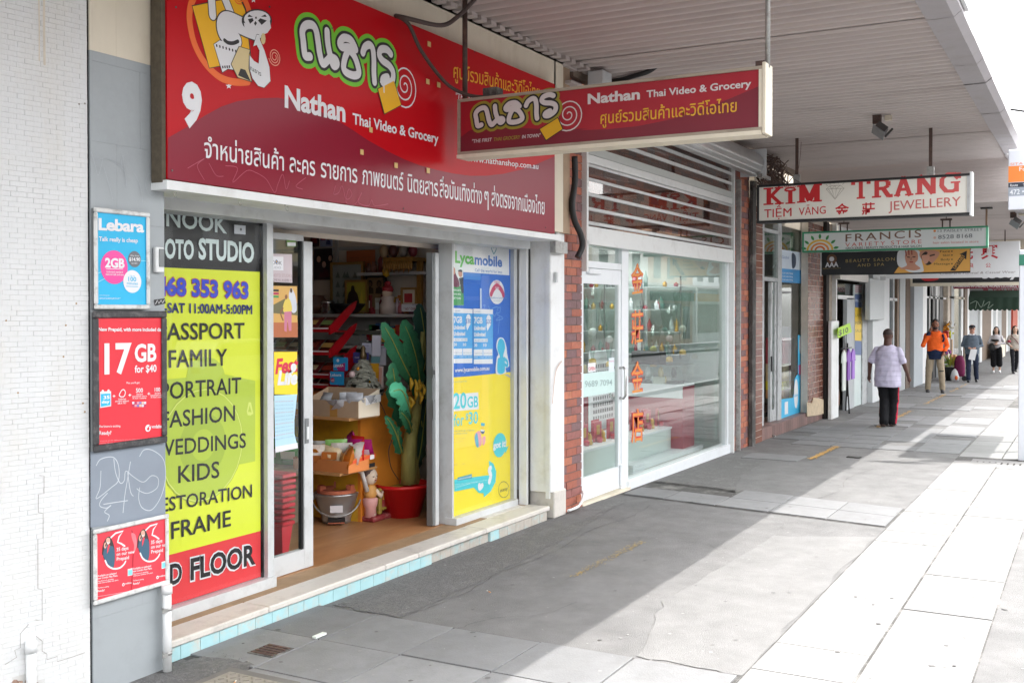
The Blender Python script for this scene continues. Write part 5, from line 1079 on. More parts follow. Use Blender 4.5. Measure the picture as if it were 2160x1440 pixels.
M2 = Z(945, 780, 4.5)
ar.poly(M2((50,70),(380,48),(390,998),(58,1040)), ink('#f6d81c'), 0.5, 'yellow_poster'); ar.poly(M2((50,232),(285,212),(290,372),(52,392)), WH, 1.5, 'white_box')
CQ = ink('#45c8d2'); ar.word('20', M2((50,368))[0], M2((172,358))[0], 33, CQ, 3, 0.02); ar.word('GB', M2((180,356))[0], M2((284,348))[0], 23, CQ, 3, 0.02); ar.word('for', M2((52,534))[0], M2((148,522))[0], 25, CQ, 3, 0.01); ar.word('$', M2((166,470))[0], M2((190,467))[0], 13, CQ, 3, 0.01); ar.word('30', M2((194,512))[0], M2((283,503))[0], 25, CQ, 3, 0.015)
for w_, x1_, y in (('Optus Prepaid Epic',180,120),('first recharge, ongoing',245,585),('on a 28 day recharge',182,612),('terms and conditions',160,660),('see in store for details',140,690),('8GB     1000',160,905)): ar.word(w_, M2((52,y))[0], M2((x1_,y - 10))[0], 3, ink('#d8c060') if y > 640 else ink('#9fb8a0'), 3)
ar.poly(M2((250,620),(300,580),(318,700),(268,728)), ink('#e79aa5'), 2, 'arm_print', sm=True); ar.poly(M2((252,640),(275,600),(290,720),(268,726)), ink('#4aa8c0'), 2.4, 'arm_stripe', sm=True); ar.poly(M2((310,500),(348,505),(345,532),(312,530)), ink('#30a8c8'), 2, 'cap_print'); ar.ell(M2((326,560))[0], 8, ink('#f0c83a'), 1.8, 'face_print', asp=0.8); ar.poly(M2((305,570),(345,575),(335,605),(315,600)), ink('#2a4a7a'), 2.6, 'mouth_print', sm=True); ar.poly(M2((305,565),(346,570),(340,582),(308,580)), WH, 3, 'teeth_print'); ar.poly(M2((325,640),(352,630),(350,690),(330,715)), ink('#e79aa5'), 2, 'leg_print', sm=True)
ar.ell(M2((490,712))[0], 25.5, CQ, 1, 'speech_bubble', asp=1.1); ar.poly(M2((530,750),(575,715),(545,790)), CQ, 1.2, 'speech_tail'); ar.word('got it!', M2((425,745))[0], M2((550,722))[0], 13, WH, 3, 0.035, slant=0.12)
ar.poly(M2((388,860),(430,890),(456,960),(450,1060),(405,1150),(338,1210),(338,1168),(290,1165),(240,1110),(390,1085)), CQ, 1, 'speech_bubble'); ar.stroke(M2((402,930),(388,950),(404,1000),(390,1060)), 0.05, WH, 2, 'letter_s'); ar.stroke(M2((295,1095),(300,1120),(322,1095)), 0.05, WH, 2, 'letter_u')
ar.poly(M2((58,1040),(388,996),(388,1085),(60,1152)), CQ, 1.6, 'banner_print'); ar.poly(M2((88,1020),(224,985),(226,1030),(90,1052)), ink('#3a9ab0'), 2, 'button_print'); ar.word('optus.com.au/prepaid', M2((95,1042))[0], M2((218,1015))[0], 3.4, WH, 3, 0.01)
for y in (1082, 1100, 1115): ar.word('Full terms online or pick up in store before you connect today', M2((62,y + 10))[0], M2((370 - (y - 1082) * 5,y - 35))[0], 2.2, ink('#d8f2f2'), 3)
ar.stroke([( M2((527 + 50*math.cos(k*.5),1133 + 76*math.sin(k*.5)))[0]) for k in range(13)], 0.006, ink('#6a6f5a'), 2, 'easy_ring'); ar.word('easy', M2((492,1160))[0], M2((565,1135))[0], 8, ink('#6a6f5a'), 2, 0.0, slant=0.15)
ar.poly(M2((530,45),(565,38),(600,72),(590,75)), ink('#b9b9b0'), 3, 'peeled_corner')
ar.build()
# ------------------------------------------------------------------ sliding door: left leaf and right leaf edge
YD = 5.04; fd_ = FY(YD)
t = thing('sliding_door', 'white framed sliding door leaf covered in notices, left of the shop entrance', 'door', (5.9, YD, ZF), group='sliding door leaves of the grocery')
u0, u1 = 570, 655; X0, X1 = fx(u0, YD), fx(u1, YD); zdt = 2.50
sw = fx(655, YD) - fx(633, YD)
bx('stile', X1 - sw + 0.02, X1, YD - 0.02, YD + 0.03, ZF + 0.005, zdt, M_alu, t); bx('stile', X0 - 0.05, X0 + 0.012, YD - 0.02, YD + 0.03, ZF + 0.005, zdt, M_alu, t)
zr0 = onY(600, 1168, YD).z; zr1 = onY(600, 493, YD).z
bx('rail', X0 + 0.0125, X1 - sw + 0.0195, YD - 0.019, YD + 0.029, ZF + 0.005, zr0, M_alu, t); bx('rail', X0 + 0.0125, X1 - sw + 0.0195, YD - 0.019, YD + 0.029, zr1, zdt, M_alu, t)
bx('inner_bead', X1 - sw + 0.0, X1 - sw + 0.0195, YD - 0.01, YD + 0.02, zr0, zr1, M_black, t)
bx('glass', X0 + 0.013, X1 - sw - 0.001, YD + 0.001, YD + 0.005, zr0 + 0.001, zr1 - 0.001, M_glass, t)
h = onY(642, 905, YD); bx('handle_plate', h.x - 0.02, h.x + 0.02, YD - 0.026, YD - 0.0205, h.z - 0.10, h.z + 0.08, M_alud, t); bx('handle_grip', h.x - 0.008, h.x + 0.01, YD - 0.034, YD - 0.0265, h.z - 0.07, h.z + 0.02, M_white, t)
ar = Art(FY(YD - 0.001), t, base=0.0012); n5 = Z(540, 440, 4); n6 = Z(540, 780, 3.13)
ar.poly(n5((125,380),(303,385),(304,626),(126,618)), ink('#c9bcc0'), 1, 'notice'); ar.poly(n5((125,402),(229,406),(229,522),(126,518)), WH, 2, 'notice'); ar.word('NOOK', n5((100,468))[0], n5((216,475))[0], 8, ink('#4a4d55'), 3); ar.ell(n5((170,448))[0], 4, ink('#3b6aa8'), 4, 'logo_dot'); ar.ell(n5((170,448))[0], 2, ink('#e0b43a'), 5, 'logo_dot'); ar.word('STUDIO', n5((108,504))[0], n5((208,508))[0], 5, ink('#9a9da5'), 3)
ar.word('PHOTO STUDIO', n5((128,575))[0], n5((296,580))[0], 7, ink('#b89ca0'), 3); ar.word('COME ALL & LEVEL 1', n5((128,610))[0], n5((290,614))[0], 5, ink('#8a7478'), 3)
ar.poly(n5((255,250),(336,252),(336,322),(256,320)), ink('#6f9a4a'), 2, 'sticker'); ar.poly(n5((262,285),(332,286),(332,316),(262,315)), WH, 3, 'sticker'); ar.poly(n5((285,228),(325,230),(325,246),(285,244)), ink('#b8323a'), 3, 'sticker')
ar.poly(n5((128,650),(345,655),(350,1085),(132,1085)), ink('#d6a85a'), 1, 'travel_poster'); ar.poly(n5((128,820),(240,760),(350,800),(350,900),(130,880)), ink('#6f6a44'), 1.5, 'hill_print'); ar.poly(n5((130,960),(350,960),(350,1085),(132,1085)), ink('#b5683e'), 1.5, 'ground_print')
for k, c in enumerate(('#1f1f22', '#b8325a', '#3f9a55')): ar.poly(n5((128,680 + k * 26),(190,682 + k * 26),(190,700 + k * 26),(128,698 + k * 26)), ink(c), 2, 'stripe')
ar.poly(n5((275,740),(290,670),(312,690),(335,760),(340,860),(300,870)), ink('#cfd3dc'), 2, 'person_print', sm=True); ar.poly(n5((225,830),(250,760),(285,770),(300,860),(240,880)), ink('#e0c858'), 2.5, 'person_print', sm=True); ar.poly(n5((236,870),(298,865),(296,1030),(275,1030),(262,930),(256,1040),(236,1030)), ink('#c97a92'), 2.8, 'trousers_print'); ar.ell(n5((252,745))[0], 5, ink('#8a5a3a'), 3, 'head_print', asp=.8); ar.ell(n5((294,690))[0], 5, ink('#5a3f30'), 3, 'head_print', asp=.8); ar.stroke(n5((225,840),(205,880),(225,940)), 0.012, ink('#8a5a3a'), 3, 'arm_print')
ar.poly(n5((150,1208),(345,1206),(345,1480),(150,1480)) , ink('#f0da2c'), 1.2, 'festival_poster'); ar.poly(n6((118,0),(272,0),(272,162),(120,160)), ink('#f0da2c'), 1.0, 'festival_poster')
ar.word('Fest', n5((160,1390))[0], n5((345,1370))[0], 30, ink('#d8284a'), 3, 0.04, slant=0.2); ar.ell(n5((314,1340))[0], 9, WH, 4, 'badge'); ar.word('Life', n6((140,95))[0], n6((268,90))[0], 28, WH, 3, 0.05, slant=0.2)
ar.poly(n6((118,168),(270,160),(252,330),(252,420),(275,515),(126,545)), ink('#b9dcea'), 1.8, 'blue_notice'); ar.poly(n6((126,505),(272,480),(275,515),(126,545)), WH, 2.4, 'notice_foot')
for k in range(11): ar.word('please ask inside for the menu today', n6((126,212 + k * 25))[0], n6((245,208 + k * 23))[0], 3, ink('#8db4c8' if k % 3 else '#c59aa8'), 3)
ar.build()
t = thing('sliding_door', 'narrow edge of the second sliding door leaf parked at the right of the entrance', 'door', (7.8, 5.06, ZF), group='sliding door leaves of the grocery')
A = fx(906, 5.06); B = fx(922, 5.03)
bx('stile', A, A + 0.03, 5.03, 5.09, ZF + 0.005, zdt, M_alud, t); bx('stile', A + 0.034, B + 0.015, 5.02, 5.08, ZF + 0.005, zdt, M_alu, t); bx('glass', B + 0.02, B + 0.6, 5.085, 5.09, ZF + 0.1, zdt - 0.1, M_glass, t)
h = onY(914, 860, 5.02); bx('handle_plate', h.x - 0.012, h.x + 0.02, 5.012, 5.0195, h.z - 0.10, h.z + 0.07, M_alud, t); h2 = onY(914, 785, 5.02); bx('lock_plate', h2.x - 0.014, h2.x + 0.014, 5.014, 5.0195, h2.z - 0.05, h2.z + 0.05, M_alud, t); bx('lock_cylinder', h2.x - 0.006, h2.x + 0.006, 5.008, 5.0135, h2.z - 0.02, h2.z + 0.02, M_black, t)
# ------------------------------------------------------------------ grocery interior
M_iw = mat('interior_wall', '#d9cdbf', rough=0.8, var=0.06); M_shelf = mat('shelf_metal', '#b5b3b0', rough=0.5, var=0.06)
room = thing('grocery_interior', 'inside walls, floor and ceiling of the grocery seen through its open door', 'room', (7, 6.5, ZF))
SX = 9.30
bx('floor', 4.2, SX, 4.99, 11.0, ZF - 0.02, ZF, M_floor, room); bx('ceiling', 4.2, SX, 5.15, 11.0, 2.95, 3.0, M_iw, room)
bx('side_wall', SX, SX + 0.1, 4.95, 11, 0, 3.0, M_iw, room); bx('side_wall', 4.0, 4.18, 5.2, 11, 0, 3.0, M_iw, room); bx('rear_wall', 4.2, SX, 11, 11.1, 0, 3.0, M_iw, room)
bx('partition', 4.2, 5.50, 5.4, 5.5, ZF, 2.9, M_dark, room)
bx('head_panel', 4.2, SX, 5.16, 5.2, 2.55, 2.94, M_iw, room)
def PX(u, v, X=9.0): return onX(u, v, X)
t = thing('wall_shelving', 'grey metal wall shelving along the side wall inside the grocery', 'shelving', (9.1, 6.8, 1.0))
sz = []
for v, d, y1 in ((662, 0.40, 9.0), (575, 0.3, 9.0), (728, 0.40, 9.0)):
    z = PX(760, v, 9.0).z; sz.append(z); bx('shelf', SX - d, SX - 0.002, 5.3, y1 if v != 575 else PX(765, 575, 9.1).y, z - 0.03, z, M_shelf, t)
bx('back_panel', SX - 0.03, SX - 0.004, 5.3, 9.0, 1.3, sz[0] - 0.031, mat('shelf_back', '#a5a29e', rough=0.7, var=0.05), t)
bx('rail', SX - 0.04, SX - 0.003, 5.3, 8.5, PX(760, 525, 9.2).z, PX(760, 519, 9.2).z, M_shelf, t)
for u in (709,): y = PX(u, 600, 9.25).y; bx('upright', SX - 0.05, SX - 0.031, y - 0.02, y + 0.02, 0.5, 2.9, M_shelf, t)
def boxpx(name, label, cat, u0, v0, u1, v1, X, th, m, art=None, tilt=0, group=None, frame=None, fwid=0.02):
    """an upright flat item (picture, card, packet) facing the door; px rectangle on the plane X"""
    A = PX(u0, v0, X); B = PX(u1, v1, X); fr = FX(X); t = thing(name, label, cat, (X, (A.y + B.y) / 2, B.z), group=group)
    bx('panel' if frame else 'body', X, X + th, B.y, A.y, B.z, A.z, m, t)
    if frame:
        for (a, b_, c, d) in ((B.y - fwid, A.y + fwid, A.z, A.z + fwid), (B.y - fwid, A.y + fwid, B.z - fwid, B.z)): bx('frame', X - 0.012, X + th, a, b_, c, d, frame, t)
        for (a, b_) in ((A.y + 0.0005, A.y + fwid), (B.y - fwid, B.y - 0.0005)): bx('frame', X - 0.012, X + th, a, b_, B.z + 0.0005, A.z - 0.0005, frame, t)
    if art: ar = Art(fr, t, base=0.002, step=0.001); art(ar); ar.build()
    return t
GOLD = mat('gold_frame', '#a8834a', rough=0.35, metal=0.5, var=0.15)
def portrait(*heads, bg=None):
    def f(ar):
        for (u, v, r, sk, hr, body) in heads:
            ar.poly([(u - r * 1.3, v + r * 3.6), (u - r * 1.1, v + r * 1.6), (u, v + r * 1.1), (u + r * 1.1, v + r * 1.6), (u + r * 1.3, v + r * 3.6)], ink(body), 1, 'figure_print')
            ar.ell((u, v), r * 1.25, ink(hr), 2, 'hair_print', asp=0.85); ar.ell((u, v + r * 0.25), r * 0.85, ink(sk), 3, 'face_print', asp=0.8)
    return f
boxpx('film_poster', 'dark film poster of three faces on the grocery side wall', 'poster', 662, 525, 700, 590, 9.24, 0.01, ink('#2a2228'), portrait((673,545,8,'#c9a08c','#1b1618','#3a2630'), (684,556,8,'#d2ac9c','#1b1618','#4d1f28'), (697,543,7,'#c39a86','#1b1618','#20202a')))
boxpx('film_poster', 'red and dark film poster high on the wall beside the door leaf', 'poster', 655, 478, 672, 520, 9.24, 0.01, ink('#3c1f26'), portrait((663,495,5,'#b98f7c','#1b1618','#6d2028')))
boxpx('film_poster', 'pale blue poster with small figures above the dark film poster', 'poster', 675, 480, 700, 520, 9.24, 0.01, ink('#9aa0ba'), portrait((682,492,4,'#c9a08c','#2b2226','#b03a50'), (693,502,4,'#c9a08c','#2b2226','#46507a')))
boxpx('film_poster', 'pink group portrait poster at the left of the dark film poster', 'poster', 655, 530, 659, 590, 9.24, 0.01, ink('#a8838c'))
def handw(ar):
    for i, w in enumerate(('Transit gloria', 'money orders', 'accepted here')): ar.word('~ ~ ~ ~' if i else '~~ ~~', (738, 545 + i * 9), (785, 544 + i * 9), 4, ink('#5a2c18'), 1, 0.0)
boxpx('paper_notice', 'orange paper notice taped on the wall above the pictures', 'notice', 731, 529, 791, 566, 9.24, 0.005, ink('#b9653a'), handw)
boxpx('framed_picture', 'large gold framed picture with rows of small drawings on the shelf', 'picture', 702, 559, 763, 652, 9.12, 0.02, ink('#8e9490'), lambda ar: [ar.poly([(x, y + 14), (x + 5, y), (x + 10, y + 14)], ink('#5f6a62'), 1, 'temple_print') for x in (708, 722, 728, 744) for y in (572, 592, 612, 630)], frame=GOLD, fwid=0.028)
boxpx('framed_picture', 'gold framed picture of a dark seated figure on yellow, front of the shelf', 'picture', 732, 595, 772, 655, 9.02, 0.02, ink('#a59a35'), lambda ar: (ar.poly([(733,648),(735,620),(740,613),(742,603),(747,603),(749,613),(755,622),(757,648)], ink('#241c14'), 1, 'figure_print', sm=True), ar.poly([(758,640),(763,612),(768,640)], ink('#c0ab3a'), 1, 'tower_print')), frame=GOLD, fwid=0.022)
boxpx('framed_picture', 'dark framed photograph of two monks behind the gold framed figure', 'picture', 775, 586, 810, 653, 9.16, 0.02, ink('#8c7050'), portrait((781,598,6,'#6f4f3a','#3a2a20','#4d3a26'), (800,598,6,'#6f4f3a','#3a2a20','#3a2c20')), frame=M_black, fwid=0.02)
boxpx('framed_picture', 'small gold framed picture with red mount near the plant', 'picture', 850, 611, 876, 640, 9.05, 0.02, ink('#cfc2b0'), lambda ar: ar.poly([(853,619),(870,619),(870,638),(853,638)], ink('#a82c34'), 1, 'mount'), frame=GOLD, fwid=0.022)
boxpx('shop_notice', 'white NO CHANGE notice on the shelf edge by the plant', 'notice', 847, 641, 888, 657, 8.86, 0.006, ink('#cfd0d6'), lambda ar: (ar.word('" NO " CHANGE', (852, 654), (886, 653), 5, ink('#8a2c34'), 1, 0.01), ar.word('SORRY', (870, 644), (886, 644), 2.6, ink('#555a70'), 1)))
boxpx('price_card', 'small white price card leaning on the black bowl', 'price card', 711, 643, 728, 653, 8.9, 0.004, ink('#c9c9c6'))
def onshelf(z, u, X): p = PX(u, 655, X); return p.y
def lathe_thing(name, label, cat, loc, prof, m, n=18, extra=None, group=None):
    t = thing(name, label, cat, loc, group=group); MB().lathe(prof, c=loc, n=n).build('body', m, t)
    if extra: extra(t)
    return t
z0 = sz[0]
lathe_thing('bowl', 'wide black bowl on the shelf beneath the pictures', 'bowl', (8.98, onshelf(z0, 735, 8.98), z0), [(0.05, 0), (0.12, 0.02), (0.19, 0.09), (0.20, 0.11), (0.185, 0.10), (0.1, 0.03), (0.0, 0.02)], M_black)
lathe_thing('tin_stack', 'stack of silver ring tins on the shelf left of the black bowl', 'tins', (8.98, onshelf(z0, 691, 8.98), z0), [(0.07, 0), (0.08, 0.01), (0.07, 0.03), (0.085, 0.04), (0.07, 0.07), (0.085, 0.08), (0.07, 0.11), (0.085, 0.12), (0.06, 0.14), (0.0, 0.145)], M_steel)
lathe_thing('clay_pot', 'brown clay pot at the left end of the shelf', 'pot', (9.0, onshelf(z0, 664, 9.0), z0), [(0.08, 0), (0.14, 0.05), (0.15, 0.12), (0.1, 0.18), (0.11, 0.2), (0.0, 0.2)], ink('#6a4636'))
def doll(t):
    x, y, z = WL[t.name]
    for (c, r, m, n) in (((0, 0, 0.21), 0.055, '#d9c0a8', 'head'), ((0, 0, 0.25), 0.06, '#a83038', 'hat'), ((0, 0.0, 0.31), 0.035, '#a83038', 'hat_tip')): MB().ball((x + c[0] - (0.012 if n == 'head' else 0), y, z + c[2]), (r, r, r * 0.8), 12, 8).build(n, ink(m), t)
lathe_thing('figurine', 'red and white lucky figurine on the shelf beside the dark photograph', 'figurine', (8.96, onshelf(z0, 818, 8.96), z0), [(0.08, 0), (0.085, 0.09), (0.06, 0.13), (0.07, 0.17), (0.03, 0.2), (0, 0.2)], ink('#c9b8ae'), extra=doll)
lathe_thing('flower_posy', 'yellow flower head hanging beside the upper shelf', 'flower', (9.0, PX(815, 585, 9.0).y, PX(815, 585, 9.0).z), [(0.0, 0), (0.035, 0.02), (0.045, 0.06), (0.03, 0.11), (0, 0.13)], ink('#c9a02a'))
for k, (u, h, c) in enumerate(((806, 0.2, '#7a2c34'), (838, 0.16, '#b09aa0'), (845, 0.12, '#a05a60'), (786, 0.07, '#8a1f2a'))):
    lathe_thing('bottle', ['dark red bottle behind the figurine', 'pale bottle right of the figurine', 'short rosy jar right of the figurine', 'low red candle dish left of the figurine'][k], 'bottle', (9.05, onshelf(z0, u, 9.05), z0), [(0.03, 0), (0.032, h * 0.6), (0.014, h * 0.8), (0.014, h), (0, h)], ink(c), n=12)
z1 = sz[1]
for k, (u, h, c) in enumerate(((803, 0.22, '#7d3330'), (812, 0.24, '#5f6a66'), (776, 0.1, '#6a4a40'), (786, 0.12, '#8a5a4a'))):
    p = PX(u, 560, 9.1); lathe_thing('bottle', ['red spirit bottle on the upper shelf', 'green grey bottle on the upper shelf', 'small brown jar left on the upper shelf', 'second small brown jar on the upper shelf'][k], 'bottle', (9.12, p.y, z1), [(0.035, 0), (0.04, h * 0.6), (0.016, h * 0.8), (0.016, h), (0, h)], ink(c), n=12)
# carved gilt spirit-house shelf
p0 = PX(832, 545, 9.1); p1 = PX(893, 560, 9.1)
t = thing('spirit_shelf', 'carved golden spirit shelf with dangling ornaments at the top right inside the shop', 'shrine', (9.05, p1.y, p0.z)); GI = mat('gilt', '#9a6f30', rough=0.45, metal=0.3, var=0.25, scale=30)
bx('shelf', 8.9, SX - 0.01, p1.y, p0.y, p0.z - 0.04, p0.z, GI, t)
for i in range(12):
    y = p1.y + (p0.y - p1.y) * (i + 0.5) / 12; MB().lathe([(0, -0.10 - 0.03 * (i % 2)), (0.02, -0.05), (0.012, 0)], c=(8.9, y, p0.z - 0.04), n=6).build('pendant', GI, t)
for i in range(4): y = p1.y + 0.06 + i * 0.12; MB().ball((9.0, y, p0.z + 0.07), (0.05, 0.05, 0.07), 8, 6).build('offering', ink(['#7a3038', '#8a8078', '#5a3430', '#a08868'][i]), t)
bx('post', 9.05, 9.1, p1.y, p1.y + 0.05, p0.z - 0.65, p0.z - 0.04, GI, t)
# fluorescent batten
A = onY(682, 492, 5.5); B = onY(890, 512, 5.5)
t = thing('light_batten', 'fluorescent light batten just inside the grocery door head', 'light fitting', (A.x, 5.5, A.z))
bx('housing', A.x, B.x + 0.3, 5.47, 5.55, A.z + 0.035, A.z + 0.1, M_white, t); b = MB(); b.tube([(A.x + 0.03, 5.51, A.z - 0.0), (B.x + 0.3, 5.51, A.z - 0.0)], 0.019, n=12); b.build('tube', mat('tube_added_glow', '#d9dde2', rough=0.3, var=0, emit=2.2), t); bx('end_holder', A.x - 0.03, A.x + 0.03, 5.48, 5.54, A.z - 0.03, A.z + 0.034, M_cream, t, bev=0.008)  # tube glow added to brighten the dark interior
bx('label_tape', A.x + 0.28, A.x + 0.36, 5.466, 5.4695, A.z + 0.05, A.z + 0.08, ink('#d8483c'), t)
# counter
cx0, cy0 = 7.62, 5.70; ctop = onY(762, 838, cy0).z
t = thing('counter', 'orange and yellow painted timber counter with ledges inside the grocery', 'counter', (7.9, 6.3, ZF))
M_or = mat('counter_orange', '#d9862e', rough=0.45, var=0.12, scale=3, dirt='#a85f28', dirtamt=0.5, dscale=2); M_ye = mat('counter_yellow', '#d9a52c', rough=0.5, var=0.14, scale=4, dirt='#8f6a28', dirtamt=0.5, dscale=5)
bx('front_panel', cx0, 8.55, cy0, cy0 + 0.03, ZF, ctop - 0.03, M_or, t); bx('side_panel', cx0 + 0.001, cx0 + 0.03, cy0 + 0.031, 8.2, ZF, ctop - 0.03, M_ye, t); bx('top', cx0 - 0.03, 8.6, cy0 - 0.03, 8.2, ctop - 0.029, ctop, M_or, t); bx('infill', cx0 + 0.04, 8.5, cy0 + 0.04, 8.1, ZF, ctop - 0.031, M_dark, t)
YS = 5.50
s1 = onY(736, 888, YS); s2 = onY(720.5, 1005, YS)
M_tim = mat('pine_edge', '#b98a58', rough=0.6, var=0.15, stretch=(6, 1, 6))
bx('ledge', s1.x, cx0 - 0.002, YS, 7.6, s1.z - 0.0, s1.z + 0.022, M_tim, t); bx('ledge', s1.x + 0.002, 7.75, YS, cy0 - 0.002, s1.z, s1.z + 0.022, M_tim, t) if False else None
bx('ledge', s2.x, cx0 - 0.002, YS + 0.02, 7.6, s2.z, s2.z + 0.022, M_tim, t)
b = MB(); b.tube([(7.45, YS + 0.1, s2.z), (7.5, YS + 0.1, s2.z - 0.02), (7.58, YS + 0.1, s2.z - 0.2)], 0.02, n=8); b.build('bracket', M_white, t)
# packets
def packet(name, label, cat, c, w, h, d, col, rz=0.0, tilt=0.0, band=None, word=None, group=None, seed=0):
    """pillow bag standing up, crimped top and bottom"""
    t = thing(name, label, cat, c, group=group); M = Matrix.Translation(c) @ Matrix.Rotation(rz, 4, 'Z') @ Matrix.Rotation(tilt, 4, 'Y')
    b = MB(); nx, nz = 7, 8; g = {}
    rd = random.Random(seed)
    for side in (0, 1):
        for i in range(nx + 1):
            for k in range(nz + 1):
                u = i / nx; v = k / nz; bul = (math.sin(math.pi * u) ** 0.6) * (math.sin(math.pi * min(max((v - 0.06) / 0.88, 0), 1)) ** 0.6) * d * (1 + 0.35 * rd.uniform(-1, 1))
                g[side, i, k] = b.vert(M @ Vector((-bul if side == 0 else bul, (0.5 - u) * w * (1 - 0.05 * math.sin(math.pi * v)), v * h)))
    for side in (0, 1):
        for i in range(nx):
            for k in range(nz):
                q = [g[side, i, k], g[side, i + 1, k], g[side, i + 1, k + 1], g[side, i, k + 1]]; b.face(q if side else q[::-1], True)
    b.build('bag', mat('foil_' + col.strip('#'), col, rough=0.22, var=0.12, scale=40, bump=0.3, bscale=60), t, fix=True)
    if band:
        b = MB(); b.box(-d * 1.15 - 0.002, -d * 1.15, -w * 0.36, w * 0.36, h * 0.3, h * 0.62, M=M); b.build('label_panel', ink(band), t)
    return t
# snack cartons: corners measured on the ledges
def carton(name, label, x0, x1, y0, y1, z, hf, hb, m, win, flap=None):
    t = thing(name, label, 'box', (x0, y0, z)); th = 0.006
    bx('end_panel', x0, x0 + th, y0, y1, z, z + hf, m, t); 
    b = MB(); fr = Frame((0, y0, 0), (1, 0, 0), (0, 0, 1), (0, -1, 0)); b.prism([(x0 + th, z), (x1, z), (x1, z + hb), (x0 + th, z + hf)], fr, -th, 0); b.build('side_panel', win, t)
    b = MB(); fr = Frame((0, y1, 0), (1, 0, 0), (0, 0, 1), (0, -1, 0)); b.prism([(x0 + th, z), (x1, z), (x1, z + hb), (x0 + th, z + hf)], fr, 0, th); b.build('side_panel', m, t)
    bx('back_panel', x1 - th, x1, y0 + 0.001, y1, z, z + hb, m, t); bx('base', x0 + th, x1 - th, y0 + 0.001, y1 - 0.001, z + 0.0005, z + 0.006, m, t); return t
zL1 = s1.z + 0.022; zL2 = s2.z + 0.022; KR = mat('kraft_card', '#b39a80', rough=0.8, var=0.08); KR2 = mat('pale_card', '#d8ccb8', rough=0.75, var=0.06)
a1 = onY(799, 870, 5.47)
x0c = onY(755, 880, 5.46).x
t = carton('snack_carton', 'open cardboard display box of silver wrapped snacks on the upper ledge', s1.x + 0.05, a1.x - 0.03, 5.44, 6.0, zL1, 0.14, 0.23, KR, KR2); bx('tape', s1.x + 0.0485, s1.x + 0.0495, 5.66, 5.74, zL1, zL1 + 0.1, ink('#b98a4a'), t)
ar = Art(FY(5.44), t, px=False); xa_ = s1.x + 0.05; ar.poly([(xa_ + 0.1, zL1 + 0.1), (xa_ + 0.32, zL1 + 0.12), (xa_ + 0.32, zL1 + 0.185), (xa_ + 0.1, zL1 + 0.165)], WH, 1, 'label'); ar.word('72 x 125g', (xa_ + 0.14, zL1 + 0.115), (xa_ + 0.26, zL1 + 0.125), 0.03, ink('#4a4d60'), 2, px=False); ar.build()
for k in range(9): packet('snack_packet', '%s silver foil snack packet in the cardboard display box' % ORD[k], 'snack packet', (xa_ + 0.05 + 0.06 * (k % 4), 5.52 + 0.17 * (k // 4) + 0.02 * (k % 2), zL1 + 0.06), 0.15, 0.15, 0.035, '#a9abb0', rz=rng(-1.5, 1.5), tilt=rng(-1.3, 0.6), group='silver packets in the cardboard box', seed=k)
t = carton('snack_carton', 'orange printed carton of snack bags on the lower ledge', s2.x + 0.04, onY(770, 985, 5.5).x, 5.46, 6.05, zL2, 0.10, 0.14, mat('carton_orange', '#c98048', rough=0.7, var=0.08), mat('carton_orange2', '#e0884a', rough=0.7, var=0.08))
ar = Art(FY(5.46), t, px=False); xb2 = s2.x + 0.04; ar.poly([(xb2 + 0.01, zL2 + 0.07), (xb2 + 0.38, zL2 + 0.1), (xb2 + 0.38, zL2 + 0.13), (xb2 + 0.01, zL2 + 0.095)], ink('#e2582c'), 1, 'band'); ar.poly([(xb2 + 0.3, zL2 + 0.08), (xb2 + 0.36, zL2 + 0.085), (xb2 + 0.36, zL2 + 0.125), (xb2 + 0.3, zL2 + 0.12)], WH, 2, 'label'); ar.poly([(xb2 + 0.29, zL2 + 0.015), (xb2 + 0.37, zL2 + 0.015), (xb2 + 0.37, zL2 + 0.05), (xb2 + 0.29, zL2 + 0.05)], BK, 2, 'barcode'); ar.build()
cols = ['#c8742c', '#d9d6d2', '#d8302c', '#a01a6a', '#e0c8a0', '#7fb060', '#d8d6d0', '#b02a7a', '#e0d8cc', '#e09030', '#dde0dc']; desc = ['orange', 'white', 'red', 'magenta', 'cream', 'light green', 'white and grey', 'pink purple', 'buff', 'amber', 'bright white']
for k in range(11):
    packet('snack_bag', desc[k] + ' snack bag standing in the orange printed carton', 'snack bag', (xb2 + 0.05 + 0.085 * (k % 4), 5.53 + 0.16 * (k // 4), zL2 + 0.03 + 0.03 * (k % 4)), 0.19, 0.2, 0.045, cols[k], rz=rng(-0.9, 0.9), tilt=rng(-0.9, 0.4), band=['#e8a03a', '#6aa84a', '#f0d8c8', '#d8c8e0', '#b86a2c', '#a86a3a', '#c0402c', '#e8e0e8', '#a8642c', '#7ab05a', '#c8802c'][k], seed=20 + k, group='snack bags in the orange carton')
for k, (c, l) in enumerate((('#3f9a3a', 'green'), ('#e0c02a', 'yellow'), ('#5ab04a', 'lime and white'), ('#d8d02a', 'lemon yellow'), ('#2f8a40', 'dark green'), ('#e8b030', 'gold'))):
    packet('crisp_bag', l + ' crisp bag behind the door leaf left of the orange carton', 'crisp bag', (xb2 + 0.06 + 0.1 * (k % 2), 6.12 + 0.18 * (k // 2), zL2 + 0.02 + 0.1 * (k % 2)), 0.2, 0.22, 0.035, c, rz=rng(-0.4, 0.4), tilt=rng(-0.3, 0.1), band='#e8e8d8', seed=50 + k, group='green and yellow crisp bags on the lower ledge')
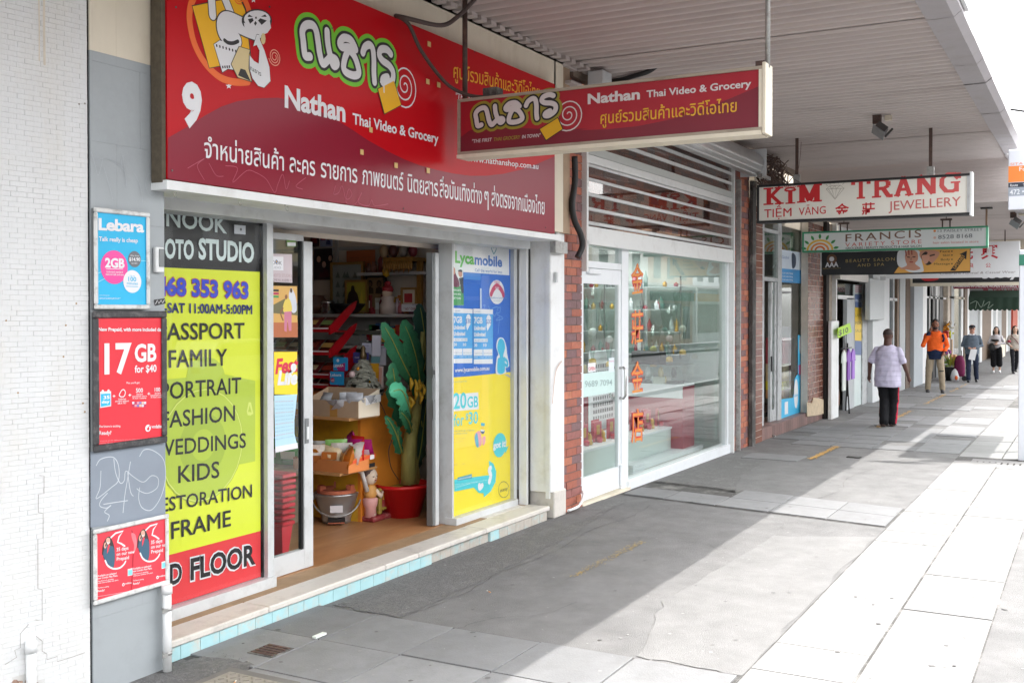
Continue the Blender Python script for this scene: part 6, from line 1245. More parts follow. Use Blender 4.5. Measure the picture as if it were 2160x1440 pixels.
for k, (c, l) in enumerate((('#7a1f2a', 'dark red'), ('#b8323a', 'red'), ('#7f8a4a', 'olive green'), ('#c9862c', 'orange fried noodle'), ('#6f7a3a', 'moss green'), ('#a82c2c', 'scarlet'))):
    packet('food_pouch', l + ' food pouch on the upper ledge left of the cardboard display box', 'food pouch', (s1.x + 0.06 + 0.12 * (1 - k // 3), 6.12 + 0.17 * (k % 3), zL1 + 0.17 * (1 - k // 3)), 0.15, 0.19, 0.02, c, tilt=-0.15, band='#d8cdb0', seed=80 + k, group='food pouches on the upper ledge')
# red packet racks on the counter
RR = mat('red_rack_plastic', '#b5121e', rough=0.3, var=0.06)
for k in range(4):
    A = PX(655, 700 + k * 48, 8.05); z = A.z
    if z < ctop + 0.02 and k == 3: z = ctop + 0.03
    ye = onX(700, 700 + k * 48, 8.05).y
    t = thing('packet_rack', ['top', 'second', 'third', 'lowest'][k] + ' red wire rack tier holding packets of dried food on the counter', 'rack', (8.05, 7.0, z), group='red rack tiers on the counter')
    bx('lip', 8.02, 8.05, ye, 8.1, z, z + 0.045, RR, t); bx('price_strip', 8.013, 8.0195, ye, 8.1, z + 0.03, z + 0.042, WH, t); bx('base', 8.05, 8.35, ye, 8.1, z, z + 0.01, RR, t)
    b = MB(); fr = Frame((0, ye, 0), (1, 0, 0), (0, 0, 1), (0, -1, 0)); b.prism([(8.0, z - 0.02), (8.12, z + 0.02), (8.38, z + 0.22), (8.42, z + 0.30), (8.34, z + 0.27), (8.10, z + 0.12), (8.0, z + 0.05)], fr, 0, 0.02); b.build('side_arm', RR, t)
    for i in range(5):
        packet('dried_food_packet', '%s glossy brown packet in the %s red rack tier' % (ORD[i], ['top', 'second', 'third', 'lowest'][k]), 'food packet', (8.10 + 0.02 * (i % 2), ye + 0.14 + i * 0.2, z + 0.015), 0.17, 0.2, 0.02, ['#5a3028', '#6a2a2a', '#4d3a2a', '#6f3a24', '#503028'][i], tilt=0.9, band=['#7f9a5a', '#c9a05a', '#a84030', '#c9b890', '#7a9050'][(i + k) % 5], seed=k * 9 + i, group='packets in the red rack tiers')
# sim card stands, leaflets, tray and silver ornament on the counter end
def card(label, u0, v0, u1, v1, Y, X, col, arts=None, name='phone_card', cat='phone card'):
    A = onX(u0, v0, X); B = onX(u1, v1, X); t = thing(name, label, cat, (X, (A.y + B.y) / 2, B.z)); bx('sheet', X, X + 0.006, B.y, A.y, B.z, A.z, ink(col), t, bev=0.0)
    if arts: ar = Art(FX(X), t, base=0.001); arts(ar); ar.build()
card('blue phone card pack with pink block standing higher on the counter', 703, 753, 733, 782, 5.8, 7.75, '#2a93cf', lambda ar: (ar.poly([(718,768),(728,765),(728,782),(714,782),(710,775)], ink('#b02c78'), 1, 'block_print'), ar.word('LEBARA', (704,774), (725,773), 5, WH, 2, 0.03), ar.ell((713,760), 3.4, WH, 2, 'disc_print')))
card('blue phone card pack with pink dot in front on the counter', 696, 783, 725, 812, 5.8, 7.70, '#2a9ad6', lambda ar: (ar.word('Lebara', (697,793), (720,793), 5.5, WH, 2, 0.02), ar.ell((702,801), 5, ink('#b02c5a'), 2, 'dot_print'), ar.word('x2', (699,803), (705,803), 3.5, WH, 3, 0.02)))
card('tall white leaflet leaning among papers on the counter', 785, 707, 803, 750, 5.8, 7.95, '#dcdcec', None, 'leaflet', 'leaflet')
card('white leaflet with small print behind the tall one', 764, 723, 784, 748, 5.8, 8.0, '#c9cce0', lambda ar: ar.word('information', (766,730), (778,730), 2.5, ink('#6a70a0'), 1), 'leaflet', 'leaflet')
card('white printed bill with teal box standing right of the ornament', 783, 725, 814, 770, 5.8, 8.02, '#cfd0dd', lambda ar: (ar.poly([(783,752),(802,752),(802,765),(783,765)], ink('#7fb8bf'), 1, 'box_print'), ar.word('NOTICE OF DATES', (800,735), (812,734), 3, ink('#7a7f98'), 1), ar.poly([(802,726),(813,726),(813,729),(802,729)], ink('#a83050'), 1, 'bar_print')), 'leaflet', 'leaflet')
card('yellow phone card pack behind the ornament', 778, 766, 799, 810, 5.8, 7.9, '#d9a026', lambda ar: ar.poly([(776,792),(786,792),(784,800),(776,802)], ink('#2f8a86'), 1, 'logo_print'))
card('indigo leaflet left of the ornament tip', 745, 743, 777, 766, 5.8, 7.98, '#4a4a98', lambda ar: ar.word('Time', (748,756), (757,755), 4, WH, 1, 0.01), 'leaflet', 'leaflet')
card('white and orange striped leaflets stacked right of the yellow pack', 799, 772, 808, 818, 5.8, 7.88, '#c9b8b4', lambda ar: [ar.stroke([(800 + k * 2.4, 776), (799 + k * 2.2, 816)], 0.006, ink('#c8683a'), 1, 'stripe', sm=False) for k in range(3)], 'leaflet', 'leaflet')
p = onX(755, 825, 7.72); t = thing('money_tree_tray', 'black tray with a heaped silver ornament and bronze figure on the counter', 'ornament', (7.75, p.y, ctop))
b = MB(); b.lathe([(0.10, 0), (0.19, 0.005), (0.205, 0.06), (0.195, 0.06), (0.18, 0.015), (0, 0.015)], c=(7.8, p.y, ctop + 0.002), n=24, sx=0.8); b.build('tray', mat('marbled_black', '#26282c', rough=0.3, var=0.3, scale=20, dirt='#8a8d92', dirtamt=0.5, dscale=14), t)
b = MB(); rd = random.Random(3)
for k in range(240):
    hgt = rd.random() ** 1.2; r = 0.17 * (1 - hgt) ** 0.9 + 0.01; a = rd.uniform(0, 6.28); M = Matrix.Translation((7.8 + r * math.cos(a) * 0.8, p.y + r * math.sin(a), ctop + 0.04 + 0.30 * hgt)) @ Matrix.Rotation(a, 4, 'Z') @ Matrix.Rotation(rd.uniform(0.2, 0.9), 4, 'Y')
    b.box(-0.02, 0.03, -0.02, 0.02, -0.0015, 0.0015, M=M)
b.build('silver_leaf', mat('silver_leaf', '#a7a79a', rough=0.4, var=0.3, scale=40), t, kind='stuff'); MB().lathe([(0.03, 0), (0.035, 0.04), (0.02, 0.07), (0.024, 0.10), (0.0, 0.13)], c=(7.8, p.y, ctop + 0.33), n=10).build('bronze_figure', mat('bronze', '#6a5a40', rough=0.4, metal=0.6), t); MB().ball((7.66, p.y + 0.02, ctop + 0.2), 0.03, 8, 6).build('paper_rose', ink('#c9b0b0'), t); MB().ball((7.68, p.y - 0.03, ctop + 0.25), 0.016, 8, 6).build('orange_bead', ink('#c98a2c'), t)
# storage crates low on the back shelf
for k, (u0, u1) in enumerate(((706, 729), (731, 758))): boxpx('storage_tub', ['left', 'right'][k] + ' translucent grey storage tub on the lower wall shelf', 'tub', u0, 707, u1, 727, 8.95, 0.3, mat('grey_tub', '#8f8f8c', rough=0.5, var=0.05))
boxpx('fabric_roll', 'dark rolled bundle on the lower wall shelf', 'bundle', 706, 696, 800, 706, 9.05, 0.2, mat('bundle', '#6a6a60', rough=0.8, var=0.35, scale=8))
# tin charcoal stove
p = onG(716, 1108); px_, py_ = p.x - 0.0, p.y; 
p = onZ(712, 1106, ZF); cx, cy = p.x + 0.1, p.y + 0.09
t = thing('charcoal_stove', 'galvanised bucket charcoal stove with clay lining on the shop floor', 'stove', (cx, cy, ZF)); TIN = mat('tin_plate', '#b0b2b3', rough=0.32, metal=0.75, var=0.12, scale=8, dirt='#77787a', dirtamt=0.4)
H = onY(715, 1035, cy).z - ZF
b = MB(); b.lathe([(0.125, 0.0), (0.13, H * 0.12), (0.128, H * 0.14), (0.195, H * 0.93), (0.20, H * 0.95), (0.196, H), (0.175, H), (0.175, H * 0.95)], c=(cx, cy, ZF), n=32); b.build('bucket', TIN, t)
b = MB(); b.lathe([(0.174, H * 0.9), (0.172, H + 0.02), (0.14, H + 0.035), (0.13, H * 0.8), (0.0, H * 0.6)], c=(cx, cy, ZF), n=28); b.build('clay_lining', mat('terracotta', '#b8674a', rough=0.85, var=0.15), t)
for k in range(3): a = 0.6 + k * 2.09; M = Matrix.Translation((cx + 0.14 * math.cos(a), cy + 0.14 * math.sin(a), ZF + H + 0.02)) @ Matrix.Rotation(a, 4, 'Z'); MB().box(-0.02, 0.03, -0.03, 0.03, -0.01, 0.05, M=M).build('pot_rest', MC['terracotta'], t)
vd = (Vector((0, 0, 0)) - Vector((cx, cy, 0))).normalized(); sdv = Vector((vd.y, -vd.x, 0))
def arcpts(r0, zz_, dep, n=14): return [Vector((cx, cy, 0)) + sdv * (math.cos(a) * r0) + vd * (math.sin(a) * r0 * 0.93) + Vector((0, 0, ZF + zz_ - dep * math.sin(a))) for a in [math.pi * k / n for k in range(n + 1)]]
MB().tube(arcpts(0.215, H * 0.86, H * 0.56), 0.007, n=8).build('handle', M_galv, t)
for s_ in (1, -1): c = Vector((cx, cy, ZF + H * 0.86)) + sdv * 0.207 * s_; MB().ball(c, (0.022, 0.022, 0.035), 8, 6).build('handle_lug', TIN, t)
fr = Frame(Vector((cx, cy, ZF)) + vd * 0.150, (sdv.x * -1, sdv.y * -1, 0), (0, 0, 1), vd)
q = Vector((cx, cy, ZF)); M = Matrix(((-sdv.x, -vd.x, 0, cx + vd.x * 0.168), (-sdv.y, -vd.y, 0, cy + vd.y * 0.168), (0, 0, 1, ZF + H * 0.42), (0, 0, 0, 1))) @ Matrix.Rotation(0.19, 4, 'X')
MB().box(-0.055, 0.055, -0.004, 0, 0, H * 0.24, M=M).build('label', WH, t); MB().box(-0.075, 0.075, -0.03, 0.03, -H * 0.30, -H * 0.20, M=M).build('vent_opening', M_dark, t); MB().box(-0.07, 0.07, -0.045, -0.02, -H * 0.315, -H * 0.295, M=M).build('vent_lip', MC['terracotta'], t)
bx('floor_carton', cx + 0.25 - 0.75, cx - 0.12, cy + 0.28, cy + 0.6, ZF, ZF + 0.28, KR, label='brown carton on the floor behind the charcoal stove', cat='box')
# red baskets behind the glass door leaf
p = onY(590, 1160, 5.35); t = thing('basket_stack', 'stack of red plastic shopping baskets behind the glass door leaf', 'baskets', (p.x, 5.4, ZF))
for k in range(9): z = ZF + 0.26 + k * 0.045; bx('basket_rim', p.x - 0.02, p.x + 0.12 + 0.002 * k, 5.3, 5.7, z, z + 0.028, mat('red_plastic', '#d8283a', rough=0.35, var=0.05), t, bev=0.006)
b = MB(); b.prism([(p.x, ZF), (p.x + 0.05, ZF), (p.x + 0.115, ZF + 0.26), (p.x - 0.01, ZF + 0.26)], FY(5.32), -0.36, 0); b.build('basket_body', MC['red_plastic'], t)
# figurine pair holding a welcome board
p = onZ(790, 1101, ZF); q = onY(905, 1100, p.y)
fx0, fy0 = p.x, p.y; L = 0.62
t = thing('welcome_figurine', 'painted plaster children holding a red Thai welcome board by the plant', 'statue', (fx0 + L / 2, fy0, ZF)); PR = mat('plaster_red', '#8f2f34', rough=0.6, var=0.15, dirt='#c9b8a8', dirtamt=0.5, dscale=14); PG = mat('plaster_gold', '#a08a3a', rough=0.6, var=0.2, scale=20); PS = mat('plaster_skin', '#e0cdb8', rough=0.6, var=0.06, dirt='#b89a86', dirtamt=0.4, dscale=16); PP = mat('plaster_pink', '#d8a09a', rough=0.6, var=0.1); PO = mat('plaster_ochre', '#d6a05a', rough=0.6, var=0.15); PH = mat('plaster_hair', '#5a4a48', rough=0.6, var=0.2)
yb = fy0 + 0.06
bx('base', fx0 - 0.03, fx0 + L + 0.05, yb - 0.08, yb + 0.10, ZF, ZF + 0.05, PR, t, bev=0.015)
bx('board', fx0 + 0.12, fx0 + L - 0.05, yb - 0.03, yb + 0.03, ZF + 0.10, ZF + 0.24, PR, t, bev=0.008)
for a_, c_, z0_, z1_ in ((0.10, L - 0.03, 0.075, 0.105), (0.10, L - 0.03, 0.235, 0.262)): bx('board_rail', fx0 + a_, fx0 + c_, yb - 0.04, yb + 0.04, ZF + z0_, ZF + z1_, PG, t, bev=0.01)
for a_ in (0.10, L - 0.07): bx('board_post', fx0 + a_, fx0 + a_ + 0.045, yb - 0.045, yb - 0.0, ZF + 0.05, ZF + 0.28, PG, t, bev=0.01)
ar = Art(FY(yb - 0.031), t, px=False, base=0.002); ar.word('ยินดีต้อนรับ', (fx0 + 0.16, ZF + 0.175), (fx0 + L - 0.1, ZF + 0.175), 0.04, ink('#d8a83a'), 1, 0.03, raw=0.56, px=False); ar.word('welcome', (fx0 + 0.20, ZF + 0.12), (fx0 + L - 0.14, ZF + 0.12), 0.035, ink('#d8a83a'), 1, 0.02, px=False); ar.build()
for s_, x in ((1, fx0 + 0.02), (-1, fx0 + L + 0.03)):
    MB().lathe([(0.055, 0.04), (0.05, 0.12), (0.062, 0.14), (0.07, 0.20), (0.05, 0.215)], c=(x, yb, ZF + 0.0), n=14).build('skirt', PP, t)
    MB().lathe([(0.05, 0.21), (0.062, 0.25), (0.055, 0.30), (0.025, 0.33)], c=(x, yb, ZF), n=14).build('shirt', PO, t)
    MB().tube([(x + 0.02 * s_, yb - 0.04, ZF + 0.28), (x + 0.06 * s_, yb - 0.07, ZF + 0.22), (x + 0.11 * s_, yb - 0.05, ZF + 0.25)], [0.022, 0.02, 0.017], n=8).build('arm', PS, t)
    MB().ball((x, yb, ZF + 0.40), (0.066, 0.064, 0.078), 16, 12).build('head', PS, t); MB().ball((x - 0.004 * s_, yb + 0.018, ZF + 0.43), (0.071, 0.064, 0.066), 14, 10).build('hair', PH, t); MB().ball((x, yb + 0.0, ZF + 0.488), (0.045, 0.045, 0.014), 12, 6).build('flower_crown', mat('plaster_cream', '#d8cca8', rough=0.6, var=0.2, scale=40), t)
    for e in (-0.02, 0.028): MB().ball((x + e - 0.012, yb - 0.06, ZF + 0.405), (0.011, 0.005, 0.0035), 8, 5).build('eye', PH, t)
    MB().ball((x - 0.006, yb - 0.0635, ZF + 0.372), (0.016, 0.005, 0.006), 8, 5).build('mouth', ink('#a8605a'), t); MB().ball((x - 0.006, yb - 0.067, ZF + 0.39), (0.006, 0.006, 0.008), 8, 5).build('nose', PS, t)
    MB().lathe([(0.03, 0.04), (0.035, 0.06), (0.028, 0.11)], c=(x, yb - 0.02, ZF), n=10).build('leg', PS, t)
# banana plant in a red pot
pp = onY(855, 1035, 5.52); pxx = pp.x; pyy = 5.55; ztp = onY(855, 1016, pyy).z; zbt = onY(855, 1054, pyy).z
t = thing('banana_plant', 'artificial banana plant with yellow fruit in a red pot inside the door', 'potted plant', (pxx, pyy, ZF))
R_ = (fx(893, pyy, 1020) - fx(817, pyy, 1020)) / 2 * 0.86
b = MB(); b.lathe([(R_ * 0.62, 0), (R_ * 0.95, ztp - ZF - 0.03), (R_ * 1.03, ztp - ZF - 0.03), (R_ * 1.03, ztp - ZF), (R_ * 0.93, ztp - ZF), (R_ * 0.88, ztp - ZF - 0.05), (0, ztp - ZF - 0.05)], c=(pxx, pyy, ZF), n=28); b.build('pot', mat('pot_red', '#c01a1e', rough=0.35, var=0.05), t)
MT = mat('banana_trunk', '#8f8a4a', rough=0.7, var=0.3, scale=10, stretch=(3, 3, 0.6), dirt='#5f4a2c', dirtamt=0.6, dscale=6)
def PY(u, v, Y=None): q = onY(u, v, Y or pyy); return q
b = MB(); b.tube([PY(862, 1020), PY(862, 960), PY(866, 920), PY(876, 880), PY(884, 830), PY(888, 760), PY(892, 700)], [0.075, 0.07, 0.062, 0.05, 0.042, 0.03, 0.02], n=12); b.build('trunk', MT, t)
b = MB(); b.tube([PY(880, 1018), PY(872, 960), PY(876, 915)], [0.04, 0.035, 0.02], n=8); b.build('trunk', MT, t)
LFm = mat('banana_leaf', '#2f6b4a', rough=0.55, spec=0.3, bump=.6, bscale=25, var=0.3, scale=9, dirt='#4d8a5e', dirtamt=0.6, dscale=3); LFr = mat('leaf_rib', '#8a8a3a', rough=0.5, var=0.1); LFb = mat('banana_leaf_bright', '#4fae86', rough=0.5, var=0.1); LFd = mat('banana_leaf_dark', '#27493a', rough=0.45, var=0.2)
def leaf(rib, wid, m, lean=0.0, label=None, fold=0.25):
    """rib: list of (u, v, Y); wid: half width in metres"""
    P = [onY(u, v, Y) for u, v, Y in rib]; n = len(P); Q = []
    for i in range((n - 1) * 5 + 1):
        k = min(i // 5, n - 2); s_ = (i - k * 5) / 5; p0 = P[max(k - 1, 0)]; p1 = P[k]; p2 = P[k + 1]; p3 = P[min(k + 2, n - 1)]
        Q.append(0.5 * ((2 * p1) + (p2 - p0) * s_ + (2 * p0 - 5 * p1 + 4 * p2 - p3) * s_ ** 2 + (3 * p1 - p0 - 3 * p2 + p3) * s_ ** 3))
    N = len(Q); b = MB(); rows = []; nrm = Vector((-0.25 + lean, -1, 0.12)).normalized()
    for i, q in enumerate(Q):
        d = (Q[min(i + 1, N - 1)] - Q[max(i - 1, 0)]).normalized(); sd = d.cross(nrm).normalized(); f = i / (N - 1)
        w = wid * (math.sin(math.pi * min(1, (f * 0.93 + 0.07))) ** 0.55) * (1 - 0.15 * f); rows.append([])
        tl_, tr_ = [1 - (.3 * random.random() if random.random() < .28 else .06 * random.random()) for _ in (0, 1)]
        for c in (-tl_, -0.66 * tl_, -0.33, 0, 0.33, 0.66 * tr_, tr_):
            rip = 0.018 * math.sin(f * 40 + c * 3) * abs(c); rows[-1].append(b.vert(q + sd * (w * c) + nrm * (-fold * w * c * c + rip)))
    for A, B in zip(rows, rows[1:]):
        for k in range(6): b.face([A[k], A[k + 1], B[k + 1], B[k]], True)
    o = b.build('leaf', m, t)
    MB().tube([q + nrm * 0.004 for q in Q[:-2]], [0.007 * (1 - 0.7 * i / N) for i in range(N - 2)], n=6).build('leaf_rib', LFr, o)
Yp = 5.50
leaf([(887, 830, 5.55), (880, 765, 5.45), (866, 715, 5.38), (848, 676, 5.36)], 0.155, LFm)
leaf([(868, 800, 5.5), (845, 755, 5.42), (826, 715, 5.4), (805, 680, 5.4)], 0.10, LFm, lean=-0.2)
leaf([(852, 895, 5.5), (838, 840, 5.42), (832, 800, 5.38), (826, 765, 5.37)], 0.115, LFm)
leaf([(868, 880, 5.45), (858, 845, 5.3), (845, 822, 5.24), (822, 828, 5.2)], 0.10, LFb, fold=0.6)
leaf([(848, 955, 5.5), (835, 915, 5.42), (824, 893, 5.4), (812, 877, 5.4)], 0.055, LFm); leaf([(846, 955, 5.5), (840, 925, 5.45), (838, 900, 5.42)], 0.07, LFm)
leaf([(868, 910, 5.45), (862, 890, 5.38), (852, 875, 5.35), (843, 868, 5.35)], 0.07, LFm); leaf([(878, 990, 5.6), (888, 940, 5.62), (895, 880, 5.66), (902, 830, 5.7)], 0.10, LFd); leaf([(870, 900, 5.7), (862, 860, 5.8), (852, 820, 5.85)], 0.11, LFd)
leaf([(895, 780, 5.6), (896, 720, 5.6), (890, 670, 5.62), (884, 640, 5.65)], 0.12, LFd); leaf([(890, 900, 5.65), (885, 870, 5.7), (878, 840, 5.7), (880, 800, 5.75)], 0.12, LFd); leaf([(893, 900, 5.7), (898, 830, 5.7), (902, 760, 5.7), (900, 690, 5.7)], 0.12, LFd)
for k, (u, v) in enumerate(((868,808),(873,812),(878,830),(884,838),(886,812),(890,822),(880,818),(866,848),(862,855))):
    q = PY(u, v, 5.42); s_ = 1 if k < 7 else -1; MB().tube([q + Vector((0.03 * s_ * (-0.5 + k % 2), 0, 0.05)), q + Vector((0.045 * (-0.5 + k % 2), -0.02, 0.0)), q + Vector((0.03 * s_ * (-0.5 + k % 2), 0, -0.06))], [0.010, 0.02, 0.008], n=8).build('banana', mat('banana_skin', '#d0a02c', rough=0.45, var=0.15), t)
cable('cable', 'thin black cord trailing from the counter down past the plant', [onY(782, 810, 5.6), onY(792, 830, 5.55), onY(812, 870, 5.5), onY(828, 915, 5.48), onY(820, 950, 5.5), onY(825, 985, 5.5), onY(840, 1010, 5.5)], 0.004, M_black)

rs = random.Random(21)
for row, (zr2, n_) in enumerate(((sz[2], 16), (sz[0], 9))):
    for k in range(n_):
        u = 762 + k * 7 if row == 0 else (662 + k * 24)
        y_ = PX(u, 700, 9.0).y; h = rs.uniform(.10, .24); c = rs.choice(['#b8402c', '#d8b040', '#3f7a4a', '#c9c4b8', '#7a3a5a', '#c87a3a', '#4a6a9a', '#8a2c2c'])
        t = thing('product_box', '%s small coloured product box on the %s wall shelf' % (ORD[k], ['lower', 'upper long'][row]), 'product box', (9.1, y_, zr2), group='small boxes along the wall shelves')
        bx('box', 9.08 + .06 * row, 9.2 + .06 * row, y_ - .05, y_ + .05, zr2 + .001, zr2 + h, ink(c), t, bev=.004); bx('label_panel', 9.076 + .06 * row, 9.0795 + .06 * row, y_ - .035, y_ + .035, zr2 + h * .3, zr2 + h * .7, ink(rs.choice(['#e8e0d0', '#f0d060', '#e8e8e8', '#b02c30'])), t)
for k in range(7):
    y_ = cy0 + .15 + k * .17; c = ['#c8302c', '#3f7a4a', '#d8a030', '#d8d4c8', '#a03a6a', '#c87a3a', '#5a8a3a'][k]
    packet('snack_bag', ['red', 'green', 'amber', 'cream', 'purple', 'orange', 'leaf green'][k] + ' snack bag in the row on the counter top edge', 'snack bag', (cx0 + .1, cy0 + .75 + k * .2, ctop), .16, .2, .03, c, rz=rs.uniform(-.5, .5), band='#e8dcc0', seed=200 + k, group='snack bags along the counter top')
# ------------------------------------------------------------------ brick piers
def brickpier(name, label, x0, x1, y, z0, z1, depth, h=0.082, L=0.235, corner=True):
    t = thing(name, label, 'brick pier', ((x0 + x1) / 2, y, z0)); g = gz(x0)
    bx('mortar_core', x0 + 0.006, x1 - 0.006, y + 0.008, y + depth, g - 0.05, z1, M_mortar, t)
    z = g - 0.03; r = 0; W = x1 - x0
    while z < z1:
        cuts = [0, W] if W < 0.3 and r % 2 == 0 else ([0, W * 0.55, W] if W < 0.35 else None)
        if cuts is None:
            cuts = [0.0]; p = L if r % 2 == 0 else L / 2
            while p < W - 0.04: cuts.append(p); p += L
            cuts.append(W)
        for a, c in zip(cuts, cuts[1:]):
            j = rng(-0.003, 0.003)
            bx('brick', x0 + a + (0.004 if a else 0), x0 + c - 0.004 * (c < W), y + j, y + min(0.11, depth), z + 0.0045, min(z + h - 0.0045, z1), random.choice(BR), t)
        if corner:
            b = MB(); yy = y + 0.112
            while yy < y + depth: b.box(x0 - 0.0005, x0 + 0.1, yy, min(yy + 0.22, y + depth), z + 0.0045, z + h - 0.0045); yy += 0.23
            b.build('brick', BR[r % 6], t, kind='stuff') if b.v and depth > 0.15 else None
        z += h; r += 1
    return t
bp1x0, bp1x1 = xp1 + 0.002, fx(1227, 4.60)
bp1 = brickpier('brick_pier', 'narrow red brick pier between the grocery and the jewellery shop', bp1x0, bp1x1 + 0.0, 4.60, 0, 4.36, 0.12, corner=False)
bp2 = brickpier('brick_pier', 'red brick pier right of the jewellery shop window', fx(1549, 4.60), fx(1579, 4.60), 4.60, 0, 4.31, 0.3, corner=False)
# brown tiled strip next to it
def tiled(name, label, x0, x1, y, z0, z1, depth, ts=0.105, th=0.105, rnd=True):
    t = thing(name, label, 'tiled pier', ((x0 + x1) / 2, y, z0)); bx('grout', x0 + 0.001, x1 - 0.001, y + 0.004, y + depth, z0, z1, M_grout, t)
    n = max(1, int(round((x1 - x0) / ts))); w = (x1 - x0) / n; z = z0; k = 0
    meshes = [MB().box(0.004, w - 0.004, 0, 0.02, 0.004, th - 0.004).mesh('tile', [m], (0, 0, 0)) for m in M_tile2]
    st = MB(); cnt = 0; nr = int((z1 - z0) / th)
    for r in range(nr):
        for i in range(n):
            o = bpy.data.objects.new('tile', random.choice(meshes)); COL.objects.link(o); o.parent = t; WL[o.name] = Vector((0, 0, 0))
            o.location = Vector((x0 + i * w, y, z0 + r * th)) - WL[t.name]; cnt += 1
    return t
tiled('tiled_pier', 'brown tiled strip with pale grout against the brick pier right of the jewellery shop', fx(1581, 4.60), fx(1606, 4.60), 4.585, gz(16) - 0.02, 3.7, 0.3, ts=0.5, th=0.105)
# ------------------------------------------------------------------ jewellery shop
JX0, JX1 = bp1x1 + 0.0, fx(1548, 4.62); YJ = 4.64
jew = thing('jewellery_shopfront', 'white framed jewellery shopfront with glass door and red Chinese window lettering', 'shop', ((JX0 + JX1) / 2, YJ, 0))
zj = lambda u, v: onY(u, v, YJ).z
jd0, jd1, jd2 = JX0, fx(1318, YJ), fx(1322, YJ)
zt_j = zj(1228, 512); ztr = zj(1228, 553)
M_wf = mat('white_frame', '#e2e6e9', rough=0.35, var=0.04, dirt='#b5b8ba', dirtamt=0.35, dscale=3)
bx('sill', jd1, JX1 - 0.1, YJ - 0.05, YJ + 0.12, gz(12) - 0.08, gz(12) + 0.10, M_wf, jew); bx('doorstep', jd0, jd1 + 0.03, YJ - 0.06, YJ + 0.12, -0.03, 0.018, M_cream, jew)
bx('jamb', jd0, jd0 + 0.05, YJ - 0.02, YJ + 0.06, 0.0, zt_j, M_wf, jew); pj = fx(1307, YJ)
bx('jamb', pj + 0.012, fx(1322, YJ) - 0.001, YJ - 0.02, YJ + 0.06, 0.0, zt_j + 0.0, M_wf, jew)
bx('transom', jd0 + 0.0505, pj + 0.0115, YJ - 0.015, YJ + 0.06, ztr - 0.05, ztr + 0.02, M_wf, jew); bx('head', jd0, JX1, YJ - 0.02, YJ + 0.1, zt_j + 0.0, zt_j + 0.08, M_wf, jew)
wr = fx(1531, YJ); bx('jamb', wr, JX1 - 0.06, YJ - 0.02, YJ + 0.06, gz(14), zt_j, M_wf, jew)
wl_ = fx(1322, YJ)
bx('window_glass', wl_, wr - 0.0005, YJ + 0.01, YJ + 0.016, gz(12) + 0.1005, zt_j - 0.001, M_glass2, jew)
bx('transom_glass', jd0 + 0.051, pj + 0.011, YJ + 0.02, YJ + 0.024, ztr + 0.0205, zt_j - 0.001, M_glass2, jew)
# door leaf
d = thing('glass_door', 'white framed glass door of the jewellery shop with two metal pull handles', 'door', ((jd0 + pj) / 2, YJ, 0.02))
z0d = zj(1228, 1040) ; s0, s1_ = jd0 + 0.055, pj + 0.008
zb1 = onY(1300, 985, YJ).z + 0.0; ztt = ztr - 0.055
bx('bottom_rail', s0 + 0.0505, s1_ - 0.0655, YJ - 0.01, YJ + 0.035, 0.035, zb1, M_wf, d); bx('top_rail', s0 + 0.0505, s1_ - 0.0655, YJ - 0.01, YJ + 0.035, ztt - 0.16, ztt, M_wf, d)
bx('stile', s0, s0 + 0.05, YJ - 0.01, YJ + 0.035, 0.035, ztt, M_wf, d); bx('stile', s1_ - 0.065, s1_, YJ - 0.01, YJ + 0.035, 0.035, ztt, M_wf, d)
bx('glass', s0 + 0.051, s1_ - 0.066, YJ + 0.01, YJ + 0.014, zb1 + 0.0005, ztt - 0.161, M_glass2, d); bx('door_closer', s0 + 0.12, s0 + 0.42, YJ - 0.05, YJ - 0.011, ztt - 0.06, ztt - 0.01, M_wf, d, bev=0.006)
def dhandle(y):
    hx = s1_ - 0.03; za, zb2 = zj(1310, 775), zj(1310, 838); b = MB(); s = -1 if y < YJ else 1
    b.tube([(hx, y, za), (hx, y + 0.045 * s, za + 0.005), (hx, y + 0.07 * s, za - 0.03), (hx, y + 0.07 * s, zb2 + 0.03), (hx, y + 0.045 * s, zb2 - 0.005), (hx, y, zb2)], 0.014, n=10); b.build('handle', M_steel, d)
dhandle(YJ - 0.01); dhandle(YJ + 0.036)
bx('lock', s1_ - 0.045, s1_ + 0.015, YJ - 0.04, YJ - 0.0105, 0.05, 0.30, M_wf, d, bev=0.01)
ar = Art(FY(YJ + 0.009), d, base=0.0012)
ar.rect(1240, 766, 785, 1256, WH, 1, 'open_card'); ar.word('OPEN', (1241, 781), (1255, 780), 7, ink('#c22a35'), 2, 0.02); ar.rect(1284, 755, 785, 1295, ink('#d8e2ec'), 1, 'hours_card'); ar.word('hours', (1285, 763), (1294, 763), 4, ink('#c8506a'), 2)
ar.rect(1229.5, 788, 838, 1296, mat('frost_band', '#c5dcd8', rough=0.6, var=0.03), 0.5, 'frosted_band'); ar.word('9689 7094', (1233, 816), (1291, 812), 13, ink('#8ba3a2'), 2, 0.01)
ar.build()
ar = Art(FY(YJ + 0.009), jew, base=0.0012); GY = ink('#d98a34'); RC = ink('#c8281f')
for ch, vt, vb in (('金', 556, 622), ('莊', 655, 728), ('金', 762, 830), ('店', 862, 936)):
    ar.text(ch, (1331, vb), (1357, vb - 4), (1331, vt), RC, 1, 0.028); ar.text(ch, (1332.5, vb - 1), (1355.5, vb - 5), (1332.5, vt + 1), GY, 2, 0.0)
ar.build()
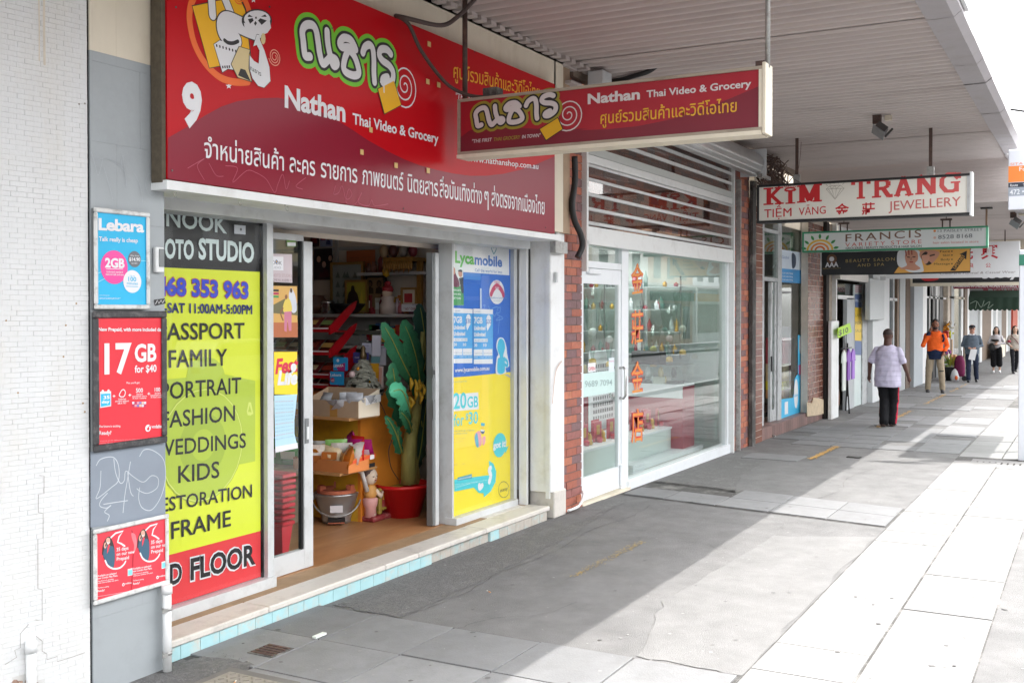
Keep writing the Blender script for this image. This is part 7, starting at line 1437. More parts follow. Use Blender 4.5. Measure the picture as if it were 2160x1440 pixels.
# roller shutter, half lowered
sh = thing('roller_shutter', 'half raised roller shutter with clear strips and a metal drum above the jewellery shop', 'shutter', ((JX0 + JX1) / 2, 4.56, zt_j)); YR = 4.575
zsb = onY(1240, 509, YR).z; zst = onY(1230, 322, YR).z
gx0_, gx1_ = JX0 + 0.02, fx(1543, YR)
M_sh = mat('shutter_white', '#dcdedd', rough=0.35, var=0.05, dirt='#a9a7a3', dirtamt=0.4, dscale=6)
bx('bottom_bar', gx0_, gx1_, YR - 0.015, YR + 0.035, zsb - 0.0, zsb + 0.155, M_sh, sh); bx('bottom_lip', gx0_, gx1_, YR - 0.03, YR + 0.04, zsb - 0.03, zsb - 0.001, M_sh, sh)
pc = mat('polycarbonate', '#c8b8ae', rough=0.15, var=0.1)
if 'clear_strip' not in MC:
    g = glass('clear_strip', tint=(0.80, 0.76, 0.73), ior=1.75)
vs = [472, 442, 411, 378, 348]; zs_ = [onY(1232, v, YR).z for v in vs]; prevz = zsb + 0.1555
for i, z in enumerate(zs_):
    hgt = 0.04 if i < 3 else 0.035
    bx('clear_panel', gx0_ + 0.005, gx1_ - 0.005, YR + 0.012, YR + 0.017, prevz + 0.0005, z - 0.0005, MC['clear_strip'], sh)
    b = MB(); b.tube([(gx0_, YR + 0.012, z + hgt / 2), (gx1_, YR + 0.012, z + hgt / 2)], hgt / 2, n=8); b.build('slat', M_sh, sh); prevz = z + hgt
zz1 = prevz; hh = 0.175
bx('slat', gx0_, gx1_, YR - 0.005, YR + 0.03, zz1 + 0.002, zz1 + hh * 0.5, M_sh, sh); bx('slat', gx0_, gx1_, YR - 0.008, YR + 0.03, zz1 + hh * 0.5 + 0.004, zz1 + hh, mat('shutter_grey', '#b9bdba', rough=0.4, var=0.06), sh); zz1 += hh
for k in range(3): bx('clear_panel', gx0_ + 0.005, gx1_ - 0.005, YR + 0.012, YR + 0.017, zz1 + 0.0005, zz1 + 0.10, MC['clear_strip'], sh); bx('slat', gx0_, gx1_, YR - 0.002, YR + 0.028, zz1 + 0.101, zz1 + 0.14, M_sh, sh); zz1 += 0.141
for k, (x, w) in enumerate(((JX0 - 0.0, 0.045), (gx1_ + 0.002, 0.05))): bx('guide', x, x + w, YR - 0.03, YR + 0.045, gz(x) if k else 1.0 + 1.4, 4.1, M_sh, sh)
b = MB(); dr = 0.17; ydr = 4.40; zdr = 4.13
for k in range(1): b.tube([(JX0 + 0.25, ydr, zdr), (JX1 + 0.15, ydr, zdr)], dr, n=28)
b.build('drum', mat('drum_metal', '#c9c9c8', rough=0.3, metal=0.5, var=0.2, scale=3, dirt='#8d8985', dirtamt=0.5, dscale=3, stretch=(0.5, 3, 3)), sh)
for k in range(3): a = 3.4 + k * 0.45; yy, z_ = ydr + dr * math.cos(a) * 1.0, zdr + dr * math.sin(a); bx('drum_rib', JX0 + 0.25, JX1 + 0.15, yy - 0.006, yy + 0.006, z_ - 0.012, z_ + 0.012, M_sh, sh)
bx('end_plate', JX1 + 0.152, JX1 + 0.18, 4.2, 4.58, 3.95, 4.34, M_wf, sh); bx('end_arm', JX1 + 0.12, JX1 + 0.6, 4.25, 4.32, 3.93, 3.98, M_galv, sh)
bx('brick_band', JX0, JX1, 4.70, 4.9, zt_j + 0.08, 4.39, M_dark, jew)
# bricks above the shop head, seen through the clear strips
t = thing('brick_lintel', 'red brick wall band behind the half raised roller shutter', 'wall', (JX0, 4.69, zt_j)); z = zt_j + 0.09; k = 0
core = bx('mortar_core', JX0, JX1, 4.678, 4.699, zt_j + 0.085, 4.39, M_mortar, t)
bm_ = [MB().box(0.004, 0.231, 0, 0.02, 0.004, 0.078).mesh('brick', [m], (0, 0, 0)) for m in BR]
while z < 4.3:
    x = JX0 - (0.117 if k % 2 else 0)
    while x < JX1 - 0.2:
        if x >= JX0: o = bpy.data.objects.new('brick', random.choice(bm_)); COL.objects.link(o); o.parent = t; o.location = Vector((x, 4.67 + rng(-.002, .002), z)) - WL[t.name]
        x += 0.235
    z += 0.082; k += 1
# interior
ji = thing('jewellery_interior', 'bright pale green interior of the jewellery shop behind the glass', 'room', ((JX0 + JX1) / 2, 7, 0)); MJ = mat('mint_wall', '#c9d4d0', rough=0.5, var=0.04); MJf = mat('pale_floor_tile', '#d5d6cf', rough=0.25, var=0.06)
bx('floor', JX0, JX1, YJ + 0.13, 10.5, -0.06, 0.0, MJf, ji); bx('ceiling', JX0, JX1, YJ + 0.1, 10.5, 2.86, 2.9, MJ, ji); bx('rear_wall', JX0, JX1, 10.5, 10.6, 0, 2.9, MJ, ji); bx('side_wall', JX1 - 0.07, JX1, 4.72, 10.5, -0.1, 3.4, MJ, ji); bx('side_wall', JX0 - 0.12, JX0 - 0.001, 4.75, 10.5, 0, 3.4, MJ, ji)
le = mat('lit_downlight', (1.0, 0.99, 0.95), var=0, emit=3.0)
for i in range(5):
    for j in range(3):
        x = JX0 + 0.5 + i * 1.0; y = 5.3 + j * 1.6; tt = thing('downlight', 'lit downlight, %s from the glass door and %s from the street' % (ORD[i], ORD[j]), 'downlight', (x, y, 2.85), group='lit downlights in the jewellery shop')
        MB().lathe([(0.0, 2.852), (0.085, 2.852)], c=(x, y, 0), n=16).build('lamp_disc', le, tt); MB().lathe([(0.086, 2.856), (0.086, 2.845), (0.105, 2.845), (0.105, 2.859)], c=(x, y, 0), n=16).build('trim_ring', M_wf, tt)
for i in range(3):
    L = bpy.data.lights.new('downlight_lamp', 'AREA'); L.shape = 'DISK'; L.size = 0.9; L.energy = 10; L.color = (0.96, 1.0, 0.97); o = bpy.data.objects.new('downlight_lamp', L); COL.objects.link(o); o.location = (JX0 + 0.9 + i * 1.7, 6.0, 2.83)
MRc = mat('maroon_panel', '#9c2f42', rough=0.4, var=0.06)
GOc = mat('gold_trinket', '#d0a648', rough=0.3, metal=0.6, var=0.2)
def wcab(label, x, yA, yB, z0, hb, hg, depth=0.5):
    t = thing('display_cabinet', label, 'display cabinet', (x, (yA + yB) / 2, z0)); bx('base', x, x + depth, yA, yB, z0, z0 + hb, MRc, t); bx('white_band', x - 0.012, x - 0.001, yA, yB, z0 + hb - 0.16, z0 + hb, M_wf, t); bx('tray', x, x + depth, yA, yB, z0 + hb + 0.001, z0 + hb + 0.03, M_wf, t)
    bx('front_glass', x, x + 0.005, yA, yB, z0 + hb + 0.031, z0 + hb + hg, M_glass2, t); bx('top_glass', x, x + depth, yA, yB, z0 + hb + hg + 0.001, z0 + hb + hg + 0.012, M_glass2, t)
    y = yA + .1; k = 0
    while y < yB - .2: bx('jewel_tray', x + .08, x + .34, y, y + .17, z0 + hb + .031, z0 + hb + .07 + .05 * (k % 2), [M_black, ink('#d8d4c8'), M_black, MRc][k % 4], t); MB().lathe([(.03, 0), (.045, .05), (.03, .13), (0, .15)], c=(x + .2, y + .1, z0 + hb + .12), n=8).build('necklace_bust', [M_black, ink('#c8b070'), M_wf][k % 3], t); MB().lathe([(.02, 0), (.03, .03), (.008, .09), (0, .1)], c=(x + .12, y + .2, z0 + hb + .04), n=8).build('ring_stand', [ink('#c8b070'), M_wf][k % 2], t); y += .2; k += 1
    return t
XC = 14.25; y1c = onX(1440, 830, XC).y
wcab('long maroon display cabinet with white band and jewel trays in the jewellery shop', XC, y1c, 9.5, -.05, 0.98, 0.30)
t = thing('wall_cabinet', 'mirrored wall cabinet with glass shelves high on the side wall of the jewellery shop', 'wall cabinet', (14.8, 7, 1.5)); yq = onX(1436, 700, 14.75).y
for k in range(4): bx('glass_shelf', 14.76, 14.99, yq, 9.4, 1.35 + .33 * k, 1.36 + .33 * k, M_wf, t)
for k in range(6): bx('upright', 14.755, 14.775, yq + .6 * k, yq + .02 + .6 * k, 1.3, 2.5, M_alud, t)
rj = random.Random(9)
for k in range(110): yy = yq + .1 + rj.random() * 2.9; zz_ = 1.362 + .33 * rj.randint(0, 3); h = rj.uniform(.06, .26); MB().lathe([(.03, 0), (.04, h * .5), (.015, h * .8), (0, h)], c=(14.87, yy, zz_), n=8).build('ornament', [GOc, M_wf, MRc, M_alud, ink('#5f8a80')][k % 5], t)
bx('till', 14.3, 14.55, onX(1365, 740, 14.3).y - .2, onX(1365, 740, 14.3).y + .25, 1.235, 1.42, M_black, label='dark cash till on the maroon jewellery cabinet', cat='till', bev=.02)
wcab('low maroon cabinet seen through the glass door of the jewellery shop', 12.6, 7.0, 9.6, 0, 0.95, 0.28)
# window plinth with gold and red gift items
wp = thing('window_plinth', 'low white window plinth holding rows of red and gold gift sets', 'display plinth', (JX0 + 2.5, 5.1, 0)); wx0_, wx1_ = JX0 + 0.1, fx(1442, 5.3)
bx('box', wx0_, wx1_, 5.25, 5.85, 0.0, 0.34, MJ, wp); bx('top', wx0_ - 0.01, wx1_ + 0.01, 5.23, 5.87, 0.341, 0.37, M_wf, wp); bx('front_ledge', wx0_, wx1_, 5.0, 5.24, 0.0, 0.06, M_wf, wp)
bx('divider', wx1_ + 0.02, wx1_ + 0.03, 4.8, 5.9, 0.1, 2.3, M_glass2, wp)
RG = ink('#b8243c'); GO = mat('gold_trinket', '#d0a648', rough=0.3, metal=0.6, var=0.2)
first = None
for k in range(16):
    x = fx([1238, 1252, 1266, 1280, 1294, 1330, 1348, 1358, 1370, 1382, 1394, 1404, 1413, 1421, 1429, 1436][k], 5.4); y = 5.38 + 0.12 * (k % 2)
    lab = 'small red and gold gift set, %s from the left on the jewellery window plinth' % ORD[k]
    if first is None:
        first = thing('gift_set', lab, 'gift set', (x, y, 0.37), group='red and gold gift sets in the jewellery window')
        bx('red_backing', x - 0.10, x + 0.10, y + 0.05, y + 0.07, 0.371, 0.62, RG, first); bx('gold_plaque', x - 0.04, x + 0.04, y + 0.045, y + 0.049, 0.46, 0.58, GO, first); MB().lathe([(0.03, 0.371), (0.035, 0.40), (0.02, 0.44), (0.028, 0.47), (0.0, 0.52)], c=(x + 0.05, y - 0.0, 0), n=10).build('gold_figure', GO, first); MB().lathe([(0.03, 0.371), (0.04, 0.42), (0.02, 0.44)], c=(x - 0.05, y, 0), n=10).build('red_cup', RG, first)
    else: dup(first, lab, (x, y, 0.37), rng(-0.1, 0.1))
# white holed panel standing in for a street reflection, hanging cellophane bouquets
SC = thing('reflection_panel', 'white perforated panel added for a street reflection on the right in the jewellery shop', 'screen', (JX1 - 1.2, 6.2, 0)); sx0, sx1 = 13.2, 14.1; zc0, zc1 = .35, 1.45
b = MB(); bx('panel', sx0, sx1, 6.02, 6.05, zc0, zc1, M_wf, SC, bev=0.03)
for i in range(9):
    for j in range(9): b.box(sx0 + 0.1 + i * (sx1 - sx0 - 0.2) / 9, sx0 + 0.14 + i * (sx1 - sx0 - 0.2) / 9, 6.012, 6.018, zc0 + 0.15 + j * (zc1 - zc0 - 0.3) / 9, zc0 + 0.2 + j * (zc1 - zc0 - 0.3) / 9)
b.build('perforation', M_alud, SC, kind='stuff'); bx('leg', sx0 + 0.1, sx0 + 0.13, 6.02, 6.05, 0, zc0, M_alud, SC); bx('leg', sx1 - 0.13, sx1 - 0.1, 6.02, 6.05, 0, zc0, M_alud, SC)
CEL = glass('cellophane', tint=(0.86, 0.93, 0.90), ior=2.0)
for k, (u, vt, vb, Y, nm) in enumerate(((1250, 610, 765, 5.6, 'tall'), (1285, 640, 770, 5.9, 'second'), (1378, 690, 770, 6.1, 'third'), (1412, 650, 760, 6.0, 'fourth'), (1440, 620, 745, 6.2, 'rightmost'))):
    A = onX(u, vt, 14.4) if u > 1320 else onY(u, vt, Y); B = onX(u, vb, 14.4) if u > 1320 else onY(u, vb, Y); Y = B.y; t = thing('bouquet', nm + ' cellophane wrapped bouquet standing in the jewellery shop', 'bouquet', (B.x, Y, B.z), group='cellophane bouquets in the jewellery shop'); b = MB(); n = 14; rings = []
    for i, f in enumerate((0, .3, .6, .85, 1)): r = 0.02 + 0.20 * f; rings.append([b.vert((B.x + r * (1 + 0.35 * math.cos(j * 2.3)) * math.cos(j * 6.283 / n), Y + 0.5 * r * math.sin(j * 6.283 / n), B.z + (A.z - B.z) * f * (1 + 0.08 * math.sin(j * 1.9)))) for j in range(n)])
    for P, Q in zip(rings, rings[1:]):
        for j in range(n): b.face([P[j], P[(j + 1) % n], Q[(j + 1) % n], Q[j]])
    b.build('wrapper', CEL, t); MB().ball((B.x, Y, B.z + (A.z - B.z) * 0.42), (0.07, 0.05, 0.05), 10, 7).build('flower_head', ink(['#e8e8ea', '#d8d0d4', '#d8c878', '#c9b8c0', '#e0dcd0'][k]), t); MB().lathe([(0.05, -0.02), (0.045, 0.04), (0.012, 0.06)], c=(B.x, Y, B.z), n=10).build('ribbon', ink('#d0b060'), t)
bx('paper_parcel', fx(1245, 5.0), fx(1290, 5.0), 4.9, 5.15, 0.0, 0.10, mat('brown_paper', '#c2a070', rough=0.8, var=0.2), label='crumpled brown paper parcel on the floor just inside the glass door', cat='parcel', bev=0.03)
for k in range(3): bx('flat_box', fx(1326, 4.9), fx(1350, 4.9), 4.84, 5.04, 0.02 + k * 0.045, 0.06 + k * 0.045, M_wf, label=['lowest', 'middle', 'topmost'][k] + ' of three flat white boxes stacked behind the jewellery window', cat='box', group='flat white boxes behind the jewellery window', bev=0.004)
# shutter channel and posts right of the window
t = thing('downpipe', 'rusty steel channel running up beside the jewellery shop window', 'channel', (JX1, 4.55, gz(15))); bx('channel', JX1 + 0.01, JX1 + 0.05, 4.53, 4.60, gz(15), 3.9, M_galv, t); bx('groove', JX1 + 0.052, JX1 + 0.10, 4.56, 4.60, gz(15), 3.9, M_dark, t)
cable('cable', 'white cable stub at the foot of the first brick pier', [(9.42, 4.53, 0.04), (9.6, 4.50, 0.06), (9.78, 4.53, 0.13), (9.86, 4.58, 0.16)], 0.014, M_white)
# nest of cables under the awning behind the jewellery sign
t = thing('cable_nest', 'tangle of old cables and vines under the awning behind the jewellery sign', 'cables', (16.4, 4.35, 4.0)); rd = random.Random(11); b = MB()
for k in range(60):
    c = Vector((16.3 + rd.uniform(-0.5, 0.7), 4.35, 4.06)); a0 = rd.uniform(0, 6.28); R0 = rd.uniform(0.12, 0.34); P = [c + Vector((R0 * math.cos(a0 + i * 0.5) * 1.5, rd.uniform(-0.1, 0.1), R0 * math.sin(a0 + i * 0.5))) for i in range(rd.randint(4, 10))]; b.tube(P, rd.uniform(0.005, 0.012), n=5)
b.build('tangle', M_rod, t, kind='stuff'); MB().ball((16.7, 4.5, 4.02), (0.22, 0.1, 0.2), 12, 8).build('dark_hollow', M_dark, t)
# ------------------------------------------------------------------ variety store with brown step
YF = 4.73; gF = gz(17.5)
fs = thing('variety_store', 'weathered silver framed variety store front on a brown tiled step', 'shop', (18.1, 4.7, gF)); zS = gF + 0.20
X0f, X1f = fx(1608, 4.6), fx(1738, 4.6)
M_stp = [mat('step_tile_%d' % i, c, rough=0.45, var=0.12, scale=12) for i, c in enumerate(('#7d625e', '#8a6c66', '#715955'))]; M_wth = mat('weathered_frame', '#b4b7b8', rough=0.55, var=0.12, scale=7, dirt='#6f6d6a', dirtamt=0.75, dscale=9)
bx('step_core', X0f, X1f, 4.62, 5.3, gF - 0.1, zS - 0.012, M_dark, fs)
x = X0f
while x < X1f - 0.01:
    e = min(x + 0.15, X1f); bx('riser_tile', x + 0.002, e - 0.002, 4.60, 4.618, gF - 0.05, zS - 0.014, random.choice(M_stp), fs)
    for y in (4.60, 4.752, 4.904): bx('step_tile', x + 0.002, e - 0.002, y + 0.002, y + 0.15, zS - 0.012, zS, random.choice(M_stp), fs)
    x = e
for u, v in ((1632, 925), (1671, 915), (1708, 900)):
    p = onY(u, v, 4.58); b = MB(); b.tube([(p.x, 4.60, p.z + 0.05), (p.x, 4.56, p.z + 0.05), (p.x, 4.555, p.z - 0.06)], 0.014, n=8); b.build('padlock', M_galv, fs)
def vf(u0, u1, zb_, zt_, nm='frame', y=YF, m=None, d=0.07, p=None): return bx(nm, fx(u0, y), fx(u1, y), y - 0.02, y + d, zb_, zt_, m or M_wth, p or fs)
bx('shutter_channel', fx(1583, 4.56), fx(1590, 4.56), 4.53, 4.58, gF, 3.95, M_joint, fs)
for u0, u1 in ((1603, 1609), (1638, 1646), (1693, 1701)): vf(u0, u1, zS, 3.6)
bx('wall_head', fx(1590, YF), X1f, YF, 5.2, 3.45, 4.4, mat('old_timber_head', '#a39a8c', rough=0.8, var=0.15), fs)
ztm = onY(1640, 587, YF).z
bx('transom', fx(1609, YF) + .001, fx(1638, YF) - .001, YF - 0.02, YF + 0.05, ztm - 0.06, ztm, M_wth, fs); bx('transom', fx(1609, YF) + .001, fx(1638, YF) - .001, YF - 0.02, YF + 0.05, 3.28, 3.34, M_wth, fs)
for (u0, u1, zb_, zt_) in ((1590, 1603, zS, 3.45), (1609, 1638, ztm, 3.28), (1646, 1693, zS, 3.45)): bx('glass', fx(u0, YF) + .002, fx(u1, YF) - .002, YF + 0.012, YF + 0.016, zb_ + .001, zt_ - .001, M_glass, fs)
d = thing('shop_door', 'old silver framed door of the variety store standing slightly open', 'door', (fx(1625, YF), YF, zS)); xd0, xd1 = fx(1625, YF), fx(1637, YF)
for a, c in ((xd0, xd0 + 0.1), (xd1 - 0.1, xd1)): bx('stile', a, c, YF + 0.0, YF + 0.04, zS + 0.01, ztm - 0.07, M_wth, d)
bx('rail', xd0 + .101, xd1 - .101, YF, YF + 0.04, zS + 0.01, zS + 0.2, M_wth, d); bx('glass', xd0 + .101, xd1 - .101, YF + 0.015, YF + 0.02, zS + 0.201, ztm - 0.08, M_glass, d); bx('lock', xd0 + 0.02, xd0 + 0.07, YF - 0.02, YF - 0.001, zS + 0.85, zS + 1.1, M_black, d)
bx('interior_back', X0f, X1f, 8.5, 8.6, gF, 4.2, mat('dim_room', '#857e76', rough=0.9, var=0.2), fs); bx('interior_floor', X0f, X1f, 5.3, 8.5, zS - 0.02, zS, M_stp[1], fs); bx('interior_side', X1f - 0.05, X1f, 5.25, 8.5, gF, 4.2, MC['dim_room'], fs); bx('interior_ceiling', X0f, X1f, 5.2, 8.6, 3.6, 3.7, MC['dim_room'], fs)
af = Art(FY(YF + 0.010), fs, base=0.001)
af.poly([(1590,516),(1602,519),(1602,595),(1590,592)], ink('#d98a3a'), 1, 'orange_poster'); af.poly([(1590,540),(1597,535),(1600,560),(1594,575),(1590,570)], SK, 2, 'poster_figure', sm=True)
af.poly([(1647,526),(1692,533),(1692,598),(1647,595)], ink('#cfdbe8'), 1, 'poster'); af.poly([(1647,566),(1692,570),(1692,598),(1647,595)], ink('#3a93cf'), 2, 'poster_panel'); af.poly([(1670,535),(1678,540),(1678,560),(1671,565)], ink('#2a3a52'), 2, 'poster_figure', sm=True); af.word('Global', (1649, 545), (1664, 546), 6, ink('#3a6fa8'), 2); 
for k in range(3): af.word('Call India Hong', (1650, 577 + k * 7), (1672, 578 + k * 7), 3, WH, 3, 0.01)
CYN = ink('#3fb4e0')
af.poly([(1647,842),(1674,838),(1676,800),(1681,790),(1692,788),(1692,876),(1647,885)], CYN, 1, 'cyan_sheet'); af.poly([(1683,706),(1692,708),(1692,790),(1683,792)], CYN, 1, 'cyan_strip'); af.ell((1679, 830), 31, WH, 2, 'white_oval', asp=0.55); af.word('Lebara', (1673, 838), (1687, 833), 6, CYN, 3, 0.02); af.ell((1688, 727), 19, WH, 2, 'white_oval', asp=0.5); af.poly([(1684,770),(1691,768),(1691,790),(1685,790)], ink('#c84a86'), 2, 'pink_print')
af.poly([(1655,848),(1662,846),(1662,872),(1655,874)], WH, 2, 'flyer_print'); af.build()
rb = random.Random(5)
for k in range(14):
    c_, r_ = k % 2, k // 2; u = 1650 + c_ * 13; v0 = 838 - r_ * 18; A = onY(u, v0 - 17, 4.95); B = onY(u + 12.5, v0, 4.95)
    col = '#a8434a' if (r_ > 3 or c_ and r_ > 2) else rb.choice(['#c9a67c', '#bfa080', '#d8c030', '#b8b4ae', '#c98a5a'])
    bx('carton', A.x, B.x - .01, 4.93, 5.25, B.z + .003, A.z, mat('carton_' + col.strip('#'), col, rough=0.8, var=0.1), label='%s carton in the %s pile behind the variety store window' % (['lowest', 'second lowest', 'third', 'fourth', 'fifth', 'second highest', 'topmost'][r_], ['left', 'right'][c_]), cat='carton', group='cartons piled behind the variety store window')
t = thing('pavement_board', 'pale folding pavement board on the step at the left of the variety store', 'sign board', (fx(1592, 4.68), 4.68, zS)); A = onY(1590, 838, 4.68); B = onY(1602, 893, 4.68)
b = MB(); b.prism([(A.x, B.z), (B.x, B.z - .03), (A.x + .03, A.z)], FY(4.68), -0.02, 0); b.build('board', ink('#cdbf8a'), t)
for u in (1593, 1598): p = onY(u, 893, 4.67); bx('leg', p.x, p.x + 0.03, 4.66, 4.69, zS, p.z + 0.02, M_black, t)
tp = tiled('tiled_pier', 'wide brown tiled pier with white grout between the two variety shops', fx(1703, 4.6), fx(1737, 4.6), 4.59, zS + 0.0, 3.7, 0.13, ts=0.105)
b = MB(); P = [onY(u, v, 4.58) for u, v in ((1702,878),(1702,848),(1712,850),(1716,838),(1728,840),(1737,842),(1737,872),(1720,876))]; b.prism([(p.x, p.z) for p in P], FY(4.585), 0, 0.012); b.build('broken_plaster', mat('broken_plaster', '#cbb89c', rough=0.9, var=0.25, scale=12, bump=0.8, bscale=14), tp)
t = thing('steel_channel', 'dark steel shutter channel right of the wide tiled pier', 'channel', (fx(1741, 4.57), 4.57, gF)); bx('channel', fx(1738, 4.57), fx(1744, 4.57), 4.53, 4.60, gz(20), 3.7, M_dark, t); bx('render_edge', fx(1744, 4.60) + .002, fx(1752, 4.60), 4.58, 4.9, gz(20), 3.7, mat('flaking_render', '#a09486', rough=0.9, var=0.35, scale=9, bump=0.6, bscale=20), t)
# ------------------------------------------------------------------ shops further along, measured as upright strips
def shoprow(name, label, cat, strips, Y=4.6, zt_=3.75, back=None):
    g = gz(fx(strips[0][1], Y)); t = thing(name, label, cat, (fx(strips[0][1], Y), Y, g)); x0 = fx(strips[0][1], Y); x1 = fx(strips[-1][2], Y)
    for s_ in strips:
        nm, u0, u1, m = s_[:4]; o = s_[4] if len(s_) > 4 else {}
        y = Y + o.get('y', 0); a, c = fx(u0, Y), fx(u1, Y); zb_ = onY(u0, o['vb'], Y).z if 'vb' in o else gz(a) - 0.03; z1_ = onY(u0, o['vt'], Y).z if 'vt' in o else zt_
        bx(nm, a + .002, c - .002, y, y + o.get('d', 0.12), zb_, z1_, m, t)
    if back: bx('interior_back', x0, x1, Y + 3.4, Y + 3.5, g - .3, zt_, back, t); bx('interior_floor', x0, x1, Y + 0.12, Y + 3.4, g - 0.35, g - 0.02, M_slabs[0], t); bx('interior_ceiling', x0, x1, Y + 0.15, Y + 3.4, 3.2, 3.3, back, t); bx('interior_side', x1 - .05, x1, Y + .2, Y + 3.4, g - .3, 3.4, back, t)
    return t
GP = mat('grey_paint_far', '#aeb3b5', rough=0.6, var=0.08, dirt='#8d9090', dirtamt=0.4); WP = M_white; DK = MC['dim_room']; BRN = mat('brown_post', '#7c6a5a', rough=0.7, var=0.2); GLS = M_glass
sp = fx(1752, 4.6)
t = thing('white_post', 'white boxed post standing on the footpath before the clothes rack', 'post', (sp, 4.5, gz(sp))); bx('post', sp, fx(1765, 4.5), 4.50, 4.62, gz(sp), 3.75, WP, t); zbx = onY(1752, 677, 4.44).z; bx('lower_casing', fx(1753, 4.44), fx(1768, 4.44), 4.43, 4.499, gz(sp) - .02, zbx, WP, t, bev=0.01)
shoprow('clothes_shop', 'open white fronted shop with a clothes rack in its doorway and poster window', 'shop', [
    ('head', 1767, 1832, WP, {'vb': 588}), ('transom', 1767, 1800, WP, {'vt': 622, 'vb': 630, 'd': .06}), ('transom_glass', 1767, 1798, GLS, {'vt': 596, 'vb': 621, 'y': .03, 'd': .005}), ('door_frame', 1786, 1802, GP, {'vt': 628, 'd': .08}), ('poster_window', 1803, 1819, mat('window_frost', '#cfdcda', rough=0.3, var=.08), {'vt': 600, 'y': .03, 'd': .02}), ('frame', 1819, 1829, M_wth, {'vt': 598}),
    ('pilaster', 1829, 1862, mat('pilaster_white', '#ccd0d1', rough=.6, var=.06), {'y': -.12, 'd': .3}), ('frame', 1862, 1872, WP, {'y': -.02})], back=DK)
af = Art(FY(4.625), bpy.data.objects['clothes_shop'], base=0.002)
for v0_, v1_, c in ((620, 648, '#5a6f9c'), (648, 718, '#e0bf3c'), (718, 748, '#5a7098')): af.poly([(1803,v0_),(1818,v0_ + 1),(1818,v1_ + 1),(1803,v1_)], ink(c), 1, 'poster_panel')
for k, (w_, v_, c) in enumerate((('PRICE', 637, '#d0d6e0'), ('LATE', 668, '#8a7a3a'), ('FOR', 684, '#8a7a3a'), ('SALE', 700, '#8a7a3a'))): af.word(w_, (1804, v_), (1817, v_), 6, ink(c), 2, 0.01)
for k in range(4): af.poly([(1804,602 + k * 4),(1817,602 + k * 4),(1817,604 + k * 4),(1804,604 + k * 4)], ink('#d0a0a8'), 1, 'pink_line')
af.build()
bx('box_sign', fx(1831, 4.4), fx(1861, 4.4), 4.36, 4.47, onY(1831, 675, 4.4).z, onY(1831, 586, 4.4).z, mat('blank_box_sign', '#b5babb', rough=.5, var=.04), label='blank grey box sign fixed on the white pilaster behind the walking man', cat='sign', bev=.01)
bx('shop_sign', fx(1766, 4.45), fx(1826, 4.45), 4.40, 4.50, onY(1766, 588, 4.45).z, onY(1766, 575, 4.45).z + .2, mat('faded_sign', '#d5d2cc', rough=.6, var=.06), label='faded white shop sign board over the clothes shop entrance', cat='sign')
# clothes rack and $10 sign
rx, ry = fx(1782, 4.45), 4.42; t = thing('clothes_rack', 'black wheeled rack of purple and white clothes in the shop doorway', 'clothes rack', (rx, ry, gz(rx))); g0 = gz(rx)
b = MB(); zt_ = onY(1780, 735, ry).z; b.tube([(rx + .1, ry, g0 + .35), (rx + .1, ry, zt_ + .1)], 0.016, n=8); b.build('pole', M_black, t)
for dx, dy in ((-.3, -.1), (.35, .1)): MB().tube([(rx + .1, ry, g0 + .75), (rx + .1 + dx, ry + dy, g0 + .03)], 0.014, n=8).build('leg', M_black, t)
MB().tube([(rx - .55, ry, zt_), (rx + .5, ry, zt_)], 0.012, n=8).build('rail', M_black, t)
for k, c in enumerate(('#cfd6cf', '#d8cfc0', '#c83a78', '#7a3fa8', '#8a50b8', '#6a3a98', '#9a68c8')):
    xx_ = rx - .5 + k * .15; z_ = zt_ - .02; b = MB(); h = .62 if k > 2 else .8; P = [(xx_ - .16, z_ - .08), (xx_, z_), (xx_ + .16, z_ - .08), (xx_ + .20, z_ - .25), (xx_ + .12, z_ - .22), (xx_ + .13, z_ - h), (xx_ - .13, z_ - h), (xx_ - .12, z_ - .22), (xx_ - .20, z_ - .25)]; b.prism(P, FY(ry + .03 * (k % 3) - .04), 0, .025); b.build('garment', ink(c), t)
bx('brown_stand', rx - .45, rx - .25, 4.5, 4.62, g0 + .2, g0 + 1.0, ink('#6a4028'), t)
t = thing('price_sign', 'tilted lime green $10 price sign above the clothes rack', 'price sign', (rx, 4.35, 1.5)); q = [(1768,692),(1793,681),(1797,700),(1768,713)]; fq = FY(4.34); b = MB(); b.prism([fq.at(*p) for p in q], fq, -.015, 0); b.build('card', ink('#a8d826'), t); ar = Art(fq, t, base=.001); ar.word('$10', (1769, 708), (1789, 700), 11, BK, 1, 0.02); ar.build(); MB().tube([onY(1783, 704, 4.36), onY(1783, 735, 4.4)], .012, n=6).build('stem', M_wth, t)
shoprow('shuttered_shop', 'narrow grey shopfront with tall window frames beyond the white pilaster', 'shop', [
    ('frame', 1872, 1876, GP), ('window_glass', 1876, 1883, GLS, {'y': .05, 'd': .005}), ('bar', 1883, 1886, GP), ('window_glass', 1886, 1891, GLS, {'y': .05, 'd': .005}), ('head_rail', 1876, 1892, WP, {'vt': 628, 'vb': 634, 'd': .05}), ('dark_slot', 1892, 1896, BRN), ('wall_panel', 1896, 1907, GP, {'y': -.02}), ('frame', 1907, 1909, WP), ('rusty_channel', 1909, 1918, mat('rusty_channel', '#6b5c50', rough=.9, var=.4, scale=12), {'y': -.02}), ('pilaster', 1918, 1937, mat('blue_grey_pilaster', '#a9b0b5', rough=.6, var=.07), {'y': -.12, 'd': .3}), ('white_edge', 1937, 1947, WP, {'y': -.1, 'd': .3})], back=DK)
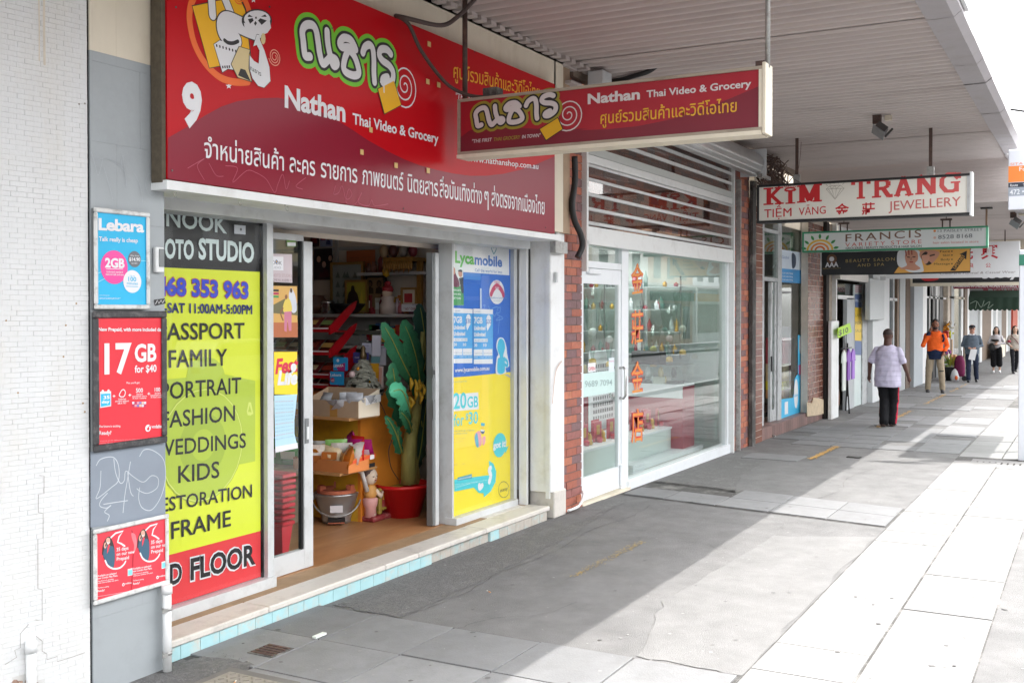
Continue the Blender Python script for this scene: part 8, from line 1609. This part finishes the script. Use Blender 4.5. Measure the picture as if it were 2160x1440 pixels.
shoprow('folding_gate_shop', 'shop with dark folding gates and white mullions behind the man in orange', 'shop', [
    ('frame', 1947, 1950, WP), ('bay', 1952, 1958, GLS, {'y': .05, 'd': .005}), ('gate_leaf', 1959, 1962, M_alud), ('gate_leaf', 1967, 1972, M_black), ('gate_leaf', 1975, 1979, M_alud), ('gate_leaf', 1981, 1989, M_black), ('transom', 1948, 1995, WP, {'vt': 624, 'vb': 628, 'd': .06}), ('post', 1995, 2000, mat('stained_post', '#cfc4b6', rough=.8, var=.2, scale=8), {'y': -.05, 'd': .25})] + [('mullion', 1952 + k * 7, 1954 + k * 7, WP, {'vb': 624, 'd': .05}) for k in range(6)], back=DK)
shoprow('flower_shop', 'flower shop front with bright glass door beyond the folding gates', 'shop', [
    ('frame', 2002, 2006, BRN), ('pane', 2006, 2012, GP), ('door_glass', 2013, 2027, GLS, {'y': .05, 'd': .005}), ('white_frame', 2027, 2031, WP), ('transom', 2001, 2034, M_cream, {'vt': 624, 'vb': 629, 'd': .08}), ('brown_post', 2034, 2040, BRN), ('white_post', 2040, 2044, WP), ('panel', 2044, 2062, GP), ('white_post', 2062, 2066, WP, {'y': -.1}), ('brown_panel', 2066, 2090, BRN), ('frame', 2090, 2094, WP)], back=mat('bright_room', '#b9b8ae', rough=.8, var=.2))
shoprow('far_shops', 'row of far shopfronts with white posts and brown panels at the end of the awning', 'shops', [
    ('pane', 2094, 2100, GP), ('white_post', 2100, 2104, WP), ('panel', 2104, 2112, M_wth), ('brown_panel', 2112, 2122, BRN), ('white_post', 2122, 2125, WP), ('panel', 2125, 2132, GP), ('red_banner', 2132, 2142, ink('#c4462c'), {'y': -.1}), ('white_post', 2142, 2150, WP)], back=mat('bright_room', '#b9b8ae'))
bx('end_building', 88, 89, -3, 4.6, -1, 3.7, M_cream, label='pale building closing the far end of the footpath', cat='building')
uw = thing('terrace_wall', 'rendered upper wall of the shop terrace above the awnings', 'wall', (30, 5.3, 3.5)); bx('wall', -3, 92, 5.31, 12, 4.62, 9.5, M_cream, uw); bx('wall', 16.6, 92, 5.21, 5.30, 3.4, 4.62, M_cream, uw); bx('lower_wall', 19.7, 60, 4.74, 4.9, 3.12, 3.74, mat('far_head_wall', '#bdb7ac', rough=.8, var=.1), uw); bx('lower_wall', 60, 92, 4.76, 5.0, -.6, 3.74, GP, uw); bx('cornice', -3, 92, 5.1, 5.3, 9.3, 9.6, M_cream, uw)
for i in range(22): w_ = bx('window', -1 + i * 4.2, 0.4 + i * 4.2, 5.285, 5.309, 5.9, 7.6, M_black, uw); bx('sill', -1.1 + i * 4.2, 0.5 + i * 4.2, 5.2, 5.284, 5.78, 5.88, M_white, w_)
# flowers, bags, tables by the flower shop
fX, fY_ = fx(2010, 4.2), 4.2
t = thing('flower_bucket', 'black bucket of yellow green lilies on the footpath at the flower shop', 'flowers', onG(2004, 800)); p = onG(2006, 802); rr_ = 0.2
MB().lathe([(rr_ * .75, 0), (rr_, .42), (rr_ * .96, .42), (0, .38)], c=p, n=16).build('bucket', M_black, t); rd = random.Random(2)
for k in range(34):
    a = rd.uniform(0, 6.28); h = rd.uniform(.25, .45); e = Vector((p.x + rd.uniform(.15, .34) * math.cos(a), p.y + rd.uniform(.15, .34) * math.sin(a), p.z + .4 + h)); b0 = Vector((p.x + .08 * math.cos(a), p.y + .08 * math.sin(a), p.z + .4)); sd = Vector((-math.sin(a), math.cos(a), 0)) * .025; m_ = (b0 + e) / 2 + Vector((0, 0, .06)); b = MB(); b.face([b.vert(b0), b.vert(m_ + sd), b.vert(e), b.vert(m_ - sd)]); b.build('leaf', ink(['#7f9a3a', '#a8b048', '#c9b03a', '#5f7a34'][k % 4]), t)
for k in range(5): MB().ball((p.x + rd.uniform(-.15, .15), p.y + rd.uniform(-.15, .15), p.z + .75), .06, 8, 6).build('blossom', ink('#e0a878'), t)
t = thing('flower_display', 'tiered stand with orange and yellow flowers and a red box beside the flower shop door', 'flower stand', onG(2010, 785)); p = onG(2008, 790)
for k in range(3): z_ = p.z + .35 + k * .45; bx('shelf', p.x - .3, p.x + .5, p.y + .1, p.y + .5, z_, z_ + .03, WP, t)
bx('red_box', p.x - .3, p.x + .3, p.y + .1, p.y + .4, p.z + 1.28, p.z + 1.5, ink('#c42a30'), t); bx('leaning_board', p.x - .25, p.x + .1, p.y - .02, p.y + .02, p.z + .55, p.z + 1.22, KR, t)
for k, (c, z_, r_) in enumerate((('#e09a2c', 1.78, .14), ('#c9d03a', 1.6, .15), ('#d8d8d0', 1.75, .13), ('#b05aa0', .95, .1), ('#7fa040', .6, .14), ('#c9c0b0', 1.9, .08))): 
    b = MB()
    for _ in range(16): b.ball((p.x - .2 + .25 * (k % 3) + rd.gauss(0, r_ * .7), p.y + .15 + rd.gauss(0, .08), p.z + z_ - .15 + rd.gauss(0, r_ * .5)), rd.uniform(.03, .05), 6, 4)
    b.build('flower_bunch', mat('bunch_%d' % k, c, rough=.8, var=.4, scale=30), t, kind='stuff')
p = onG(2024, 803); t = thing('shopping_trolley', 'purple shopping trolley bag standing beside the man in grey', 'trolley bag', p); b = MB(); b.lathe([(.13, .14), (.16, .25), (.15, .6), (.09, .78), (0, .8)], c=p, n=12, sx=.7); b.build('bag', mat('purple_cloth', '#7a2050', rough=.8, var=.25), t); MB().tube([p + Vector((0, -.1, .1)), p + Vector((0, -.05, .95))], .012).build('handle', M_black, t)
for s_ in (-1, 1): MB().tube([p + Vector((-.02, .14 * s_, .08)), p + Vector((.02, .14 * s_, .08))], .08, n=12).build('wheel', M_black, t)
p = onG(2014, 803); t = thing('carrier_bag', 'white and orange plastic carrier bag on the ground by the lilies', 'bag', p); MB().lathe([(.12, 0), (.14, .12), (.09, .3), (.02, .38)], c=p, n=10, sx=.7).build('bag', WH, t); MB().ball(p + Vector((-.09, -.05, .1)), (.03, .05, .07), 8, 6).build('orange_print', ORG, t)
bx('bollard', fx(2110, 4.0), fx(2120, 4.0), 4.0, 4.2, gz(50), gz(50) + .9, M_cream, label='small cream post far along the footpath behind the women', cat='post')
# ------------------------------------------------------------------ the far side of the street (seen mirrored in the shop glass)
op = thing('opposite_terrace', 'row of plain shops and awning on the other side of the road', 'building', (20, -17, 0)); fc = ['#d8d2c6', '#c2b8aa', '#e0dedb', '#b99c86', '#cfd3d4', '#d6c8a8']
for i in range(12):
    x = -14 + i * 9; m_ = mat('facade_%d' % (i % 6), fc[i % 6], rough=.8, var=.08); h = 6.2 + (i * 37 % 5) * .5; bx('facade', x, x + 8.98, -24, -17, -.4, h, m_, op); bx('shop_window', x + .5, x + 6.4, -16.99, -16.95, .3, 2.5, MC['dim_room'], op); bx('shop_door', x + 6.9, x + 8.2, -16.99, -16.93, -.05, 2.3, M_black, op); bx('fascia', x + .2, x + 8.8, -16.99, -16.8, 2.7, 3.3, ink(['#2f5f9a', '#c9362c', '#e0d8c8', '#3a7a52', '#d9a026', '#5a4a6a'][i % 6]), op); bx('awning', x + .05, x + 8.95, -16.98, -13.6, 3.5, 3.65, M_fascia, op); bx('post', x + .3, x + .4, -13.8, -13.7, -.05, 3.5, WP, op)
    for k in range(3): bx('upper_window', x + 1 + k * 2.6, x + 2.3 + k * 2.6, -16.99, -16.97, 4.2, 5.7, M_black, op)
def car(label, x, y, m):
    g = gz(x) - .15; t = thing('parked_car', label, 'car', (x, y, g), group='cars parked across the road'); fr = Frame((x, y, g), (1, 0, 0), (0, 0, 1), (0, 1, 0))
    b = MB(); b.prism([(-2.1,.35),(-2.15,.75),(-1.9,.95),(-1.2,1.0),(1.5,1.0),(2.1,.85),(2.2,.4)], fr, -.85, .85); b.build('body', m, t); b = MB(); b.prism([(-1.8,1.0),(-1.45,1.42),(.45,1.46),(1.25,1.0)], fr, -.74, .74); b.build('cabin', m, t)
    for s_ in (.752, -.752): b = MB(); b.prism([(-1.6,1.04),(-1.36,1.37),(.4,1.40),(1.0,1.04)], fr, s_ - .006, s_ + .006); b.build('side_window', M_black, t)
    for wx in (-1.35, 1.35):
        for s_ in (-.8, .8): w_ = MB().tube([(x + wx, y + s_ - .1, g + .32), (x + wx, y + s_ + .1, g + .32)], .32, n=18).build('wheel', M_black, t); MB().tube([(x + wx, y + s_ - .105, g + .32), (x + wx, y + s_ + .105, g + .32)], .19, n=14).build('rim', M_alu, w_)
    for wy in (-.6, .6): bx('headlight', x + 2.1, x + 2.2, y + wy - .14, y + wy + .14, g + .6, g + .72, WP, t); bx('tail_light', x - 2.16, x - 2.1, y + wy - .14, y + wy + .14, g + .65, g + .8, ink('#a8202a'), t)
car('white parked car mirrored in the jewellery shop window', 22, -10.8, mat('car_white', '#d8dadc', rough=.25, var=.02, coat=.5)); car('silver parked car on the far side of the road', 12, -10.8, mat('car_silver', '#8f9498', rough=.3, var=.02, metal=.3)); car('dark parked car further down the far side', 30, -10.8, mat('car_dark', '#2a3040', rough=.25, var=.02))
# ------------------------------------------------------------------ people
def solid(b, name, m, parent, vox=0.012, sm=4, disp=0.0):
    me = b.mesh('tmp', [], (0, 0, 0)); o = bpy.data.objects.new('tmp', me); 
    r = o.modifiers.new('r', 'REMESH'); r.mode = 'VOXEL'; r.voxel_size = vox; s = o.modifiers.new('s', 'SMOOTH'); s.iterations = sm; s.factor = 0.6
    e = evaluated(o); bpy.data.meshes.remove(me)
    if disp:
        N = [v.normal.copy() for v in e.vertices]; C = [v.co.copy() for v in e.vertices]; out = []
        for c, n_ in zip(C, N):
            q = noise.noise(Vector((c.x * 9, c.y * 9, c.z * 16))) + .6 * noise.noise(Vector((c.x * 22 + c.z * 8, c.y * 22, c.z * 10))); out.extend(c + n_ * (disp * q))
        e.vertices.foreach_set('co', out); e.update()
    for mm in (m if isinstance(m, list) else [m]): e.materials.append(mm)
    e.polygons.foreach_set('use_smooth', [True] * len(e.polygons)); e.name = name
    ob = bpy.data.objects.new(name, e); COL.objects.link(ob); ob.parent = parent; WL[ob.name] = Vector((0, 0, 0)); return ob
def limb(b, P, R):
    b.tube(P, R, n=12)
    for p, r in ((P[0], R[0]), (P[-1], R[-1])): b.ball(p, r, 10, 8)
    for p, r in zip(P[1:-1], R[1:-1]): b.ball(p, r, 10, 8)
V = Vector
def hand(b, w, d, side, curl=0.35, k=1.0):
    """palm plus four fingers and a thumb; w wrist, d direction"""
    d = V(d).normalized(); u = V((0, -1, 0)) if abs(d.y) < .8 else V((0, 0, 1)); u = (u - d * u.dot(d)).normalized(); n = d.cross(u)
    w = V(w); b.ball(w + d * .045, .034, 10, 8); limb(b, [w, w + d * .07], [.027, .036])
    for i, L in enumerate((.066, .075, .07, .055)):
        o = u * (.030 - .02 * i); a = w + d * .08 + o; m_ = a + d * L * .5 + n * side * curl * .02; e = m_ + d * L * .4 + n * side * curl * .05; limb(b, [a, m_, e], [.010, .0095, .008])
    a = w + d * .03 + u * .03; limb(b, [a, a + d * .035 + u * .025, a + d * .065 + u * .02 + n * side * .015], [.013, .0115, .009])
def person(label, loc, rz, s, skin, arms, legs, torso, shirt, trousers, shoes, sleeve=1.0, hair=None, hem=.90, tro_to=1.0, wide=1.0, headtilt=(0, 0, 0), hairlong=False, belly=.0, bald=False, lowtwo=None, stripe=None, face=True, tlen=1.0):
    t = thing('person', label, 'person', (0, 0, 0)); ft, fw_ = torso
    hc = V((0, -.02, 1.625)) + V(headtilt); body = MB()
    body.ball(hc + V((0, 0, .015)), (.084, .102, .115), 16, 12); body.ball(hc + V((0, -.03, -.055)), (.060, .062, .062), 12, 10); body.ball(hc + V((0, .02, .02)), (.085, .093, .093), 12, 10)
    body.ball(hc + V((0, -.1, -.015)), (.012, .017, .020), 8, 6); body.tube([hc + V((0, -.088, .02)), hc + V((0, -.105, -.02))], [.008, .013], n=6)
    for e in (-1, 1): body.ball(hc + V((.078 * e, .005, -.005)), (.012, .022, .032), 8, 6)
    limb(body, [hc + V((0, .02, -.05)), V((0, .015, 1.43))], [.064, .072])
    body.ball((0, 0, 1.30), (.17 * fw_, .09, .15), 14, 10); body.ball((0, 0, 1.05), (.13 * fw_, .085, .2), 14, 10); body.ball((0, 0, .93), (.14 * fw_, .09, .1), 14, 10)
    for sd, A in zip((-1, 1), arms): limb(body, A, [.05, .042, .028]); hand(body, A[-1], A[-1] - A[-2] if len(A) < 4 else A[3] - A[2], sd)
    for L in legs: limb(body, L, [.075, .05, .036]); body.ball(L[-1] + V((0, -.04, -.04)), (.035, .09, .03), 10, 6)
    solid(body, 'body', skin, t, vox=.0085, sm=3)
    sh_ = MB(); tz = 1.28
    sh_.lathe([(.001, hem), (.172 * fw_ + belly, hem), (.172 * fw_ + belly * 1.2, hem + .12), (.168 * fw_ + belly, 1.12), (.188 * fw_, 1.26), (.188 * fw_, 1.34), (.14 * fw_, 1.425), (.085, 1.455), (.062, 1.48), (.001, 1.48)], n=24, sy=.76 + belly * 2)
    limb(sh_, [V((-.15 * fw_, .01, 1.37)), V((.15 * fw_, .01, 1.37))], [.062, .062])
    for A in arms:
        if sleeve >= 1: limb(sh_, [A[0], A[1], A[1].lerp(A[2], .9)], [.066, .056, .044])
        else: e = A[0].lerp(A[1], .8); limb(sh_, [A[0], e], [.064, .064])
    so_ = solid(sh_, 'shirt', shirt, t, vox=.011, sm=4, disp=.008)
    tr = MB(); tr.ball((0, .01, .93), (.148 * fw_ + belly * .5, .098 + belly * .5, .11), 14, 10)
    for L in legs: e = L[1].lerp(L[2], tro_to) if tro_to <= 1 else L[2] + V((0, 0, -.03)); limb(tr, [L[0] + V((0, 0, .02)), L[0].lerp(L[1], .5), L[1], e], [.088 * wide, .092 * wide, .078 * wide, .064 * wide * (1.25 if wide > 1 else 1)])
    to_ = solid(tr, 'trousers', trousers, t, vox=.012, sm=4, disp=.007)
    for L in legs:
        a = L[-1]; b = MB(); b.ball(a + V((0, -.055, -.045)), (.047, .115, .04), 12, 8); b.ball(a + V((0, .02, -.02)), (.045, .055, .065), 10, 8); b.box(a.x - .042, a.x + .042, a.y - .16, a.y + .06, a.z - .088, a.z - .065); solid(b, 'shoe', shoes, t, vox=.010, sm=2)
    if hair:
        b = MB(); b.ball(hc + V((0, .018, .035)), (.095, .108, .108), 16, 12)
        if hairlong: b.ball(hc + V((0, .05, -.06)), (.105, .06, .13), 14, 10); [limb(b, [hc + V((.08 * e, .0, .03)), hc + V((.095 * e, .01, -.08)), hc + V((.10 * e, .0, -.17))], [.03, .035, .025]) for e in (-1, 1)]
        ho = solid(b, 'hair', hair, t, vox=.010, sm=2, disp=.006)
        bm = bmesh.new(); bm.from_mesh(ho.data); bmesh.ops.delete(bm, geom=[f for f in bm.faces if f.calc_center_median().y < hc.y - .045 and f.calc_center_median().z < hc.z + .065 and abs(f.calc_center_median().x) < .075 or (not hairlong and f.calc_center_median().z < hc.z - .045 + .0 and f.calc_center_median().y > 0) or (not hairlong and f.calc_center_median().y < hc.y + .03 and f.calc_center_median().z < hc.z + .045)], context='FACES'); bm.to_mesh(ho.data); bm.free()
    if face:
        for e in (-1, 1): MB().ball(hc + V((.03 * e, -.094, .012)), (.013, .006, .006), 8, 6).build('eye', BK, t); MB().tube([hc + V((.015 * e, -.104, .03)), hc + V((.045 * e, -.094, .031))], .0045, n=5).build('eyebrow', BK, t)
        MB().ball(hc + V((0, -.094, -.06)), (.022, .008, .006), 8, 6).build('mouth', ink('#8a4a44'), t)
    return t, hc, so_, to_
def recolor(o, mats, fn):
    for m in mats: o.data.materials.append(m)
    o.data.polygons.foreach_set('material_index', [fn(p.center, p.normal) for p in o.data.polygons])
def put(t, loc, rz, s): t.location = loc; t.rotation_euler = (0, 0, rz); t.scale = (s, s, s)
PI2 = math.pi / 2
def cloth(name, c, **k): return mat(name, c, rough=.85, var=.12, scale=14, spec=.2, **k)
def skinm(n, c): return mat('skin_' + n, c, rough=.5, var=.06, scale=12)
# man walking away, lilac polo
sk1 = skinm('dark', '#5a3c32')
t, hc, so_, to_ = person('man walking away in a lilac striped polo and black trousers with red stripes', None, 0, 1, sk1,
    [[V((-.19, .01, 1.37)), V((-.29, .02, 1.12)), V((-.335, -.08, .90))], [V((.19, .01, 1.37)), V((.30, .04, 1.13)), V((.335, -.03, .91))]],
    [[V((-.10, 0, .90)), V((-.09, -.10, .50)), V((-.07, -.04, .09))], [V((.10, 0, .90)), V((.07, -.02, .50)), V((.03, .12, .10))]],
    (1, 1.12), cloth('lilac_polo', '#cfc9df'), cloth('black_track', '#1d1d20'), mat('sandal', '#4a3a34', rough=.7), sleeve=.5, hem=.71, belly=.035, face=True, wide=1.05)
recolor(so_, [cloth('lilac_line', '#c0b9d2')], lambda c, n: 1 if (c.z * 11) % 1 < .12 else 0)
recolor(to_, [cloth('red_stripe_cloth', '#b81f3c')], lambda c, n: 1 if abs(n.x) > .9 and abs(n.y) < .42 and (n.x > 0) == (c.x > 0) and abs(c.x) > .1 else 0)
b = MB(); b.ball(hc + V((0, .022, .03)), (.087, .098, .098), 16, 12); hb = solid(b, 'hair', mat('shaved_hair', '#3a2c28', rough=.7, var=.2), t, vox=.01, sm=2)
bm = bmesh.new(); bm.from_mesh(hb.data); bmesh.ops.delete(bm, geom=[f for f in bm.faces if f.calc_center_median().z < hc.z + .02 or f.calc_center_median().y < hc.y - .03], context='FACES'); bm.to_mesh(hb.data); bm.free()
put(t, onG(1872, 899), PI2 - .12, 1.0)
# man in orange hoodie on the phone
sk2 = skinm('brown', '#8a5a44'); OG = cloth('hivis_orange', '#f0682a'); NV = cloth('navy_cloth', '#1f2a44')
t, hc, so_, to_ = person('man in an orange and navy hoodie holding a phone to his ear', None, 0, 1, sk2,
    [[V((-.19, .01, 1.37)), V((-.27, -.12, 1.13)), V((-.125, -.12, 1.46))], [V((.19, .01, 1.37)), V((.27, .06, 1.12)), V((.20, -.10, .97))]],
    [[V((-.10, 0, .90)), V((-.14, -.02, .50)), V((-.16, .02, .09))], [V((.10, 0, .90)), V((.14, -.03, .50)), V((.17, .02, .09))]],
    (1, 1.05), OG, cloth('khaki_cloth', '#a2947f'), cloth('grey_boot', '#4e4c4d'), hem=.80, hair=mat('black_hair', '#1a1819', rough=.6, var=.2), wide=1.0)
recolor(so_, [NV], lambda c, n: 1 if c.z < 1.0 + .35 * max(0, .12 - abs(c.x)) or (c.x < -.1 and c.z > 1.37 and c.y < -.08) else 0)
MB().ball(hc + V((0, -.045, -.07)), (.058, .052, .045), 12, 8).build('beard', MC['black_hair'], t); M = Matrix.Translation(hc + V((-.095, -.03, -.02))); MB().box(-.006, .006, -.035, .035, -.07, .07, M=M).build('phone', M_black, t)
MB().tube([V((-.1, -.02, 1.44)), V((-.06, -.1, 1.41)), V((0, -.125, 1.38)), V((.06, -.1, 1.41)), V((.1, -.02, 1.44)), V((.06, .06, 1.46)), V((-.06, .06, 1.46)), V((-.1, -.02, 1.44))], .035, n=8).build('hood', OG, t); MB().tube([V((.16, -.10, 1.40)), V((.19, -.13, 1.3)), V((.17, -.12, 1.22))], .025, n=8).build('backpack_strap', NV, t); bx('knee_patch', .09, .19, -.125, -.115, .52, .54, BK, t)
put(t, onG(1972, 828), -PI2 + .15, 1.09)
# man in grey jumper
sk3 = skinm('fair', '#c08f7a'); GJ = cloth('grey_jumper', '#5f6a76')
t, hc, so_, to_ = person('man in a grey jumper, cap and sunglasses holding a white paper at his waist', None, 0, 1, sk3,
    [[V((-.19, .01, 1.37)), V((-.27, .04, 1.12)), V((-.09, -.19, 1.05))], [V((.19, .01, 1.37)), V((.27, .04, 1.12)), V((.09, -.19, 1.05))]],
    [[V((-.10, 0, .90)), V((-.10, -.10, .50)), V((-.10, -.10, .09))], [V((.10, 0, .90)), V((.11, .02, .50)), V((.13, .14, .10))]],
    (1, 1.05), GJ, cloth('navy_jean', '#2c3346'), mat('black_shoe', '#1c1c1e', rough=.3), hem=.86, belly=.02)
b = MB(); b.ball(hc + V((0, .01, .06)), (.095, .108, .066), 14, 8); b.ball(hc + V((0, -.1, .05)), (.06, .05, .012), 12, 6); solid(b, 'cap', cloth('dark_cap', '#3a3a3e'), t, vox=.009, sm=2)
for e in (-1, 1): MB().ball(hc + V((.032 * e, -.1, .014)), (.026, .01, .018), 10, 6).build('sunglass_lens', M_black, t); b = MB(); b.face([b.vert((0, -.115, 1.42)), b.vert((.08 * e, -.10, 1.41)), b.vert((.07 * e, -.04, 1.49)), b.vert((.02 * e, -.07, 1.47))]); b.build('collar', WH, t)
M = Matrix.Translation((.02, -.27, .86)) @ Matrix.Rotation(.2, 4, 'Y'); MB().box(-.09, .09, -.004, .004, -.17, .17, M=M).build('paper', WH, t)
put(t, onG(2050, 806), -PI2 + .1, 1.0)
# two women at the far end
sk4 = skinm('light', '#cfa892'); BH = MC['black_hair']
t, hc, so_, to_ = person('woman with long dark hair in a white top and wide black trousers carrying black bags', None, 0, 1, sk4,
    [[V((-.165, .01, 1.37)), V((-.26, -.02, 1.14)), V((-.02, -.18, 1.17))], [V((.165, .01, 1.37)), V((.27, -.02, 1.13)), V((.05, -.20, 1.10))]],
    [[V((-.09, 0, .90)), V((-.09, -.04, .50)), V((-.09, .0, .09))], [V((.09, 0, .90)), V((.11, .02, .50)), V((.12, .08, .10))]],
    (1, .95), cloth('white_top', '#cdc9cc'), cloth('black_culotte', '#1b1b1e'), mat('white_trainer', '#d8d8da', rough=.6), hem=.95, tro_to=.45, wide=1.35, hair=BH, hairlong=True)
MB().ball((-.14, -.2, .98), (.12, .06, .15), 12, 8).build('black_bag', M_black, t); MB().ball((-.02, -.22, 1.24), (.15, .05, .045), 12, 8).build('black_jacket', M_black, t)
put(t, onG(2101, 786), -PI2, .94)
t, hc, so_, to_ = person('woman in a beige jacket and dark leggings half hidden by the white column', None, 0, 1, sk4,
    [[V((-.165, .01, 1.37)), V((-.27, -.02, 1.14)), V((-.2, -.16, 1.05))], [V((.165, .01, 1.37)), V((.27, -.02, 1.13)), V((.25, -.08, .95))]],
    [[V((-.09, 0, .90)), V((-.09, -.12, .52)), V((-.09, -.16, .12))], [V((.09, 0, .90)), V((.09, .06, .50)), V((.09, .25, .16))]],
    (1, .98), cloth('beige_jacket', '#b3aaa0'), cloth('dark_legging', '#25252a'), mat('black_shoe', '#1c1c1e', rough=.3), hem=.92, wide=.85, hair=BH, hairlong=True)
MB().tube([V((-.16, -.1, 1.42)), V((0, -.15, 1.25)), V((.16, -.13, 1.02))], .012, n=6).build('bag_strap', ink('#6a2c34'), t); MB().ball((-.24, -.2, 1.2), (.07, .06, .05), 10, 6).build('red_purse', ink('#8a1f30'), t); MB().tube([V((.28, -.05, .95)), V((.34, -.2, .02))], .012, n=6).build('walking_stick', M_black, t)
put(t, onG(2140, 789), -PI2 + .3, .96)
bpy.data.scenes.remove(TMP)
